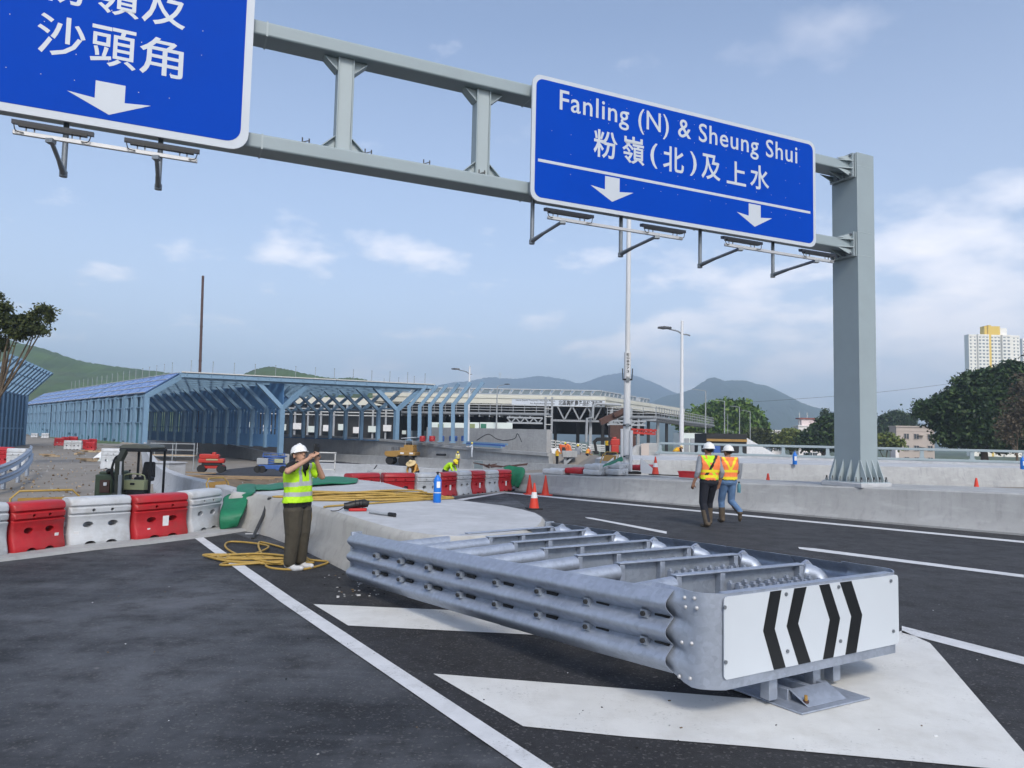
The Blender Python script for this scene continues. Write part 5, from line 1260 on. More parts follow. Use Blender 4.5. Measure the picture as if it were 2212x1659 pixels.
tarp('green tarpaulin slumped against the left end of the near platform', [
    [off(gA, -.35, .3, .80), off(gA, .0, .1, .88), off(gB, .2, .2, .76)], [off(gA, -.25, .0, .72), off(gA, .05, -.15, .72), off(gB, .12, .0, .60)], [off(gA, -.15, -.1, .45), off(gA, .06, -.2, .42), off(gB, .05, -.1, .36)], [off(gA, -.02, -.1, .16), off(gA, .05, -.15, .14), off(gB, -.05, -.1, .12)]], seed=8, amp=.05)
tarp('green tarpaulin thrown over the pile beside the tall mast', [
    [D(1303, 1003, 23.6), D(1322, 995, 23.6), D(1345, 985, 23.6)], [D(1300, 1010, 23.2), D(1322, 1003, 23.2), D(1348, 995, 23.2)]], seed=9, amp=.03)
# yellow site barriers (tube frames) behind the left water barriers and elsewhere
def site_frame(label, p, rz, lean=0, w=1.3, h_=.95, group='yellow tube barriers'):
    t = thing('tube_barrier', label, 'barrier frame', tuple(p), rz, group); t.rotation_euler = (lean, 0, rz)
    mb = MB(); c = .12
    pts = [V((-w / 2, 0, 0)), V((-w / 2, 0, h_ - c)), V((-w / 2 + c, 0, h_)), V((w / 2 - c, 0, h_)), V((w / 2, 0, h_ - c)), V((w / 2, 0, 0))]
    mb.tube(pts, .018, 'hose_yellow', 8); mb.tube([V((-w / 2, 0, .25)), V((w / 2, 0, .25))], .014, 'hose_yellow', 8); mb.build('frame', t)
    mb = MB(); mb.box((0, -.0, h_ * .72), (w * .8, .012, .22), 'machine_ochre'); mb.build('panel', t, smooth=0)
    for x in (-w * .4, w * .4):
        mb = MB(); mb.bar((x, -.3, .015), (x, .3, .015), .04, .03, 'hose_yellow'); mb.build('foot', t, smooth=0)
site_frame('yellow tube barrier peeping over the leftmost red water barrier', G(104, 1179, -.02) + V((-.55, .75, 0)), R(40), 0, 1.0, .80)
site_frame('yellow tube barrier lying over the edge of the island, left of the green tarpaulin', G(497, 1105, .02) + V((-.25, .2, .05)), R(70), R(-18), .7, .72)
site_frame('yellow tube barrier leaning in the pile left of the tall mast', b1_top(1310, 1025) + V((0, .5, 0)), R(-50), R(-25), .7, .8)
# tool lying on the far parapet, spirit level, timber pieces
mat('steel_light', (.40, .42, .43), .5)
# ------------------------------------------------------------------ blue noise enclosure over the sunken road
PL, PM, PR = D(311, 955, 87), D(602, 976, 94.5), D(855, 950, 99)      # feet of the portal's left post and its two Y columns
PM.z = -.9; ZK, ZR = 5.85, 8.25                                         # knee and roof level
AX = V((-.66, .75, 0)).normalized()                                     # the enclosure runs off to the left, away from the camera
PX = (PR - PL); PX.z = 0; WID = PX.length; PX.normalize()
mat('panel_slate', (.045, .10, .155), .5, var=.1)
enc = thing('noise_enclosure', 'large blue steel noise enclosure with Y columns over the sunken road', 'noise barrier', (PL.x, PL.y, 0))
def ep(u, s, z): return V((PL.x, PL.y, 0)) + PX * u + AX * s + UP * z   # across the portal, along the road, up
uM, uR_ = (PM - PL).dot(PX), WID
def lwall(s): return 0.0
NB = 20; STEP = 4.6
def ybase(k): return .9 + .005 * k
for k in range(NB):
    s = k * STEP; mb = MB(); w, h_ = (.55, .6) if k == 0 else (.42, .5)
    # left post, sloping rafter, roof beam
    mb.bar(ep(0, s, .1 + .1 * k), ep(0, s, ZK + .05), w, h_, 'steel_blue', up=AX); mb.bar(ep(0, s, ZK - .15), ep(3.7, s, ZR), w, h_, 'steel_blue', up=AX)
    mb.bar(ep(3.4, s, ZR - .05), ep(uR_ + 4.4, s, ZR - .05), w, .55, 'steel_blue')
    # middle and right Y columns
    for u, zb, zf in ((uM, -1.0 if k == 0 else -.2, 5.0), (uR_, .9, 5.25)):
        mb.bar(ep(u, s, zb), ep(u, s, zf + .1), w * 1.05, w * 1.05, 'steel_blue', up=AX)
        for sg in (-1, 1): mb.bar(ep(u, s, zf - .2), ep(u + sg * 3.1, s, ZR - .25), w * .95, w, 'steel_blue', up=AX)
    mb.build('portal_frame', enc, world=True, smooth=0)
# roof deck with pale edge and slanted glazed side
Ls = (NB - 1) * STEP
mb = MB(); nst = int(Ls / 2.3)
for k in range(nst): mb.prism([ep(3.5, -.6 + k * 2.3, ZR + .28), ep(uR_ + 4.6, -.6 + k * 2.3, ZR + .28), ep(uR_ + 4.6, .62 + k * 2.3, ZR + .28), ep(3.5, .62 + k * 2.3, ZR + .28)], UP * .12, 'steel_blue')  # gaps between the strips added to let daylight in under the roof
for k in range(int((uR_) / 1.5)): mb.bar(ep(3.7 + 1.5 * k, -.5, ZR + .2), ep(3.7 + 1.5 * k, Ls, ZR + .2), .12, .18, 'steel_blue_deep')
mb.build('roof_deck', enc, world=True, smooth=0)
mb = MB(); mb.bar(ep(3.4, -.75, ZR + .46), ep(uR_ + 4.7, -.75, ZR + .46), .3, .12, 'roof_edge'); mb.bar(ep(3.4, -.7, ZR + .10), ep(uR_ + 4.7, -.7, ZR + .10), .1, .5, 'steel_blue')
for k in range(24): mb.bar(ep(4 + k * 1.35, -.75, ZR + .02), ep(4 + k * 1.35, -.75, ZR + .42), .10, .12, 'steel_blue')
mb.bar(ep(uR_ + 4.7, -.75, ZR + .46), ep(uR_ + 4.7, Ls, ZR + .46), .3, .12, 'roof_edge'); mb.build('roof_edge', enc, world=True, smooth=0)
nb = 3; seg = Ls / nb
for b in range(nb):
    s0, s1 = b * seg + .5, (b + 1) * seg - .35; mb = MB()
    a, bb = ep(.0, s0, ZK + .25), ep(3.6, s0, ZR + .38); c, d = ep(3.6, s1, ZR + .38), ep(0, s1, ZK + .25); n_ = (bb - a).cross(d - a).normalized()
    mb.prism([a, bb, c, d], n_ * .08, 'solar'); pn = mb.build('glazed_slope', enc, world=True, smooth=0)
    mb = MB(); n_ = -n_ if n_.z < 0 else n_
    for f in (0, .333, .667, 1): mb.bar(a.lerp(bb, f) + n_ * .12, d.lerp(c, f) + n_ * .12, .09, .07, 'rail_white' if f else 'roof_edge')
    for f in [i / 6 for i in range(7)]: mb.bar(a.lerp(d, f) + n_ * .11, bb.lerp(c, f) + n_ * .11, .05, .05, 'steel_blue')
    mb.build('glazing_bar', enc, world=True, smooth=0)
# left side wall: ribs, horizontal rails, teal panels
for b in range(nb):
    s0, s1 = b * seg, (b + 1) * seg; mb = MB()
    mb.prism([ep(.25, s0, .8), ep(.25, s1, .8), ep(.25, s1, ZK), ep(.25, s0, ZK)], PX * .06, 'panel_slate')
    mb.prism([ep(.15, s0, .1), ep(.15, s1, .2), ep(.15, s1, 2.6), ep(.15, s0, 2.6)], PX * .08, 'teal_panel')
    n = 14
    for k in range(n + 1):
        s = s0 + (s1 - s0) * k / n; w = .75 if k == 0 and b else .16
        mb.bar(ep(.05, s, .1), ep(.05, s, ZK), w, .26, 'steel_blue', up=PX)
    for z in (2.6, 4.4, ZK - .1): mb.bar(ep(.0, s0, z), ep(.0, s1, z), .10, .12, 'steel_blue')
    mb.build('side_wall', enc, world=True, smooth=0)
# inner walls: dark louvre panels with gaps between
for u, z0_, nm in ((uM + .1, -.1, 'louvre_wall'),):
    for k in range(NB - 1):
        mb = MB(); s = k * STEP
        for j in range(4):
            a = s + .25 + j * 1.10; mb.prism([ep(u, a, 1.5), ep(u, a + .52, 1.5), ep(u, a + .52, 5.0), ep(u, a, 5.0)], PX * .06, 'steel_blue_deep')
        mb.prism([ep(u, s, z0_), ep(u, s + STEP, z0_), ep(u, s + STEP, 1.5), ep(u, s, 1.5)], PX * .06, 'steel_blue_deep')
        mb.bar(ep(u, s, 4.95), ep(u, s + STEP, 4.95), .14, .2, 'steel_blue_deep'); mb.bar(ep(u, s, 2.3), ep(u, s + STEP, 2.3), .1, .12, 'steel_blue_deep')
        mb.prism([ep(u + .02, s, 5.05), ep(u + .02, s + STEP, 5.05), ep(u + .02, s + STEP, ZR), ep(u + .02, s, ZR)], PX * .05, 'steel_blue_deep')
        mb.build(nm, enc, world=True, smooth=0)
for k in range(NB - 1):
    s = k * STEP
    mb = MB(); mb.bar(ep(uR_, s, 5.3), ep(uR_, s + STEP, 5.3), .12, .18, 'steel_blue'); mb.build('wall_rail', enc, world=True, smooth=0)
    mb = MB(); mb.bar(ep(uR_, s, .95), ep(uR_, s + STEP, .95), .2, .12, 'steel_blue_deep'); mb.build('sill_rail', enc, world=True, smooth=0)
    if k >= 8: mb = MB(); mb.prism([ep(uR_ + .1, s, 5.4), ep(uR_ + .1, s + STEP, 5.4), ep(uR_ + 2.6, s + STEP, ZR), ep(uR_ + 2.6, s, ZR)], UP * .06, 'steel_blue_deep'); mb.build('upper_panel', enc, world=True, smooth=0)
    if k >= 11: mb = MB(); mb.prism([ep(uR_ + .1, s + .2, 1.0), ep(uR_ + .1, s + STEP - .5, 1.0), ep(uR_ + .1, s + STEP - .5, 5.2), ep(uR_ + .1, s + .2, 5.2)], PX * .05, 'steel_blue_deep'); mb.build('wall_panel', enc, world=True, smooth=0)
# thin stanchions round the roof edge
def stan(p, h_=1.35):
    mb = MB(); mb.cyl(p, p + UP * h_, .035, 'pole_grey', 6); mb.box(p + UP * h_, (.12, .12, .06), 'pole_grey'); mb.build('roof_stanchion', enc, world=True)
for k in range(13): stan(ep(4.4 + k * 2.42, -.8, ZR + .5))
for k in range(1, 20): stan(ep(3.5, k * 3.2, ZR + .5), 1.3)
for k in range(1, 8): stan(ep(uR_ + 4.6, k * 4, ZR + .5), 1.3)
# free-standing leaning posts on the near part of the retaining wall
for i, (x, yb, xt, yt, Y) in enumerate(((884, 952, 921, 834, 93), (906, 953, 944, 834, 90.7), (928, 954, 966, 831.5, 88.6), (952, 955, 991, 829, 86.4), (978, 957, 1017, 826.5, 84.2), (1006, 958.5, 1044, 825, 82))):
    b = D(x, yb, Y); kz = ZK - (0 if i < 2 else .2); kx = D(x + (1.0 if i else 0), (877 + i * -1.0), Y); top = D(xt, yt, Y)
    t = thing('leaning_post', ['leaning blue post next to the enclosure, the farthest back of six', 'second leaning blue post out from the enclosure', 'third leaning blue post out from the enclosure', 'fourth leaning blue post out from the enclosure, left of the thin white lamp post',
        'leaning blue post just left of the one nearest the viewer', 'nearest leaning blue post, rightmost of six, crossing a white lamp post'][i], 'post', tuple(b), 0, 'leaning blue posts on the retaining wall')
    mb = MB(); mb.bar(b, kx + UP * .1, .42, .42, 'steel_blue', up=(0, 1, 0)); mb.box(b + UP * .06, (.7, .7, .12), 'steel_blue'); mb.build('post', t, world=True, smooth=0)
    mb = MB(); mb.bar(kx - UP * .12, top, .40, .40, 'steel_blue', up=(0, 1, 0)); mb.build('arm', t, world=True, smooth=0)
# far left noise wall with slanting ribs
nw = thing('noise_wall', 'blue noise wall with slanting ribs at the far left edge, behind the tree', 'noise barrier', tuple(D(47.5, 960, 92)))
b0_ = D(47.5, 960, 92)
for k in range(12):
    p = V((b0_.x, b0_.y, -.6)) + V((.9, -2.0, 0)) * k; mb = MB(); mb.bar(p, p + UP * 6.4, .55 if k == 0 else .3, .5 if k == 0 else .3, 'steel_blue', up=(1, 0, 0))
    mb.bar(p + UP * 6.2, p + V((3.0, .2, 9.2)), .3, .35, 'steel_blue', up=(0, 1, 0)); mb.build('rib', nw, world=True, smooth=0)
mb = MB(); q = V((b0_.x, b0_.y, -.6)); e = q + V((.9, -2.0, 0)) * 11
mb.prism([q + UP * 0, e + UP * 0, e + UP * 6.2, q + UP * 6.2], V((-.2, -.05, 0)), 'panel_slate')
for z in (2.2, 6.2): mb.bar(q + UP * z, e + UP * z, .16, .16, 'steel_blue')
for f in (.3, .6, .9): mb.bar(q + V((3.0 * f, .2 * f, 6.2 + 3.0 * f)), e + V((3.0 * f, .2 * f, 6.2 + 3.0 * f)), .08, .08, 'steel_blue')
mb.build('panel', nw, world=True, smooth=0)

# ------------------------------------------------------------------ wholesale market hall with its walkway
MY = 112.0
def mk(x, y, Y=MY): return D(x, y, Y)
hall = thing('market_hall', 'long market hall with a cream fascia, Chinese lettering and a row of skylights', 'building', tuple(D(1308, 960, MY)))
c0 = mk(1308, 857.5); c1 = mk(1308, 865); zt, zb2 = c0.z, c1.z - .55
Lf = V((mk(800, 850).x, MY + 2, 0)); Co = V((c0.x, MY, 0)); Rt = D(1478, 885, 150); Rt.z = 0
back = V((-4, 60, 0))
def hp(p, z): return V((p.x, p.y, z))
mb = MB()
for a, b in ((Lf, Co), (Co, Rt)):
    n_ = V(((b - a).y, -(b - a).x, 0)).normalized()
    mb.prism([hp(a, zt - 1.55), hp(b, zt - 1.55), hp(b, zt), hp(a, zt)], -n_ * .5, 'market_cream'); mb.prism([hp(a, zt - .5) + n_ * .12, hp(b, zt - .5) + n_ * .12, hp(b, zt + .05) + n_ * .12, hp(a, zt + .05) + n_ * .12], -n_ * .12, 'market_cream')
mb.prism([hp(Lf, zt + .02), hp(Co, zt + .02), hp(Rt, zt + .02), hp(Rt, zt + .02) + V((-28, 30, 0)), hp(Lf, zt + .02) + V((0, 60, 0))], UP * .15, 'steel_grey')
mb.build('roof', hall, world=True, smooth=0)
mb = MB(); e = (Co - Lf).normalized(); n0 = V((e.y, -e.x, 0)); mb.prism([hp(Co - e * 14.2, zt - 1.52) + n0 * .004, hp(Co - e * .1, zt - 1.52) + n0 * .004, hp(Co - e * .1, zt - .54) + n0 * .004, hp(Co - e * 14.2, zt - .54) + n0 * .004], n0 * .01, 'sign_white'); mb.build('name_board', hall, world=True, smooth=0); mb = MB()
put_text(mb, '北區臨時農產品批發市場', 'slate_text', Co + n0 * .0, e, UP, n0, -7.1, -.45, zt - 1.42, zt - .60, .03, .02)
put_text(mb, 'North District Temporary Wholesale Market', 'slate_text', Co, e, UP, n0, -13.6, -7.6, zt - .92, zt - .62, .02, .02)
put_text(mb, 'for Agricultural Products', 'slate_text', Co, e, UP, n0, -11.4, -7.7, zt - 1.36, zt - 1.04, .02, .02)
mb.build('lettering', hall, world=True, smooth=0)
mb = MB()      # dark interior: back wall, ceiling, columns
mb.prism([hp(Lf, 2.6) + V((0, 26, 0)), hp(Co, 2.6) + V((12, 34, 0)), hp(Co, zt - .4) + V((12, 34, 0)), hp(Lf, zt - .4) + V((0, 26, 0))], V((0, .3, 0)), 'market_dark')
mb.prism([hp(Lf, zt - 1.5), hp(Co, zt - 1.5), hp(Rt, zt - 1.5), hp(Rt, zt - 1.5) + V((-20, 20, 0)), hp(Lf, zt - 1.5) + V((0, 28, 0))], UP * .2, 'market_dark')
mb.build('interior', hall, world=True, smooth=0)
for x in (1275, 1320, 1362): 
    p = mk(x, 950, MY + 1.5 if x < 1300 else MY + 3); mb = MB(); mb.bar((p.x, p.y, -.5), (p.x, p.y, zt - 1.5), .45, .45, 'steel_grey', up=(0, 1, 0)); mb.build('column', hall, world=True, smooth=0)
for k in range(9):
    p = Lf.lerp(Co, .1 + .1 * k) + V((0, 6, 0)); mb = MB(); mb.bar(hp(p, -.5), hp(p, zt - 1.4), .5, .5, 'market_dark', up=(0, 1, 0)); mb.build('column', hall, world=True, smooth=0)
for k in range(7):
    p = Co.lerp(Rt, .08 + .13 * k) + V((-1.5, 1.2, 0)); mb = MB(); mb.bar(hp(p, -3), hp(p, zt - 1.4), .5, .5, 'steel_grey' if k % 2 else 'market_dark', up=(0, 1, 0)); mb.build('column', hall, world=True, smooth=0)
# skylights along the roof
def sky_light(p, d, n_, w):
    mb = MB(); z = zt + .1; q = p + n_ * -1.2
    mb.prism([hp(q, z), hp(q, z + .95), hp(q, z + .95) - n_ * .5, hp(q, z) - n_ * 2.2], d * .16, 'steel_light'); mb.bar(hp(q, z + .92), hp(q + d * w, z + .92), .2, .16, 'steel_light'); mb.bar(hp(q, z + .1), hp(q + d * w, z + .1), .15, .12, 'steel_light')
    mb.prism([hp(q + d * .2, z + .2), hp(q + d * (w - .1), z + .2), hp(q + d * (w - .1) + d * .35, z + .86), hp(q + d * .55, z + .86)], -n_ * .05, 'glass_grey')
    mb.bar(hp(q, z), hp(q + d * .75, z + .92), .12, .12, 'steel_light'); mb.build('skylight', hall, world=True, smooth=0)
for a, b, n, w in ((Lf, Co, 22, None), (Co, Rt, 13, None)):
    d = (b - a).normalized(); n_ = V((d.y, -d.x, 0)); Ln = (b - a).length * (.96 if a is Lf else .55); w = Ln / n
    for k in range(n):
        if a is Co and k in (5, 9): continue
        sky_light(a + d * (.8 + w * k), d, n_, w * .95)
# far wing of the hall, seen through the columns of the enclosure
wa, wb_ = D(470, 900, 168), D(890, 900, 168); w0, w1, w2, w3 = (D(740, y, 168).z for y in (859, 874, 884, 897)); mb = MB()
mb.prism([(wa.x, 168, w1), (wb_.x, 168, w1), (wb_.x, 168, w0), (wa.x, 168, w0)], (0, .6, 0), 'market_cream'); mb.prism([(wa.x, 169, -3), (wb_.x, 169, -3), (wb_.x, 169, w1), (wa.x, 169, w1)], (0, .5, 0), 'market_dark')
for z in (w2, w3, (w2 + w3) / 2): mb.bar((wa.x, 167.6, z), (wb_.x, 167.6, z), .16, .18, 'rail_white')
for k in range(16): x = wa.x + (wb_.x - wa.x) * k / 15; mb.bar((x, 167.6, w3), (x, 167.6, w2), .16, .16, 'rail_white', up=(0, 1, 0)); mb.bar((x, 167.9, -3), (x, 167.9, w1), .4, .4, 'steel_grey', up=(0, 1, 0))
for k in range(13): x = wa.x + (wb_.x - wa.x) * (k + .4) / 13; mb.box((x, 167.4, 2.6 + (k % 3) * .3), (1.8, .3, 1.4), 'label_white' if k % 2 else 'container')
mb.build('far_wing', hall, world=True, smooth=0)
# triangular truss under the fascia
mb = MB(); a, b = mk(1190, 882), mk(1308, 894)
for i in range(3):
    xa = a.x + 1.0 + 2.3 * i; mb.bar((xa, MY + .6, zt - 1.5), (xa + 1.1, MY + .6, zt - 3.6), .22, .22, 'walk_grey', up=(0, 1, 0)); mb.bar((xa + 2.2, MY + .6, zt - 1.5), (xa + 1.1, MY + .6, zt - 3.6), .22, .22, 'walk_grey', up=(0, 1, 0))
mb.bar((a.x, MY + .6, zt - 3.7), (b.x, MY + .6, zt - 3.7), .25, .3, 'walk_grey', up=(0, 0, 1)); mb.build('roof_truss', hall, world=True, smooth=0)
mb = MB(); p = mk(1278, 905, MY - .6); mb.tube([mk(1342, 875, MY - .6), mk(1290, 872, MY - .6), mk(1282, 876, MY - .6), mk(1280, 902, MY - .6), mk(1268, 904, MY - .6), mk(1266, 955, MY - .6)], .2, 'steel_grey', 8); mb.build('downpipe', hall, world=True)

def walkway(label, a, b, zr, zd, trusses, stairs=None, yoff=0):
    """elevated walkway with railings between plan points a and b"""
    t = thing('walkway', label, 'walkway', tuple(hp(a, zd)), 0, 'steel walkways in front of the market hall'); d = (b - a).normalized(); Ln = (b - a).length; n_ = V((d.y, -d.x, 0))
    mb = MB(); mb.prism([hp(a, zd), hp(b, zd), hp(b, zd) - n_ * 2.2, hp(a, zd) - n_ * 2.2], UP * -.35, 'steel_grey'); mb.bar(hp(a, zd - .1) + n_ * .08, hp(b, zd - .1) + n_ * .08, .2, .28, 'walk_grey')
    for k in range(int(Ln / 1.5)): mb.bar(hp(a + d * (k * 1.5), zd - .45), hp(a + d * (k * 1.5), zd - .45) - n_ * 2.1, .16, .35, 'steel_grey')
    mb.build('deck', t, world=True, smooth=0); mb = MB()
    for off_ in (0,):
        for z in (zr, zd + (zr - zd) * .66, zd + (zr - zd) * .33): mb.bar(hp(a, z) + n_ * off_, hp(b, z) + n_ * off_, .06, .07, 'rail_light')
        for k in range(int(Ln / 1.7) + 1): mb.bar(hp(a + d * min(Ln, k * 1.7), zd) + n_ * off_, hp(a + d * min(Ln, k * 1.7), zr + .05) + n_ * off_, .08, .08, 'walk_grey', up=n_)
    mb.build('railing', t, world=True, smooth=0)
    for (p, q, z0_, z1_) in trusses:
        mb = MB(); mb.bar(hp(p, z1_), hp(q, z1_), .2, .22, 'steel_grey'); mb.bar(hp(p, z0_), hp(q, z0_), .25, .25, 'steel_grey'); n = 4
        for k in range(n):
            u0, u1, u2 = p.lerp(q, k / n), p.lerp(q, (k + .5) / n), p.lerp(q, (k + 1) / n); mb.bar(hp(u0, z1_), hp(u1, z0_), .15, .18, 'walk_grey'); mb.bar(hp(u1, z0_), hp(u2, z1_), .15, .18, 'walk_grey')
        mb.build('truss', t, world=True, smooth=0)
    return t
def P2d(x, y, Y): p = D(x, y, Y); return V((p.x, p.y, 0)), p.z
a, za_ = P2d(868, 871, 110); b, zb_ = P2d(1186, 880, 105); _, zd_ = P2d(1100, 890, 106)
p1, pz1 = P2d(1095, 903, 105); p2, pz0 = P2d(1172, 913, 105)
wk = walkway('long steel walkway with white railings left of the hall entrance', a, b, (za_ + zb_) / 2 + .15, zd_ - .1, [(p1, p2, pz0 - .1, pz1 + .1)])
mb = MB()
for x in (1178, 1192):
    p, _ = P2d(x, 900, 105); mb.bar(hp(p, -.5), hp(p, zd_ + 2.2), .3, .3, 'walk_grey', up=(0, 1, 0))
for z in (1.5, 2.6, 3.7, 4.8, 5.9): p, _ = P2d(1178, 900, 104.8); q, _ = P2d(1192, 900, 104.8); mb.bar(hp(p, z), hp(q, z), .1, .1, 'rail_white')
mb.build('stair_tower', wk, world=True, smooth=0)
a, za_ = P2d(1312, 880, 106); b, zb_ = P2d(1418, 884, 104); c, zc_ = P2d(1490, 892, 130); e_, ze_ = P2d(1542, 905, 150)
_, zd_ = P2d(1418, 896, 104); p1, pz1 = P2d(1312, 910, 104.5); p2, pz0 = P2d(1395, 917, 104.5)
walkway('steel walkway with white railings right of the hall entrance, behind the tall mast', a, b, (za_ + zb_) / 2 + .1, zd_ - .2, [(p1, p2, pz0 - .1, pz1 + .1)])
walkway('dark walkway bridge running away to the right of the market hall', b, e_, zb_ + .35, zd_ - .25, [])
# white cabins behind the upper wall
for i, (x0, x1, m, l) in enumerate(((925, 1003, 'container', 'pale green site cabin with an olive door, left of the lamp post'), (1004, 1036, 'container', 'pale site cabin between the lamp post and the green door'), (1036, 1108, 'container', 'pale site cabin with a dark green door at its left end'))):
    a, b = D(x0, 912, 100), D(x1, 912, 100); t = thing('site_cabin', l, 'site cabin', (a.x, a.y, .2), 0, 'site cabins along the upper wall'); zt_ = a.z
    mb = MB(); mb.box(((b.x - a.x) / 2, 1.2, (zt_ - .2) / 2), (b.x - a.x - .1, 2.4, zt_ - .2), m); mb.build('body', t, bevel=.04)
    mb = MB(); w = b.x - a.x; dx = w * (.35 if i == 0 else .5 if i == 1 else .12); mb.box((dx, -.03, (zt_ - .2) / 2 - .05), (.75, .06, zt_ - .5), 'olive_door' if i < 2 else 'green_door'); mb.build('door', t, smooth=0)
    mb = MB(); mb.box((w * .75, -.03, (zt_ - .2) * .6), (.9, .06, .8), 'glass_grey'); mb.build('window', t, smooth=0)
# ------------------------------------------------------------------ lamp posts and masts
def lamp_post(label, x, yb, yt, Y, r, m, arms, group='street lamp posts', zbase=None, extra=None):
    b, t_ = D(x, yb, Y), D(x, yt, Y); zb = b.z if zbase is None else zbase
    t = thing('lamp_post', label, 'lamp post', (b.x, b.y, zb), 0, group)
    p = V((b.x, b.y, zb)); top = V((b.x, b.y, t_.z)); mb = MB(); mb.tube([p, p + (top - p) * .35, p + (top - p) * .351, top], [r, r * .95, r * .8, r * .55], m, 10); mb.box(p + UP * .05, (r * 3.4, r * 3.4, .1), m); mb.build('pole', t, world=True)
    for (xe, ye, xs, ys, head) in arms:
        s, e = D(xs, ys, Y), D(xe, ye, Y); s = V((b.x, b.y, s.z)); e = V((e.x, b.y, e.z)); d = e - s; mb = MB()
        mb.tube(smooth_path([s, s + d * .25 + UP * (d.z * .22), s + d * .6 + UP * abs(d.z) * .10, e], 4), [r * .32] * 13, 'arm_steel' if m == 'lamp_white' else m, 7); arm = mb.build('arm', t, world=True)
        if head:
            h_ = MB(); u = V((d.x, 0, 0)).normalized(); L_ = r * 5
            h_.loft([[e + u * k * L_ + V((0, y * w, z * w)) for y, z in ((-1, -.35), (1, -.35), (.8, .35), (-.8, .35))] for k, w in ((-.5, r * .9), (.1, r * 1.5), (.6, r * .9))], 'lamp_dark'); h_.build('lamp_head', t, world=True, smooth=0)
    return t
# tall white mast on the near platform
b = b1_top(1353, 1023); t = thing('mast', 'tall white telescopic mast on the near platform, passing behind the big sign', 'mast', tuple(b))
mb = MB(); mb.tube([b, b + UP * 1.55, b + UP * 1.551, b + UP * 4.1], [.125, .125, .118, .116], 'lamp_white', 14); mb.tube([b + UP * 4.1, b + UP * 10.2], [.085, .075], 'lamp_white', 12); mb.build('pole', t, world=True, smooth=50)
for z in (.55, 1.6, 3.15):
    mb = MB(); mb.tube([b + UP * z, b + UP * (z + .05)], .14, 'black_paint', 12); mb.box(b + UP * (z + .02) + V((.0, -.15, 0)), (.12, .05, .12), 'arm_steel'); mb.build('clamp', t, world=True)
for s_ in (-1, 1):
    mb = MB(); mb.bar(b + V((s_ * .15, -.02, 3.15)), b + V((s_ * .17, -.02, 3.55)), .03, .03, 'black_paint'); mb.build('latch', t, world=True, smooth=0)
mb = MB(); mb.tube([b + V((-.16, -.05, .05)), b + V((-.17, -.05, 1.5))], .05, 'lamp_white', 8); mb.tube([b + V((.12, -.12, .05)), b + V((.13, -.12, 1.45))], .06, 'lamp_white', 8); mb.build('hydraulic_ram', t, world=True)
mb = MB(); mb.box(b + UP * .04, (.9, .6, .08), 'rubber'); mb.build('foot_plate', t, world=True, bevel=.01)
mb = MB()
for i, ch in enumerate('EG8973'): put_text(mb, ch, 'slate_text', b + V((0, -.12, 0)), V((1, 0, 0)), UP, V((0, -1, 0)), -.045, .045, 3.98 - .115 * i, 4.06 - .115 * i, .01, .002)
put_text(mb, 'N', 'slate_text', b + V((0, -.12, 0)), V((1, 0, 0)), UP, V((0, -1, 0)), -.045, .045, 3.20, 3.28, .01, .002); mb.build('lettering', t, world=True, smooth=0)
for s_, l in ((-1, 'left'), (1, 'right')):
    mb = MB(); p = b + V((s_ * .75, -.15, 0)); mb.prism([p + V((-.3, 0, .03)), p + V((.3, 0, .03)), p + V((-s_ * .3, .0, .55))], V((0, .05, 0)), 'lamp_white'); o = mb.build('outrigger', t, world=True, smooth=0)
lamp_post('tall white lamp post with a short and a long curved arm, right of the mast', 1472, 985, 693, 58, .19, 'lamp_white', [(1437, 708, 1473, 722, True), (1491, 725, 1473, 720, False)], zbase=-.1)
lamp_post('white lamp post with an orange foot among the leaning blue posts', 1010.5, 960, 791, 84.5, .17, 'lamp_white', [(985, 797, 1011, 808, True), (1020, 809, 1011, 808, False)], zbase=.3)
lamp_post('grey lamp post with its arm to the right, in front of the market hall', 1072, 935, 835, 99, .13, 'pole_grey', [(1095, 830, 1072, 836, True)], zbase=.2)
FL_ = 'thin grey lamp posts by the far trees'
for i, (x, yt, xe, ye, Y) in enumerate(((1524, 844, 1495, 841, 95), (1565, 866, 1540, 864, 120), (1597.5, 879, 1577, 877, 135), (1620.5, 889, 1601, 886, 150), (1572, 894, None, None, 170), (1583.5, 931, 1570, 930, 150), (1627, 935.5, 1619, 934, 180), (1655, 940, 1650, 939, 190))):
    lamp_post(['tallest thin grey lamp post, at the left edge of the round tree', 'thin grey lamp post crossing the middle of the round tree', 'thin grey lamp post crossing the right part of the round tree', 'thin grey lamp post at the right edge of the round tree',
               'slim pole without an arm just right of the middle lamp post', 'short grey lamp post low in front of the round tree', 'short lamp post in front of the brown bushes', 'smallest lamp post, right of the brown bushes'][i],
              x, 962, yt, Y, .13 if i < 4 else .10, 'pole_grey', [(xe, ye, x, yt + 1, False)] if xe else [], FL_, zbase=-4.4)
b, tp = D(430, 900, 118), D(442.5, 596, 118); t = thing('steel_pole', 'very tall thin rusty pole rising behind the blue enclosure', 'pole', (b.x, b.y, 0)); mb = MB(); mb.tube([V((b.x, b.y, -1)), V((tp.x - .3, b.y, tp.z))], [.26, .20], 'rust', 8)
o = mb.build('shaft', t, world=True); mb = MB()
for f in (.3, .5, .7): p = V((b.x, b.y, -1)).lerp(V((tp.x - .3, b.y, tp.z)), f); mb.tube([p, p + UP * .15], .27, 'rust', 8)
mb.build('collar', t, world=True)

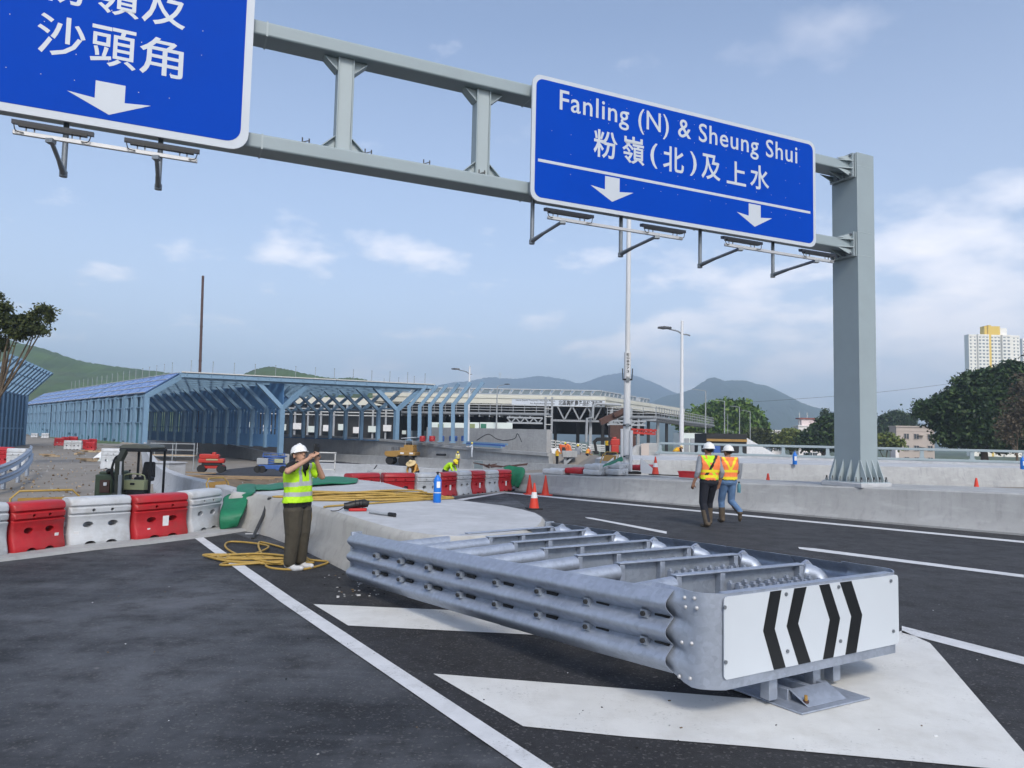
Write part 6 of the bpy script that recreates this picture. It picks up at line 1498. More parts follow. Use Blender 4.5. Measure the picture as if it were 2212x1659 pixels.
# ------------------------------------------------------------------ far deck railing
rl = thing('deck_railing', 'grey two-bar railing on a low concrete plinth beyond the far platform', 'railing', (16, 43.5, 0))
ra, rb = D(1425, 965, 47), D(2212, 967, 40); ra.z = rb.z = 0; re = rb + (rb - ra).normalized() * 16; d = (re - ra).normalized(); n_ = V((d.y, -d.x, 0))
mb = MB(); mb.prism([ra, re, re - n_ * .35, ra - n_ * .35], UP * .98, 'concrete_new'); mb.prism([ra + UP * -2, re + UP * -2, re - n_ * .35 + UP * -2, ra - n_ * .35 + UP * -2], UP * 2, 'concrete'); mb.build('plinth', rl, world=True, smooth=0)
zt_ = D(1900, 968.5, 42).z
for z in (zt_, zt_ - .58):
    mb = MB(); mb.bar(ra + UP * z - n_ * .15, re + UP * z - n_ * .15, .12, .14, 'gantry_grey'); mb.build('bar', rl, world=True, bevel=.02)
for k in range(int((re - ra).length / 2.45) + 1):
    p = ra + d * (k * 2.45) - n_ * .18; mb = MB(); mb.loft([[p + d * (s_ * w) + n_ * q + UP * z for s_, q in ((-1, -.05), (1, -.05), (1, .05), (-1, .05))] for z, w in ((.98, .30), (1.05, .28), (1.2, .10), (zt_ + .05, .09))], 'gantry_grey'); mb.build('post', rl, world=True, smooth=0)
for x, l in ((1717, 'blue gas bottle standing on the far deck left of the gantry column'), (2209, 'blue object cut by the right edge on the far deck')):
    p = D(x, 999, 34.5); p.z = .85; t = thing('gas_bottle', l, 'gas bottle', tuple(p)); mb = MB(); mb.lathe([(.095, 0), (.10, .02), (.10, .40), (.07, .50), (.03, .54), (.03, .60)], 'gas_blue', (0, 0, 0), 14); mb.build('cylinder', t, smooth=50); mb = MB(); mb.box((0, -.095, .28), (.10, .02, .2), 'label_white'); mb.build('label', t, smooth=0)

# ------------------------------------------------------------------ trees
def leaves(name, blobs, n, size, m, parent, seed, flat=.6, shell=.55):
    """leaf-sized quads in clumps through the volume of the blobs (cx,cy,cz,rx,ry,rz)"""
    r = np.random.default_rng(seed); vol = np.array([b[3] * b[4] * b[5] for b in blobs]) ** .75; pick = r.choice(len(blobs), n // 9 + 1, p=vol / vol.sum()); B = np.array(blobs)[pick]
    dd = r.normal(size=(len(pick), 3)); dd /= np.linalg.norm(dd, axis=1)[:, None]; rad = (shell + (1 - shell) * r.random(len(pick))) ** .7; rad *= 1 + r.normal(size=len(pick)) * .10
    cl_ = B[:, :3] + dd * B[:, 3:6] * rad[:, None]; ctint = r.random(len(pick)) * .55 + .22
    idx = np.repeat(np.arange(len(pick)), 9)[:n]; c = cl_[idx] + r.normal(size=(n, 3)) * size * 1.5 * np.array([1, 1, flat]); tint = np.clip(ctint[idx] + r.normal(size=n) * .18, 0, 1)
    nn = r.normal(size=(n, 3)) + np.array([0, 0, .7]); nn /= np.linalg.norm(nn, axis=1)[:, None]; a = np.cross(nn, r.normal(size=(n, 3))); a /= np.linalg.norm(a, axis=1)[:, None]; b = np.cross(nn, a)
    s = size * (.6 + .8 * r.random(n))[:, None]; v = np.stack([c - a * s, c - b * s * .55, c + a * s, c + b * s * .55], 1).reshape(-1, 3)
    me = bpy.data.meshes.new(name); me.vertices.add(4 * n); me.vertices.foreach_set('co', v.ravel()); me.loops.add(4 * n); me.loops.foreach_set('vertex_index', np.arange(4 * n)); me.polygons.add(n); me.polygons.foreach_set('loop_start', np.arange(0, 4 * n, 4)); me.polygons.foreach_set('loop_total', np.full(n, 4))
    at = me.attributes.new('tint', 'FLOAT', 'POINT'); at.data.foreach_set('value', np.repeat(tint, 4)); me.update(); me.materials.append(MATS[m]); o = bpy.data.objects.new(name, me); COL.objects.link(o); o.parent = parent; return o
foliage('leaf_dark', [(.007, .018, .006), (.015, .036, .010), (.034, .066, .017), (.065, .10, .028)]); foliage('leaf_green', [(.022, .055, .009), (.05, .105, .014), (.09, .16, .022), (.14, .20, .03)])
foliage('leaf_olive', [(.022, .032, .009), (.045, .058, .015), (.085, .095, .026)]); foliage('leaf_brown', [(.05, .04, .022), (.085, .065, .04), (.12, .10, .07)]); foliage('leaf_yellow', [(.06, .09, .015), (.11, .14, .03), (.17, .18, .04)])
def tree(label, x, y0, Y, blobs_px, n, size, m, zb=-4.5, seed=1, group=None, trunk_r=.35, limbs=6, name='tree', trunk_px=None, shell=.55):
    """blobs_px: ellipses (x, y, rx, ry) of the photo at distance Y"""
    k = Y / F_PX; base = D(trunk_px or x, y0, Y); base.z = zb; t = thing(name, label, 'tree', tuple(base), 0, group); bl = []
    rr = random.Random(seed)
    for (bx, by, rx, ry) in blobs_px:
        c = D(bx, by, Y + rr.uniform(-.25, .25) * rx * k) - V(base); bl.append((c.x, c.y, c.z, rx * k, rx * k * .9, ry * k))
    leaves('crown', bl, n, size, m, t, seed, shell=shell)
    mb = MB(); top = sum((V(b[:3]) for b in bl), V()) / len(bl); mid_ = V((top.x * .35, top.y * .35, top.z * .5)); mb.tube([V(), mid_ * .6, mid_], [trunk_r, trunk_r * .8, trunk_r * .6], 'bark', 9)
    for b in bl[:limbs]:
        c = V(b[:3]); q = mid_.lerp(c, .5) + V((rr.uniform(-.4, .4), rr.uniform(-.4, .4), .3)); mb.tube(smooth_path([mid_ * .95, q, c + V((0, 0, b[5] * .2))], 4), [trunk_r * .5 * (1 - i / 10) for i in range(9)], 'bark', 6)
    mb.build('trunk', t, smooth=60); return t
tree('large round green tree behind the market walkway', 1567, 962, 190, [(1567, 912, 55, 42), (1530, 905, 38, 30), (1605, 915, 42, 38), (1500, 925, 30, 24), (1565, 888, 40, 22), (1630, 935, 28, 26), (1590, 895, 40, 28), (1545, 935, 45, 26), (1610, 945, 40, 22), (1480, 905, 20, 16)], 26000, .55, 'leaf_green', seed=2)
BT = [(2130, 880, 70, 50), (2075, 900, 60, 38), (2030, 885, 42, 22), (2110, 830, 42, 28), (2160, 820, 40, 28), (2085, 838, 26, 18), (2190, 800, 30, 22), (2000, 880, 24, 12), (2052, 915, 40, 26), (2110, 925, 70, 36), (2060, 862, 34, 18), (2160, 930, 60, 34), (1990, 893, 14, 8), (2073, 825, 10, 8), (2190, 860, 40, 40), (2230, 830, 40, 40), (2240, 900, 50, 50), (2060, 945, 40, 18), (2110, 950, 60, 18), (2170, 955, 50, 20), (2210, 950, 40, 25)]
tree('huge dark spreading tree at the right edge, below the yellow and white tower', 2130, 975, 105, BT, 60000, .30, 'leaf_dark', seed=5, trunk_r=.7, limbs=10)
tree('bare brownish tree in front of the dark tree at the right edge', 2195, 975, 92, [(2195, 905, 32, 55), (2205, 835, 22, 30), (2175, 930, 30, 35), (2215, 880, 25, 60)], 2600, .20, 'leaf_brown', seed=6, trunk_r=.22, limbs=4, shell=.1)
tree('dark rounded tree behind the grey house, right of the gantry column', 1938, 970, 240, [(1938, 905, 22, 16), (1920, 915, 20, 20), (1950, 920, 24, 20), (1915, 935, 18, 16), (1965, 905, 14, 10)], 12000, .45, 'leaf_dark', seed=7, trunk_r=.4)
tree('small yellow green tree just right of the gantry column', 1912, 975, 140, [(1912, 952, 20, 11), (1896, 955, 12, 10), (1930, 958, 12, 9)], 4500, .35, 'leaf_yellow', seed=8, trunk_r=.2)
tree('dark tree left of the gantry column, in front of the tall conifer', 1780, 975, 150, [(1785, 925, 22, 22), (1765, 945, 24, 18), (1800, 915, 14, 18), (1745, 955, 18, 14), (1800, 950, 18, 18), (1780, 960, 24, 10)], 13000, .42, 'leaf_dark', seed=9)
tree('round olive green tree between the white house and the pink house', 1708, 972, 160, [(1708, 940, 18, 11), (1696, 950, 12, 9), (1720, 950, 12, 9), (1708, 960, 16, 8)], 6000, .36, 'leaf_yellow', seed=10, trunk_r=.2)
tree('brownish bush row at the foot of the round green tree', 1650, 972, 165, [(1640, 938, 18, 10), (1655, 950, 22, 12), (1625, 952, 22, 12), (1672, 955, 14, 9), (1600, 958, 26, 9)], 9000, .38, 'leaf_olive', seed=11, trunk_r=.2)
tree('low green bushes under the bridge end, left of the thin lamp posts', 1500, 968, 150, [(1490, 946, 18, 8), (1515, 950, 20, 9), (1475, 950, 10, 7), (1545, 955, 18, 8)], 6000, .35, 'leaf_olive', seed=12, trunk_r=.2)
tree('leaning tree with sparse crown at the left edge', 10, 958, 46, [(62, 690, 26, 14), (98, 672, 22, 13), (30, 700, 30, 22), (-10, 690, 35, 26), (75, 712, 32, 12), (10, 665, 18, 14), (-5, 640, 12, 12), (40, 722, 26, 12), (105, 690, 14, 10), (-30, 730, 40, 30), (5, 745, 20, 14)], 9000, .105, 'leaf_olive', zb=-.7, seed=13, trunk_r=.16, limbs=11, trunk_px=-22, shell=.15)
b = D(1783, 960, 230); b.z = -4.5; t = thing('conifer', 'tall slim conifer beside the pink house', 'tree', tuple(b)); kk = 230 / F_PX
bl = [((0), 0, D(1783, 884 + 4.6 * i, 230).z + 4.5, (1.0 + i * .82) * kk, (1.0 + i * .82) * kk, 1.8 * kk) for i in range(10)]
leaves('crown', bl, 5000, .34, 'leaf_dark', t, 3, .3); mb = MB(); mb.tube([V(), V((0, 0, bl[0][2]))], [.3, .05], 'bark', 7); mb.build('trunk', t)

# ------------------------------------------------------------------ houses and towers
def house(label, x0, x1, yt, Y, m, cols, floors, depth, group=None, zb=-4.5, name='house', rows=None):
    a, b = D(x0, yt, Y), D(x1, yt, Y); w, H = b.x - a.x, a.z - zb; t = thing(name, label, 'house', (a.x, a.y, zb), 0, group)
    mb = MB(); mb.box((w / 2, depth / 2, H / 2), (w, depth, H), m); mb.build('wall', t, smooth=0)
    mb = MB(); mb.box((w / 2, depth / 2, H + .15), (w + .5, depth + .5, .3), m); mb.box((w / 2, depth / 2, H - 1.0), (w + .15, depth + .15, .15), m); mb.build('parapet', t, smooth=0)
    fh = 3.0
    for f in range(floors):
        for c in cols:
            z = H - 1.6 - .75 - f * fh
            if z < .5: continue
            fr = MB(); fr.box((w * c, -.06, z), (1.35, .14, 1.55), 'rail_white' if m != 'house_grey' else 'house_grey'); fo = fr.build('window', t, smooth=0)
            pn = MB(); pn.box((w * c - .32, -.10, z), (.52, .14, 1.3), 'window_dark'); pn.box((w * c + .32, -.10, z), (.52, .14, 1.3), 'window_dark'); pn.build('pane', fo, smooth=0)
    return t, w, H
t, w, H = house('three storey grey house with small dark windows, below the dark tree', 1936, 2018, 922, 190, 'house_grey', (.26, .52, .88), 3, 3.5)
for z, x in ((H - 2.0, .62), (H - 5.0, .66)): mb = MB(); mb.box((w * x, -.5, z), (1.6, 1.0, .15), 'house_grey'); mb.build('canopy', t, smooth=0)
t, w, H = house('white house with pinkish wall and a red-brown roof terrace', 1725, 1773, 921, 220, 'house_white', (.3, .5, .72), 3, 4); mb = MB(); mb.box((w * .55, 2, H + 1.3), (w * .75, 2.6, 2.0), 'house_pink'); mb.box((w * .55, 2, H + 2.4), (w * .95, 3.4, .35), 'roof_red'); mb.build('roof_terrace', t, smooth=0)
for x in (.1, .45): mb = MB(); mb.cyl((w * x, 1, H), (w * x, 1, H + 4.2), .12, 'rail_white', 6); mb.build('aerial', t)
house('low white house half hidden by the round olive tree', 1668, 1694, 931, 230, 'house_white', (.3, .7), 2, 8)
house('tiny white hut in front of the yellow green tree', 1934, 1941, 944, 160, 'house_white', (), 1, 2)
def tower(label, x0, x1, yt, Y, core=None, group='high-rise towers'):
    a, b = D(x0, yt, Y), D(x1, yt, Y); w, H = b.x - a.x, a.z + 6; t = thing('tower_block', label, 'tower', (a.x, a.y, -6), 0, group); fl = int(H / 2.9)
    bays = [(0, .16, 0), (.16, .37, -1.6), (.42, .62, 0), (.62, .78, -2.0), (.78, 1.0, 1.0)]
    for i, (u0, u1, dy) in enumerate(bays):
        mb = MB(); mb.box((w * (u0 + u1) / 2, 3 + dy, H / 2 - (0 if i != 4 else .5)), (w * (u1 - u0), 6, H), 'tower_white')
        for f in range(6, fl + 1): mb.box((w * (u0 + u1) / 2, dy - .10, min(H - .8, 2.9 * f + .25)), (w * (u1 - u0) * .98, .35, 1.5), 'tower_white')
        wl_ = mb.build('wall', t, smooth=0)
        nw_ = 2 if u1 - u0 < .19 else 3
        for c in range(nw_):
            m2 = MB(); uu = u0 + (u1 - u0) * (c + .5) / nw_; ww = w * (u1 - u0) / nw_
            m2.box((w * uu, dy - .02, H * .6), (ww * (.34 if i in (0, 4) else .55), .2, H * .76), 'glass_grey')
            if not (i == 4 and c == 0): m2.build('window_column', wl_, smooth=0)
    if core:
        mb = MB(); mb.box((w * .395, 2, H / 2 + 4), (w * .055, 6, H + 8), 'tower_yellow'); mb.build('yellow_stripe', t, smooth=0)
        mb = MB(); mb.box((w * .46, 3, H + 3.6), (w * .30, 6, 7.5), 'tower_yellow'); mb.box((w * .68, 3.5, H + 2.9), (w * .14, 6, 6), 'tower_white'); mb.build('roof_house', t, smooth=0)
    return t
tower('white high-rise tower with a yellow stripe and yellow roof block', 2092, 2204, 722, 620, True); tower('plain white high-rise cut by the right edge of the picture', 2208, 2270, 731, 700)
# vehicles and sheds beyond the railing
def van(label, x, Y, m, kind='car', rz=0, ln=4.4, hh_=1.6, z=-4.5):
    p = D(x, 975, Y); p.z = z; t = thing('parked_' + kind, label, kind, tuple(p), rz, 'vehicles beyond the railing')
    mb = MB(); h1 = hh_ * .55
    if kind == 'car': mb.prism([V((-ln / 2, -.85, .3)), V((ln / 2, -.85, .3)), V((ln / 2, -.85, h1)), V((ln * .32, -.85, h1 + .08)), V((ln * .18, -.85, hh_)), V((-ln * .3, -.85, hh_)), V((-ln * .45, -.85, h1 + .05)), V((-ln / 2, -.85, h1))], V((0, 1.7, 0)), m)
    else: mb.box((-ln * .12, 0, hh_ / 2 + .45), (ln * .74, 2.2, hh_ - .5), m); mb.box((ln * .37, 0, hh_ * .38 + .2), (ln * .22, 2.1, hh_ * .66), m)
    mb.build('body', t, bevel=.06); mb = MB()
    if kind == 'car': mb.prism([V((ln * .26, -.87, h1 + .1)), V((ln * .15, -.87, hh_ - .12)), V((-ln * .27, -.87, hh_ - .12)), V((-ln * .38, -.87, h1 + .1))], V((0, 1.74, 0)), 'window_dark')
    else: mb.box((ln * .37, 0, hh_ * .55 + .15), (ln * .225, 2.14, .6), 'window_dark')
    mb.build('window', t, smooth=0)
    for sx in (-.3, .32):
        for sy in (-.82, .82): mb = MB(); mb.cyl((ln * sx, sy - .1, .33), (ln * sx, sy + .1, .33), .33, 'rubber', 14); mb.build('wheel', t)
    return t
van('white van with a sloping nose, right of the black and yellow shed', 1640, 75, 'car_white', 'van', 0, 5.2, 2.3); van('pale lorry beyond the railing left of the gantry column', 1690, 82, 'car_white', 'lorry', 0, 7, 2.6); van('white car beyond the railing left of the column', 1745, 70, 'car_white'); van('dark car beyond the railing left of the blue bottle', 1672, 66, 'car_dark')
van('white car seen through the railing right of the column', 1925, 68, 'car_white'); van('pale van seen through the railing below the grey house', 1975, 76, 'car_white', 'van', 0, 5, 2.2); van('white car seen through the railing right of the grey house', 2045, 70, 'car_white'); van('pale car seen through the railing behind the walkers', 1610, 64, 'car_white')
a, b = D(1526, 942, 62), D(1613, 942, 62); t = thing('shed', 'dark shed with a yellow banner along its eave, behind the two walkers', 'shed', (a.x, a.y, -4)); w = b.x - a.x; H = D(1526, 936, 62).z + 4
mb = MB(); mb.box((w / 2, 2, H / 2), (w, 4, H), 'market_dark'); mb.build('body', t, smooth=0); mb = MB(); mb.box((w / 2, -.06, H - .55), (w, .1, .20), 'machine_ochre'); mb.build('banner', t, smooth=0); mb = MB(); mb.prism([V((w, .1, H - .3)), V((w + 2.6, .1, H - 1.7)), V((w + 2.6, .1, H - 2.6)), V((w, .1, H - 2.6))], V((0, 3, 0)), 'car_white'); mb.build('canopy', t, smooth=0)
a, b = D(1475, 935, 70), D(1517, 935, 70); t = thing('shed', 'pale shed with grey shutters right of the tall white lamp post', 'shed', (a.x, a.y, -4)); w = b.x - a.x; H = a.z + 4; mb = MB(); mb.box((w / 2, 2, H / 2), (w, 4, H), 'container'); mb.build('body', t, smooth=0)
for f in (.2, .5, .8): mb = MB(); mb.box((w * f, -.05, H - 1.25), (w * .22, .1, 1.5), 'steel_grey'); mb.build('shutter', t, smooth=0)
p = D(1547, 966, 58); t = thing('container', 'blue container seen between the heads of the two walkers', 'container', (p.x, p.y, p.z - 1.2)); mb = MB(); mb.box((0, 0, .8), (.5, .6, 1.0), 'machine_blue'); mb.build('box', t, bevel=.03)

# ------------------------------------------------------------------ hills and mountains
def ridge(name, pts, Y, depth, m, seed, rough, nd=26, zlow=-8, kind='structure'):
    P = [D(x, y, Y) for x, y in pts]; r = random.Random(seed); xs = []; n = 12
    prof = smooth_path([V((p.x, p.z)) for p in P], n)
    ph = [(r.uniform(0, 6.28), r.uniform(0, 6.28)) for _ in range(5)]; L_ = depth
    vs = []; ncol = len(prof)
    for j in range(nd + 1):
        f = j / nd
        for i, q in enumerate(prof):
            hgt = q.y - zlow; fall = (1 - f) ** 1.15
            wob = sum(math.sin(q.x / (L_ * s) + a_) * math.cos((f * depth + q.x * .35) / (L_ * s * .8) + b_) * s for s, (a_, b_) in zip((.22, .11, .06, .03, .016), ph))
            z = zlow + hgt * fall + wob * hgt * rough * f * (1 - f) * 4 + (r.uniform(-1, 1) * hgt * .012 * (1 if f > 0 else .55))
            vs.append((q.x * (1 - f * depth / Y * .3), Y - f * depth, z))
    fs = [(j * ncol + i, j * ncol + i + 1, (j + 1) * ncol + i + 1, (j + 1) * ncol + i) for j in range(nd) for i in range(ncol - 1)]
    k = len(vs); vs += [(q.x, Y + depth * .6, zlow) for q in prof]; fs += [(k + i, k + i + 1, i + 1, i) for i in range(ncol - 1)]
    mb = MB(); mb.add(vs, fs, m); return mb.build(name, kind=kind, smooth=60)
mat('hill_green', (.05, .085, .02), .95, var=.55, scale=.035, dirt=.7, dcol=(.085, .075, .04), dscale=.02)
mat('hill_haze_tint', (.035, .055, .06), .95, var=.35, scale=.006)  # some of the blue distance haze is put into this base colour
ridge('hill', [(-500, 760), (-300, 715), (-120, 700), (-20, 726), (57, 744), (107, 757), (160, 776), (215, 787), (280, 795), (345, 803), (420, 815), (480, 840), (560, 900)], 650, 330, 'hill_green', 1, .5)
ridge('hill', [(430, 880), (500, 822), (534, 805), (560, 796), (587, 792.5), (629, 800), (669, 809), (722, 817), (759, 815.5), (797, 822), (830, 840), (900, 880)], 520, 200, 'hill_green', 2, .5)
ridge('mountain', [(760, 905), (860, 860), (928, 838), (968, 828), (1013, 823), (1058, 815), (1100, 818), (1135, 816), (1168, 812.5), (1220, 819.5), (1253, 827.5), (1300, 812.5), (1340, 805.7), (1363, 809), (1413, 826.5), (1463, 850), (1560, 880), (1700, 905)], 3600, 1300, 'hill_haze_tint', 3, .45)
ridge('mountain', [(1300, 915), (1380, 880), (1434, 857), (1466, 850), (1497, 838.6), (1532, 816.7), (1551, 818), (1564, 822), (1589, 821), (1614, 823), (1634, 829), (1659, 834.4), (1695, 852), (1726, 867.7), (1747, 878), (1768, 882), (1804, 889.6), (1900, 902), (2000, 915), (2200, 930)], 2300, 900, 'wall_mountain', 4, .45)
b = D(1080, 812, 3500); t = thing('hilltop_tower', 'tiny pale tower on the skyline of the blue mountain', 'tower', (b.x, b.y, b.z - 12)); mb = MB(); mb.cyl((0, 0, 0), (0, 0, 26), 4, 'tower_white', 8, 4); mb.build('shaft', t); mb = MB(); mb.cyl((0, 0, 18), (0, 0, 28), 7, 'tower_white', 8); mb.build('head', t)
# the air: one closed box of thin even haze round everything
hz_m = bpy.data.materials.new('haze'); hz_m.use_nodes = True; t_ = hz_m.node_tree; t_.nodes.clear(); o_ = t_.nodes.new('ShaderNodeOutputMaterial'); v_ = t_.nodes.new('ShaderNodeVolumePrincipled')
v_.inputs['Color'].default_value = (.80, .90, 1.0, 1); v_.inputs['Density'].default_value = 0.00046; v_.inputs['Anisotropy'].default_value = .7; t_.links.new(v_.outputs[0], o_.inputs['Volume']); MATS['haze'] = hz_m
mb = MB(); mb.box((0, 1900, 195), (9000, 5200, 420), 'haze'); hzo = mb.build('haze', kind='stuff', smooth=0)
# ------------------------------------------------------------------ small digger behind the left water barriers
mat('boom_dark', (.035, .04, .028), .6, var=.3, dirt=.3)
mat('canopy_grey', (.13, .135, .11), .6, var=.2, dirt=.3)
p = D(281, 1000, 20.3); t = thing('mini_excavator', 'small dirty green and cream digger with a canopy behind the red water barrier', 'excavator', (p.x, p.y, -.72), R(2))
def part(parent, name, fn, **k): mb = MB(); fn(mb); return mb.build(name, parent, **k)
for x in (-.56, .56):
    def tr(mb):
        pr = [(-.85, .12), (-.80, .03), (.80, .03), (.85, .12), (.85, .34), (.78, .44), (-.78, .44), (-.85, .34)]
        mb.prism([V((x - .15, a, b)) for a, b in pr], (.30, 0, 0), 'rubber')
        for k in range(17): mb.box((x, -.8 + k * .1, .455), (.30, .05, .03), 'rubber'); mb.box((x, -.8 + k * .1, .02), (.30, .05, .03), 'rubber')
    part(t, 'track', tr, smooth=0)
part(t, 'blade', lambda m: (m.box((0, -1.15, .25), (1.45, .06, .38), 'exc_green'), m.bar((-.3, -1.1, .3), (-.3, -.4, .35), .08, .1, 'exc_green'), m.bar((.3, -1.1, .3), (.3, -.4, .35), .08, .1, 'exc_green')), bevel=.01)
part(t, 'house', lambda m: (m.box((0, .1, .62), (1.4, 1.5, .28), 'market_dark'), m.box((-.50, .2, 1.02), (.46, 1.15, .62), 'exc_green'), m.box((-.50, .2, 1.36), (.40, .9, .08), 'exc_green')), bevel=.05)
part(t, 'engine_cover', lambda m: (m.box((.33, -.32, 1.07), (.56, .25, .26), 'exc_cream'), m.box((.33, -.30, .82), (.58, .30, .22), 'market_dark'), m.box((.30, -.455, 1.10), (.12, .02, .06), 'black_paint')), bevel=.03)
part(t, 'hand_rail', lambda m: m.tube(smooth_path([V((.05, -.42, 1.2)), V((.07, -.43, 1.33)), V((.33, -.44, 1.37)), V((.58, -.43, 1.33)), V((.61, -.42, 1.2))], 4), .018, 'exc_cream', 7))
part(t, 'side_panel', lambda m: (m.box((-.44, -.40, 1.02), (.26, .04, .34), 'rust'), m.box((-.42, -.43, 1.08), (.09, .03, .09), 'label_white')), bevel=.01)
bo = part(t, 'boom', lambda m: (m.bar((.02, -.55, .75), (-.0, -.60, 1.75), .16, .20, 'boom_dark', up=(0, 1, 0)), m.bar((-.0, -.60, 1.70), (.03, -.40, 1.98), .14, .18, 'boom_dark', up=(0, 1, 0)), m.box((.02, -.55, .75), (.28, .28, .25), 'boom_dark')), bevel=.02)
part(bo, 'cylinder', lambda m: (m.cyl((.10, -.70, .80), (.10, -.72, 1.35), .045, 'steel_grey'), m.cyl((.10, -.72, 1.35), (.09, -.70, 1.70), .028, 'rail_light')))
part(bo, 'hoses', lambda m: [m.tube(smooth_path([V((-.10, -.5, 1.0 + .04 * k)), V((-.16 - .015 * k, -.6, 1.4)), V((-.12, -.6, 1.7 + .03 * k)), V((-.02, -.5, 1.86))], 4), .016, 'rubber', 6) for k in range(4)])
part(t, 'seat', lambda m: (m.box((.35, .12, 1.20), (.40, .42, .12), 'tool_black'), m.prism([V((.16, .30, 1.22)), V((.54, .30, 1.22)), V((.50, .36, 1.66)), V((.20, .36, 1.66))], (0, .1, 0), 'tool_black')), bevel=.04)
for x, y in ((-.06, .62), (.66, .62), (.66, -.25)): part(t, 'canopy_post', lambda m: m.bar((x, y, .76), (x, y, 2.02), .05, .05, 'market_dark', up=(0, 1, 0)))
part(t, 'canopy', lambda m: (m.loft([[V((x, y, z)) for x, z in ((-.12, 2.02), (.66, 2.02), (.70, 2.07), (.60, 2.14), (.26, 2.16), (-.06, 2.14), (-.16, 2.07))] for y in (-.35, .60)], 'canopy_grey'), m.box((.27, .18, 1.99), (.84, 1.04, .07), 'market_dark'), m.box((.27, -.33, 2.0), (.80, .06, .10), 'market_dark')), bevel=.015)
for x in (.10, .60): part(t, 'lever', lambda m: (m.cyl((x, -.15, 1.1), (x, -.2, 1.42), .012, 'market_dark', 6), m.ball((x, -.2, 1.44), .03, 'tool_black', 6)))
part(t, 'headlamp', lambda m: m.ball((-.34, -.42, 1.42), .075, 'black_paint', 8))

# ------------------------------------------------------------------ lifts, roller, crane
def wheel(parent, x, y, z, r, w, m='rubber'):
    mb = MB(); mb.lathe([(r * .6, -w / 2), (r * .96, -w / 2), (r, -w * .35), (r, w * .35), (r * .96, w / 2), (r * .6, w / 2)], m, (x, y, z), 20, Matrix.Rotation(R(90), 3, 'X')); o = mb.build('wheel', parent)
    mb = MB(); mb.lathe([(r * .05, -w * .46), (r * .58, -w * .42), (r * .58, w * .42), (r * .05, w * .46)], 'steel_grey', (x, y, z), 12, Matrix.Rotation(R(90), 3, 'X')); mb.build('rim', o)
p = D(457, 1021, 62); t = thing('scissor_lift', 'red self-propelled lift parked against the pale wall on the dirt', 'lift', tuple(p), R(15))
for x in (-.75, .75):
    for y in (-.55, .55): wheel(t, x, y, .33, .33, .24)
part(t, 'chassis', lambda m: (m.box((0, 0, .50), (1.9, .9, .28), 'machine_red'), m.box((0, -.02, .72), (1.5, 1.0, .2), 'market_dark')), bevel=.03)
part(t, 'turntable', lambda m: (m.loft([[V((x, y, z)) for x, y in ((-1.0, -.6), (1.0, -.6), (1.0, .6), (-1.0, .6))] for z in (.82, 1.18)], 'machine_red'), m.box((-.2, 0, 1.36), (1.5, 1.1, .36), 'machine_red'), m.box((.15, -.1, 1.6), (.3, .6, .2), 'machine_red')), bevel=.06)
part(t, 'decal', lambda m: m.box((.05, -.615, 1.10), (.9, .02, .12), 'exc_cream'), smooth=0)
p = D(588, 1021, 62); t = thing('scissor_lift', 'blue scissor lift with folded arms, right of the red one', 'lift', tuple(p), R(10))
for x in (-1.1, -.75, .9):
    for y in (-.5, .5): wheel(t, x, y, .30, .30, .22)
part(t, 'chassis', lambda m: (m.box((.15, 0, .48), (2.5, 1.0, .34), 'machine_blue'), m.box((.9, -.05, .3), (1.1, 1.1, .18), 'machine_blue')), bevel=.03)
for k in range(3): part(t, 'scissor_arm', lambda m: (m.bar((-.7, -.4, .75 + .2 * k), (1.0, -.4, .88 + .2 * k), .08, .1, 'machine_blue'), m.bar((-.7, -.3, .88 + .2 * k), (1.0, -.3, .75 + .2 * k), .08, .1, 'machine_blue')), smooth=0)
part(t, 'control_box', lambda m: (m.box((.55, -.5, 1.0), (.7, .1, .34), 'exc_cream'), m.box((-.75, -.1, .95), (.9, .8, .5), 'steel_grey')), bevel=.02)
part(t, 'platform', lambda m: (m.box((.15, 0, 1.36), (1.9, 1.0, .08), 'machine_blue'), [m.bar((a, -.48, 1.4), (a, -.48, 1.62), .05, .05, 'machine_blue', up=(1, 0, 0)) for a in (-.7, -.1, .5, 1.0)], m.bar((-.75, -.48, 1.62), (1.05, -.48, 1.62), .05, .05, 'machine_blue')), smooth=0)
p = D(872, 1004, 90); t = thing('road_roller', 'ochre pneumatic road roller with a white canopy at the foot of the retaining wall', 'roller', tuple(p), R(-12))
for k in range(4): wheel(t, 1.0 - .0 * k, -.75 + .5 * k, .55, .55, .42)
for k in range(4): wheel(t, .15 + .0, -.75 + .5 * k, .55, .55, .42); 
for k in range(3): wheel(t, -1.6, -.5 + .5 * k, .5, .5, .42)
part(t, 'body', lambda m: (m.prism([V((-2.2, -.95, 1.25)), V((-1.9, -.95, .95)), V((-.6, -.95, .95)), V((-.4, -.95, 1.15)), V((1.7, -.95, 1.15)), V((1.75, -.95, 1.55)), V((-.1, -.95, 1.75)), V((-2.1, -.95, 1.6))], (0, 1.9, 0), 'machine_ochre'), m.box((.55, 0, 1.85), (1.7, 1.4, .5), 'machine_ochre')), bevel=.05)
part(t, 'cockpit', lambda m: (m.box((.75, 0, 2.25), (1.2, 1.3, .35), 'machine_ochre'), m.box((.7, 0, 2.5), (.5, .9, .25), 'tool_black'), m.box((.35, -.3, 2.5), (.15, .3, .3), 'tool_black')), bevel=.04)
for k in range(3): part(t, 'hand_rail', lambda m: m.tube([V((-1.25 + .38 * k, -.8, 1.6)), V((-1.25 + .38 * k, -.8, 2.15)), V((-1.08 + .38 * k, -.8, 2.15)), V((-1.08 + .38 * k, -.8, 1.6))], .03, 'black_paint', 6))
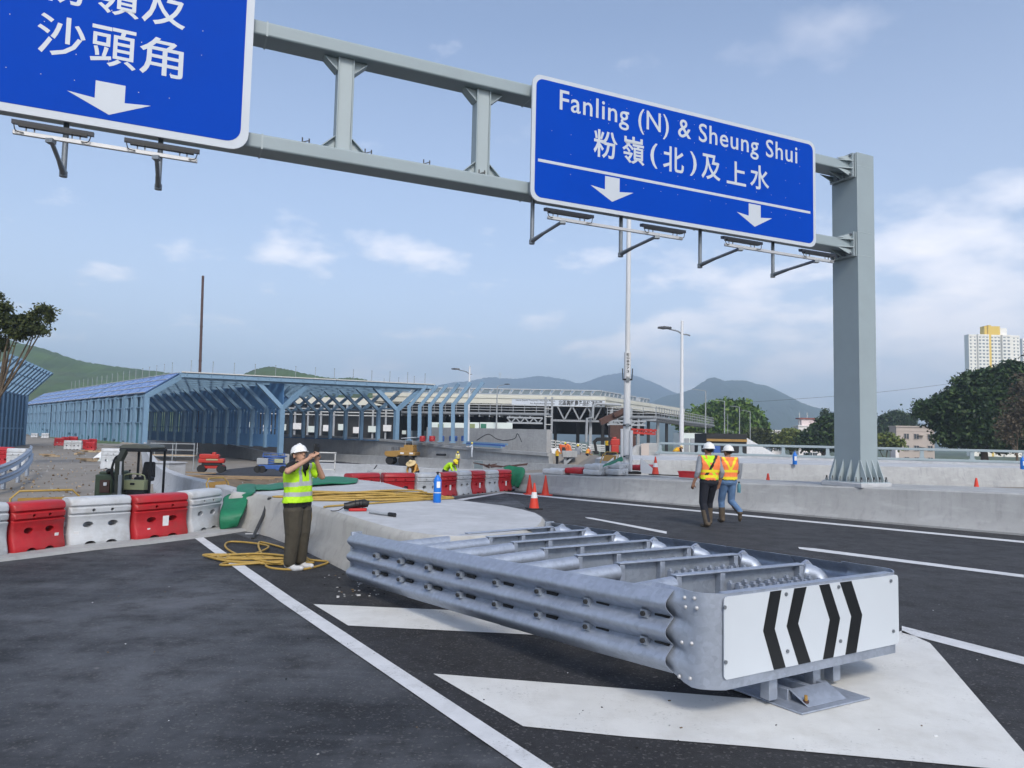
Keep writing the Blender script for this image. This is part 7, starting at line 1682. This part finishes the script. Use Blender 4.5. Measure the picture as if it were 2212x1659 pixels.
for x in (.35, 1.25): part(t, 'canopy_post', lambda m: m.bar((x, -.5, 2.3), (x, -.5, 3.2), .06, .06, 'pole_grey', up=(0, 1, 0)))
part(t, 'canopy', lambda m: m.prism([V((-.15, -.8, 3.15)), V((1.65, -.8, 3.30)), V((1.65, -.8, 3.38)), V((-.15, -.8, 3.23))], (0, 1.6, 0), 'sign_white'), bevel=.03)
for x in (.1, 1.25): part(t, 'plate', lambda m: m.box((x, -.97, 1.42), (.45, .03, .2), 'label_white'), smooth=0)
# red crane and digger behind the mast
def at(x, y, Y=62): return D(x, y, Y)
p = at(1330, 985); t = thing('crane_truck', 'red crawler crane with a brown body and folded boom behind the tall white mast', 'crane', (p.x, p.y, -.6))
def wbox(m, x0, x1, y0, y1, mm, Y=62, th=1.2):
    a, b, c, d = at(x0, y0, Y), at(x1, y0, Y), at(x1, y1, Y), at(x0, y1, Y); m.prism([a, b, c, d], (0, th, 0), mm)
mb = MB(); wbox(mb, 1318, 1350, 918, 962, 'rust'); wbox(mb, 1352, 1372, 925, 962, 'rust', 63); mb.build('cab_body', t, world=True, smooth=0)
mb = MB(); wbox(mb, 1319, 1339, 948, 962, 'machine_red', 61.4, .6); wbox(mb, 1321, 1337, 962, 978, 'machine_red', 61.4, .6); wbox(mb, 1324, 1332, 944, 949, 'machine_red', 61.4, .5); mb.build('winch', t, world=True, smooth=0, bevel=.05)
mb = MB(); wbox(mb, 1364, 1374, 942, 965, 'rust', 61.5, 1); mb.build('counterweight', t, world=True, smooth=0, bevel=.05)
mb = MB(); mb.bar(at(1296, 912), at(1350, 888), .55, .7, 'rust', up=(0, 1, 0)); mb.bar(at(1326, 897, 61.6), at(1350, 886, 61.6), .4, .5, 'rust', up=(0, 1, 0)); mb.build('boom', t, world=True, smooth=0)
mb = MB()
for k in range(5): mb.bar(at(1366 + 10 * k, 927), at(1376 + 10 * k, 935), .1, .12, 'machine_red', up=(0, 1, 0)); mb.bar(at(1376 + 10 * k, 927), at(1366 + 10 * k, 935), .1, .12, 'machine_red', up=(0, 1, 0))
mb.bar(at(1364, 927), at(1418, 930), .14, .14, 'machine_red'); mb.bar(at(1364, 935), at(1416, 938), .14, .14, 'machine_red'); mb.build('jib_lattice', t, world=True, smooth=0)
mb = MB(); wbox(mb, 1370, 1382, 980, 985, 'rubber', 61, 1.5); wbox(mb, 1316, 1352, 978, 992, 'rubber', 61.5, 2); mb.build('crawler_track', t, world=True, smooth=0)
t = thing('excavator_arm', 'black digger arm stretched out left of the red crane', 'excavator', tuple(at(1300, 965, 61))); mb = MB(); mb.bar(at(1320, 948, 61), at(1290, 949, 61), .3, .34, 'black_paint', up=(0, 1, 0)); mb.bar(at(1291, 948, 61), at(1282, 956, 61), .26, .3, 'black_paint', up=(0, 1, 0)); mb.bar(at(1284, 954, 61), at(1288, 975, 61), .2, .24, 'black_paint', up=(0, 1, 0)); mb.build('arm', t, world=True, smooth=0)
mb = MB(); mb.loft([[at(1286, 974, 61) + V((a * k, b, 0)) for a, b in ((-.25, -.2), (.25, -.2), (.25, .2), (-.25, .2))] for k in (1,)] + [[at(1288, 981, 61) + V((a, b, 0)) for a, b in ((-.15, -.2), (.2, -.2), (.2, .2), (-.15, .2))]], 'black_paint'); mb.build('bucket', t, world=True, smooth=0)
# lifted concrete block and the orange machine
t = thing('concrete_block', 'grey precast concrete block propped on a jack between the workers', 'concrete block', tuple(at(1230, 1002, 70))); mb = MB(); wbox(mb, 1215, 1247, 974, 988, 'concrete', 70, 1.2); mb.build('block', t, world=True, bevel=.04); mb = MB(); wbox(mb, 1218, 1224, 988, 1006, 'steel_grey', 70.3, .3); wbox(mb, 1226, 1236, 990, 996, 'market_dark', 70.3, .4); mb.bar(at(1219, 1004, 70.3), at(1236, 988, 70.3), .2, .2, 'steel_grey', up=(0, 1, 0)); mb.build('jack', t, world=True, smooth=0)
t = thing('orange_machine', 'small orange machine with a dark opening behind the concrete block', 'machine', tuple(at(1222, 985, 78))); mb = MB(); mb.prism([at(1208, 960, 78), at(1230, 962, 78), at(1238, 977, 78), at(1232, 985, 78), at(1212, 983, 78)], (0, 1.5, 0), 'orange_machine'); mb.build('hood', t, world=True, bevel=.05); mb = MB(); wbox(mb, 1214, 1222, 966, 978, 'market_dark', 77.9, .1); mb.build('opening', t, world=True, smooth=0)
t = thing('white_board', 'tilted white board leaning at the end of the retaining wall', 'board', tuple(at(1200, 990, 76))); mb = MB(); mb.prism([at(1190, 968, 76), at(1208, 968, 76), at(1214, 988, 76), at(1195, 992, 76)], (0, .15, 0), 'label_white'); mb.build('sheet', t, world=True, smooth=0)
t = thing('ramp_railing', 'sloping white railing below the hall entrance', 'railing', tuple(at(1230, 960, 82))); mb = MB()
for dy in (0, 6, 12): mb.bar(at(1189, 951 + dy, 82), at(1268, 961 + dy, 82), .10, .12, 'rail_white')
for k in range(8): mb.bar(at(1189 + 11.2 * k, 950 + 1.4 * k, 82), at(1189 + 11.2 * k, 968 + 1.4 * k, 82), .1, .1, 'rail_white', up=(0, 1, 0))
mb.build('rails', t, world=True, smooth=0)
t = thing('railing_stack', 'stack of white railing panels right of the hall downpipe', 'railing', tuple(at(1290, 975, 78)))
for k in range(4): mb = MB(); mb.bar(at(1273, 961 + 4 * k, 78), at(1306, 962.5 + 4 * k, 78), .6, .12, 'rail_white'); mb.build('panel', t, world=True, smooth=0)
# things along the top of the retaining wall
for i, (x0, x1, m, l) in enumerate(((906, 919, 'pl_red', 'red drum on the retaining wall between the third pair of blue posts'), (927, 940, 'pl_red', 'dark red drum on the retaining wall right of the other red drum'), (948, 960, 'machine_blue', 'blue drum on the retaining wall, leftmost blue one'), (970, 988, 'machine_blue', 'wide blue drum on the retaining wall in the middle of the blue ones'), (996, 1006, 'machine_blue', 'blue drum on the retaining wall by the orange foot of the lamp post'))):
    a, b = D(x0, 951, 89 - (x0 - 906) * .05), D(x1, 951, 89 - (x0 - 906) * .05); r_ = (b.x - a.x) / 2; t = thing('drum', l, 'drum', ((a.x + b.x) / 2, a.y, a.z - .1), 0, 'drums on the retaining wall'); mb = MB(); mb.lathe([(r_, 0), (r_, .2), (r_ * 1.06, .22), (r_, .25), (r_, .42), (r_ * 1.06, .44), (r_, .47), (r_ * .95, .62)], m, (0, 0, 0), 14); mb.build('shell', t)
for i, (dy, m) in enumerate(((0, 'steel_blue'), (3, 'machine_blue'), (6, 'steel_blue'))):
    t = thing('steel_beam', ['blue steel beam lying on top of the pile above the retaining wall', 'deep blue steel beam in the middle of the pile above the retaining wall', 'blue steel beam at the bottom of the pile above the retaining wall'][i], 'beam', tuple(D(1050, 958 + dy, 79)), 0, 'blue beams on the retaining wall'); mb = MB(); mb.bar(D(1008, 955 + dy, 81), D(1096 - 6 * i, 960 + dy, 76), .16, .2, m); mb.build('web', t, world=True, smooth=0)
a, b = D(944, 982, 86), D(962, 982.5, 84.6); t = thing('black_pipe', 'short black pipe stub on the face of the retaining wall', 'pipe', tuple(a)); mb = MB(); mb.cyl(a, b, .13, 'black_paint', 10); mb.build('pipe', t, world=True)
t = thing('grey_board', 'dark grey board standing on the sunken road left of the green tarpaulin', 'board', tuple(D(1033, 1012, 55))); mb = MB(); mb.prism([D(1024, 995, 55), D(1043, 996, 55), D(1043, 1013, 55), D(1024, 1012, 55)], (0, .12, 0), 'glass_grey'); mb.build('sheet', t, world=True, smooth=0)
mb = MB(); rnd = random.Random(21)
for k in range(16): x = rnd.uniform(1050, 1110); y = rnd.uniform(1006, 1011); q = D(x, y, 52); mb.bar(q, q + V((rnd.uniform(-1.5, 1.5), rnd.uniform(-.8, .8), rnd.uniform(0, .25))), .07, .07, 'rust')
tag(mb.build('scrap_heap', smooth=0), 'heap of rusty scaffold tubes on the sunken road', 'scrap heap')
# ------------------------------------------------------------------ left-hand road: guardrail, heaps of barriers, block, scaffold
t = thing('guardrail', 'curved double guardrail at the left edge in front of the red clutter', 'guardrail', tuple(G(40, 1020, -.5)))
for dz, pts in ((0, ((-40, 1024), (0, 1014), (30, 1001), (52, 986), (64, 975), (66, 968))), (-.0, ((-40, 1050), (0, 1038), (36, 1023), (58, 1004), (67, 990), (68, 984)))):
    P = smooth_path([D(x, y, Y) for (x, y), Y in zip(pts, (26, 28, 31, 35, 38, 40))], 5); secs = []
    for i, q in enumerate(P):
        d = (P[min(i + 1, len(P) - 1)] - P[max(i - 1, 0)]).normalized(); n_ = V((d.y, -d.x, 0)).normalized(); secs.append([q + n_ * o_ + UP * z for o_, z in ((.0, .16), (.09, .10), (.02, .0), (.09, -.10), (.0, -.16), (-.03, -.16), (-.03, .16))])
    mb = MB(); mb.loft(secs, 'galv_dark'); mb.build('rail', t, world=True, smooth=60)
for x, y, Y in ((10, 1030, 29.5), (42, 1012, 33), (62, 990, 37.5)): q = D(x, y, Y); mb = MB(); mb.bar((q.x - .1, q.y + .1, -.65), (q.x - .1, q.y + .1, q.z + .5), .12, .12, 'galv_dark', up=(1, 0, 0)); mb.build('post', t, world=True, smooth=0)
HG = 'heap of water barriers along the left enclosure wall'
spec = [(75, 943, 120, 'w', 'long white water barrier at the far end of the left road'), (98, 943, 118, 'w', 'white water barrier beside the farthest one on the left road'), (128, 955, 92, 'r', 'red water barrier in the far heap, bottom left'), (142, 953, 94, 'r', 'red water barrier in the far heap, middle'), (158, 952, 95, 'r', 'red water barrier in the far heap, right end'), (150, 962, 82, 'w', 'grubby white water barrier in front of the far red heap'),
        (166, 962, 82, 'w', 'white water barrier right of the grubby one before the red heap'), (184, 960, 84, 'r', 'pinkish red water barrier at the right of the far heap'), (200, 958, 86, 'r', 'red water barrier behind the white sheets'), (196, 966, 78, 'r', 'red water barrier leaning by the white sheets'), (240, 985, 46, 'w', 'dirty white water barrier behind the digger canopy'), (12, 975, 44, 'r', 'red water barrier behind the guardrail at the left edge'), (38, 985, 42, 'w', 'white water barrier behind the curved guardrail')]
rnd = random.Random(17)
for x, y, Y, k, l in spec:
    p = D(x, y, Y); g_ = hf(p.x, p.y); t = water_barrier(l, (p.x, p.y, g_ + .0), rnd.uniform(-.5, .5), k, HG); t.scale = (1.05, 1, max(.8, min(1.6, (D(x, y - 9 * 95 / Y, Y).z - g_) / .78)))
for i, (x, y, Y, l) in enumerate(((225, 968, 60, 'white sheet slumped on the left road near the digger'), (236, 974, 56, 'pale sheet propped behind the digger boom'))):
    a = D(x, y, Y); a.z = hf(a.x, a.y); t = thing('sheet', l, 'sheet', tuple(a)); mb = MB(); mb.prism([V((-.7, -.4, .0)), V((.7, -.3, .05)), V((.55, .5, .7)), V((-.5, .45, .55))], (0, .05, .05), 'label_white' if i == 0 else 'container'); mb.build('panel', t, smooth=0)
rnd = random.Random(5)
for i in range(7):
    a = D(rnd.uniform(110, 245), rnd.uniform(958, 985), rnd.uniform(55, 80)); a.z = hf(a.x, a.y); t = thing('timber', 'loose timber scrap lying along the left road near the barrier heap', 'timber', tuple(a), rnd.uniform(0, 3), 'timber scraps on the left road'); mb = MB(); mb.box((0, 0, .1), (1.8, .25, .14), 'ply'); mb.box((.2, .2, .2), (1.2, .2, .1), 'wood', rz=.5); mb.build('plank', t, smooth=0)
b = D(361, 1012, 33); t = thing('concrete_block', 'pale concrete block at the bend of the curved parapet', 'concrete block', (b.x, b.y, b.z - .3), R(-20)); mb = MB(); mb.box((0, 0, .25), (1.15, 1.0, .6), 'concrete_new'); mb.build('block', t, bevel=.03); mb = MB(); mb.box((0, 0, .57), (1.25, 1.1, .05), 'concrete_new'); mb.build('lid', t, bevel=.01)
a = D(375, 1000, 48); g_ = -.75; t = thing('scaffold', 'low scaffold frame with boards beside the pale wall, left of the red lift', 'scaffold', (a.x, a.y, g_), R(10))
for x in (-1.3, 0, 1.3):
    for y in (-.4, .4): mb = MB(); mb.cyl((x, y, 0), (x, y, 1.75), .03, 'pole_grey', 7); mb.build('upright', t)
for z in (.9, 1.3, 1.7): mb = MB(); mb.bar((-1.35, -.4, z), (1.35, -.4, z), .05, .05, 'pole_grey'); mb.build('rail', t, smooth=0)
mb = MB(); mb.box((0, 0, .95), (2.7, .8, .06), 'ply'); mb.build('deck', t, smooth=0)
for i, (x, y, Y, rz) in enumerate(((430, 1030, 37, .2), (470, 1030, 37, .05), (520, 1035, 34, .15), (410, 1022, 40, -.2), (560, 1032, 35, .1))):
    a = D(x, y, Y); t = thing('plank', 'long plank lying on the dirt in front of the red and blue lifts', 'plank', (a.x, a.y, a.z), rz, 'planks on the dirt'); mb = MB(); mb.box((0, 0, .04), (3.0, .22, .06), 'wood'); mb.build('board', t, smooth=0)
# overhead wire at the right
mb = MB(); mb.tube(smooth_path([D(1560, 872, 200), D(1720, 862, 200), D(1891, 848, 200), D(2064, 827, 200), D(2230, 800, 200)], 6), .035, 'bolt_dark', 5); tag(mb.build('overhead_wire'), 'thin overhead wire sagging across the sky towards the right', 'wire')
# bits on the pale parapet behind the island
a = D(803, 1020, 36); t = thing('tool', 'small dark tool resting on the slab behind the man, near the green roll', 'tool', tuple(a)); mb = MB(); mb.bar((0, 0, 0), (.25, 0, .35), .05, .05, 'bolt_dark'); mb.box((-.05, 0, .03), (.3, .2, .1), 'steel_grey'); mb.build('body', t, smooth=0)
t = thing('cement_bag', 'crumpled grey bag on the slab behind the red barriers', 'bag', tuple(D(818, 1030, 30))); mb = MB(); mb.ball((0, 0, .12), .32, 'concrete', 8, (1.2, .8, .7)); mb.build('sack', t)
t = thing('site_trolley', 'white framed trolley beyond the raised arms of the man in lime', 'trolley', tuple(D(703, 1018, 40))); mb = MB(); 
for x in (-.5, .5): mb.bar((x, 0, 0), (x, 0, 1.0), .06, .06, 'rail_white', up=(0, 1, 0))
for z in (.1, .55, 1.0): mb.bar((-.55, 0, z), (.55, 0, z), .06, .06, 'rail_white')
mb.build('frame', t, smooth=0)

# loose rubble over the unfinished left road and the dirt
r_ = random.Random(31); mb = MB()
for k in range(700):
    if k < 560: p = D(r_.uniform(20, 250), r_.uniform(950, 1075), 60); q = ray(r_.uniform(20, 330), r_.uniform(955, 1078)); t_ = (-.65 - EYE) / q.z; p = V((0, 0, EYE)) + q * t_; z = hf(p.x, p.y)
    else: p = V((r_.uniform(-12, -5.5), r_.uniform(17, 36), 0)); z = .35 - .04 * (p.y - 15)
    if p.y > 90 or (k < 560 and abs(r_.gauss(0, 1)) < .5) or (k >= 560 and p.x < left_x(p.y) + .4): continue
    s_ = r_.uniform(.02, .06) * (1 + p.y / 90); M3 = Euler((r_.uniform(0, 3), r_.uniform(0, 3), r_.uniform(0, 3))).to_matrix()
    mb.box((p.x, p.y, z + s_ * .2), (s_ * r_.uniform(.6, 1.6), s_, s_ * .7), r_.choice(('concrete', 'dirt', 'dirt', 'ply', 'concrete_dark')), M=M3)
for k in range(110):
    x, y = (r_.uniform(700, 850), r_.uniform(1238, 1290)) if k < 45 else (r_.uniform(100, 2200), r_.uniform(1190, 1640)); p = G(x, y, .012); s_ = r_.uniform(.006, .022) if k < 45 else r_.uniform(.004, .011)
    mb.box(p, (s_ * r_.uniform(.8, 2.2), s_, s_ * .6), r_.choice(('concrete', 'concrete_dark', 'label_white', 'dirt', 'rubber')), M=Euler((0, 0, r_.uniform(0, 3))).to_matrix())
mb.build('rubble', kind='stuff', smooth=0)
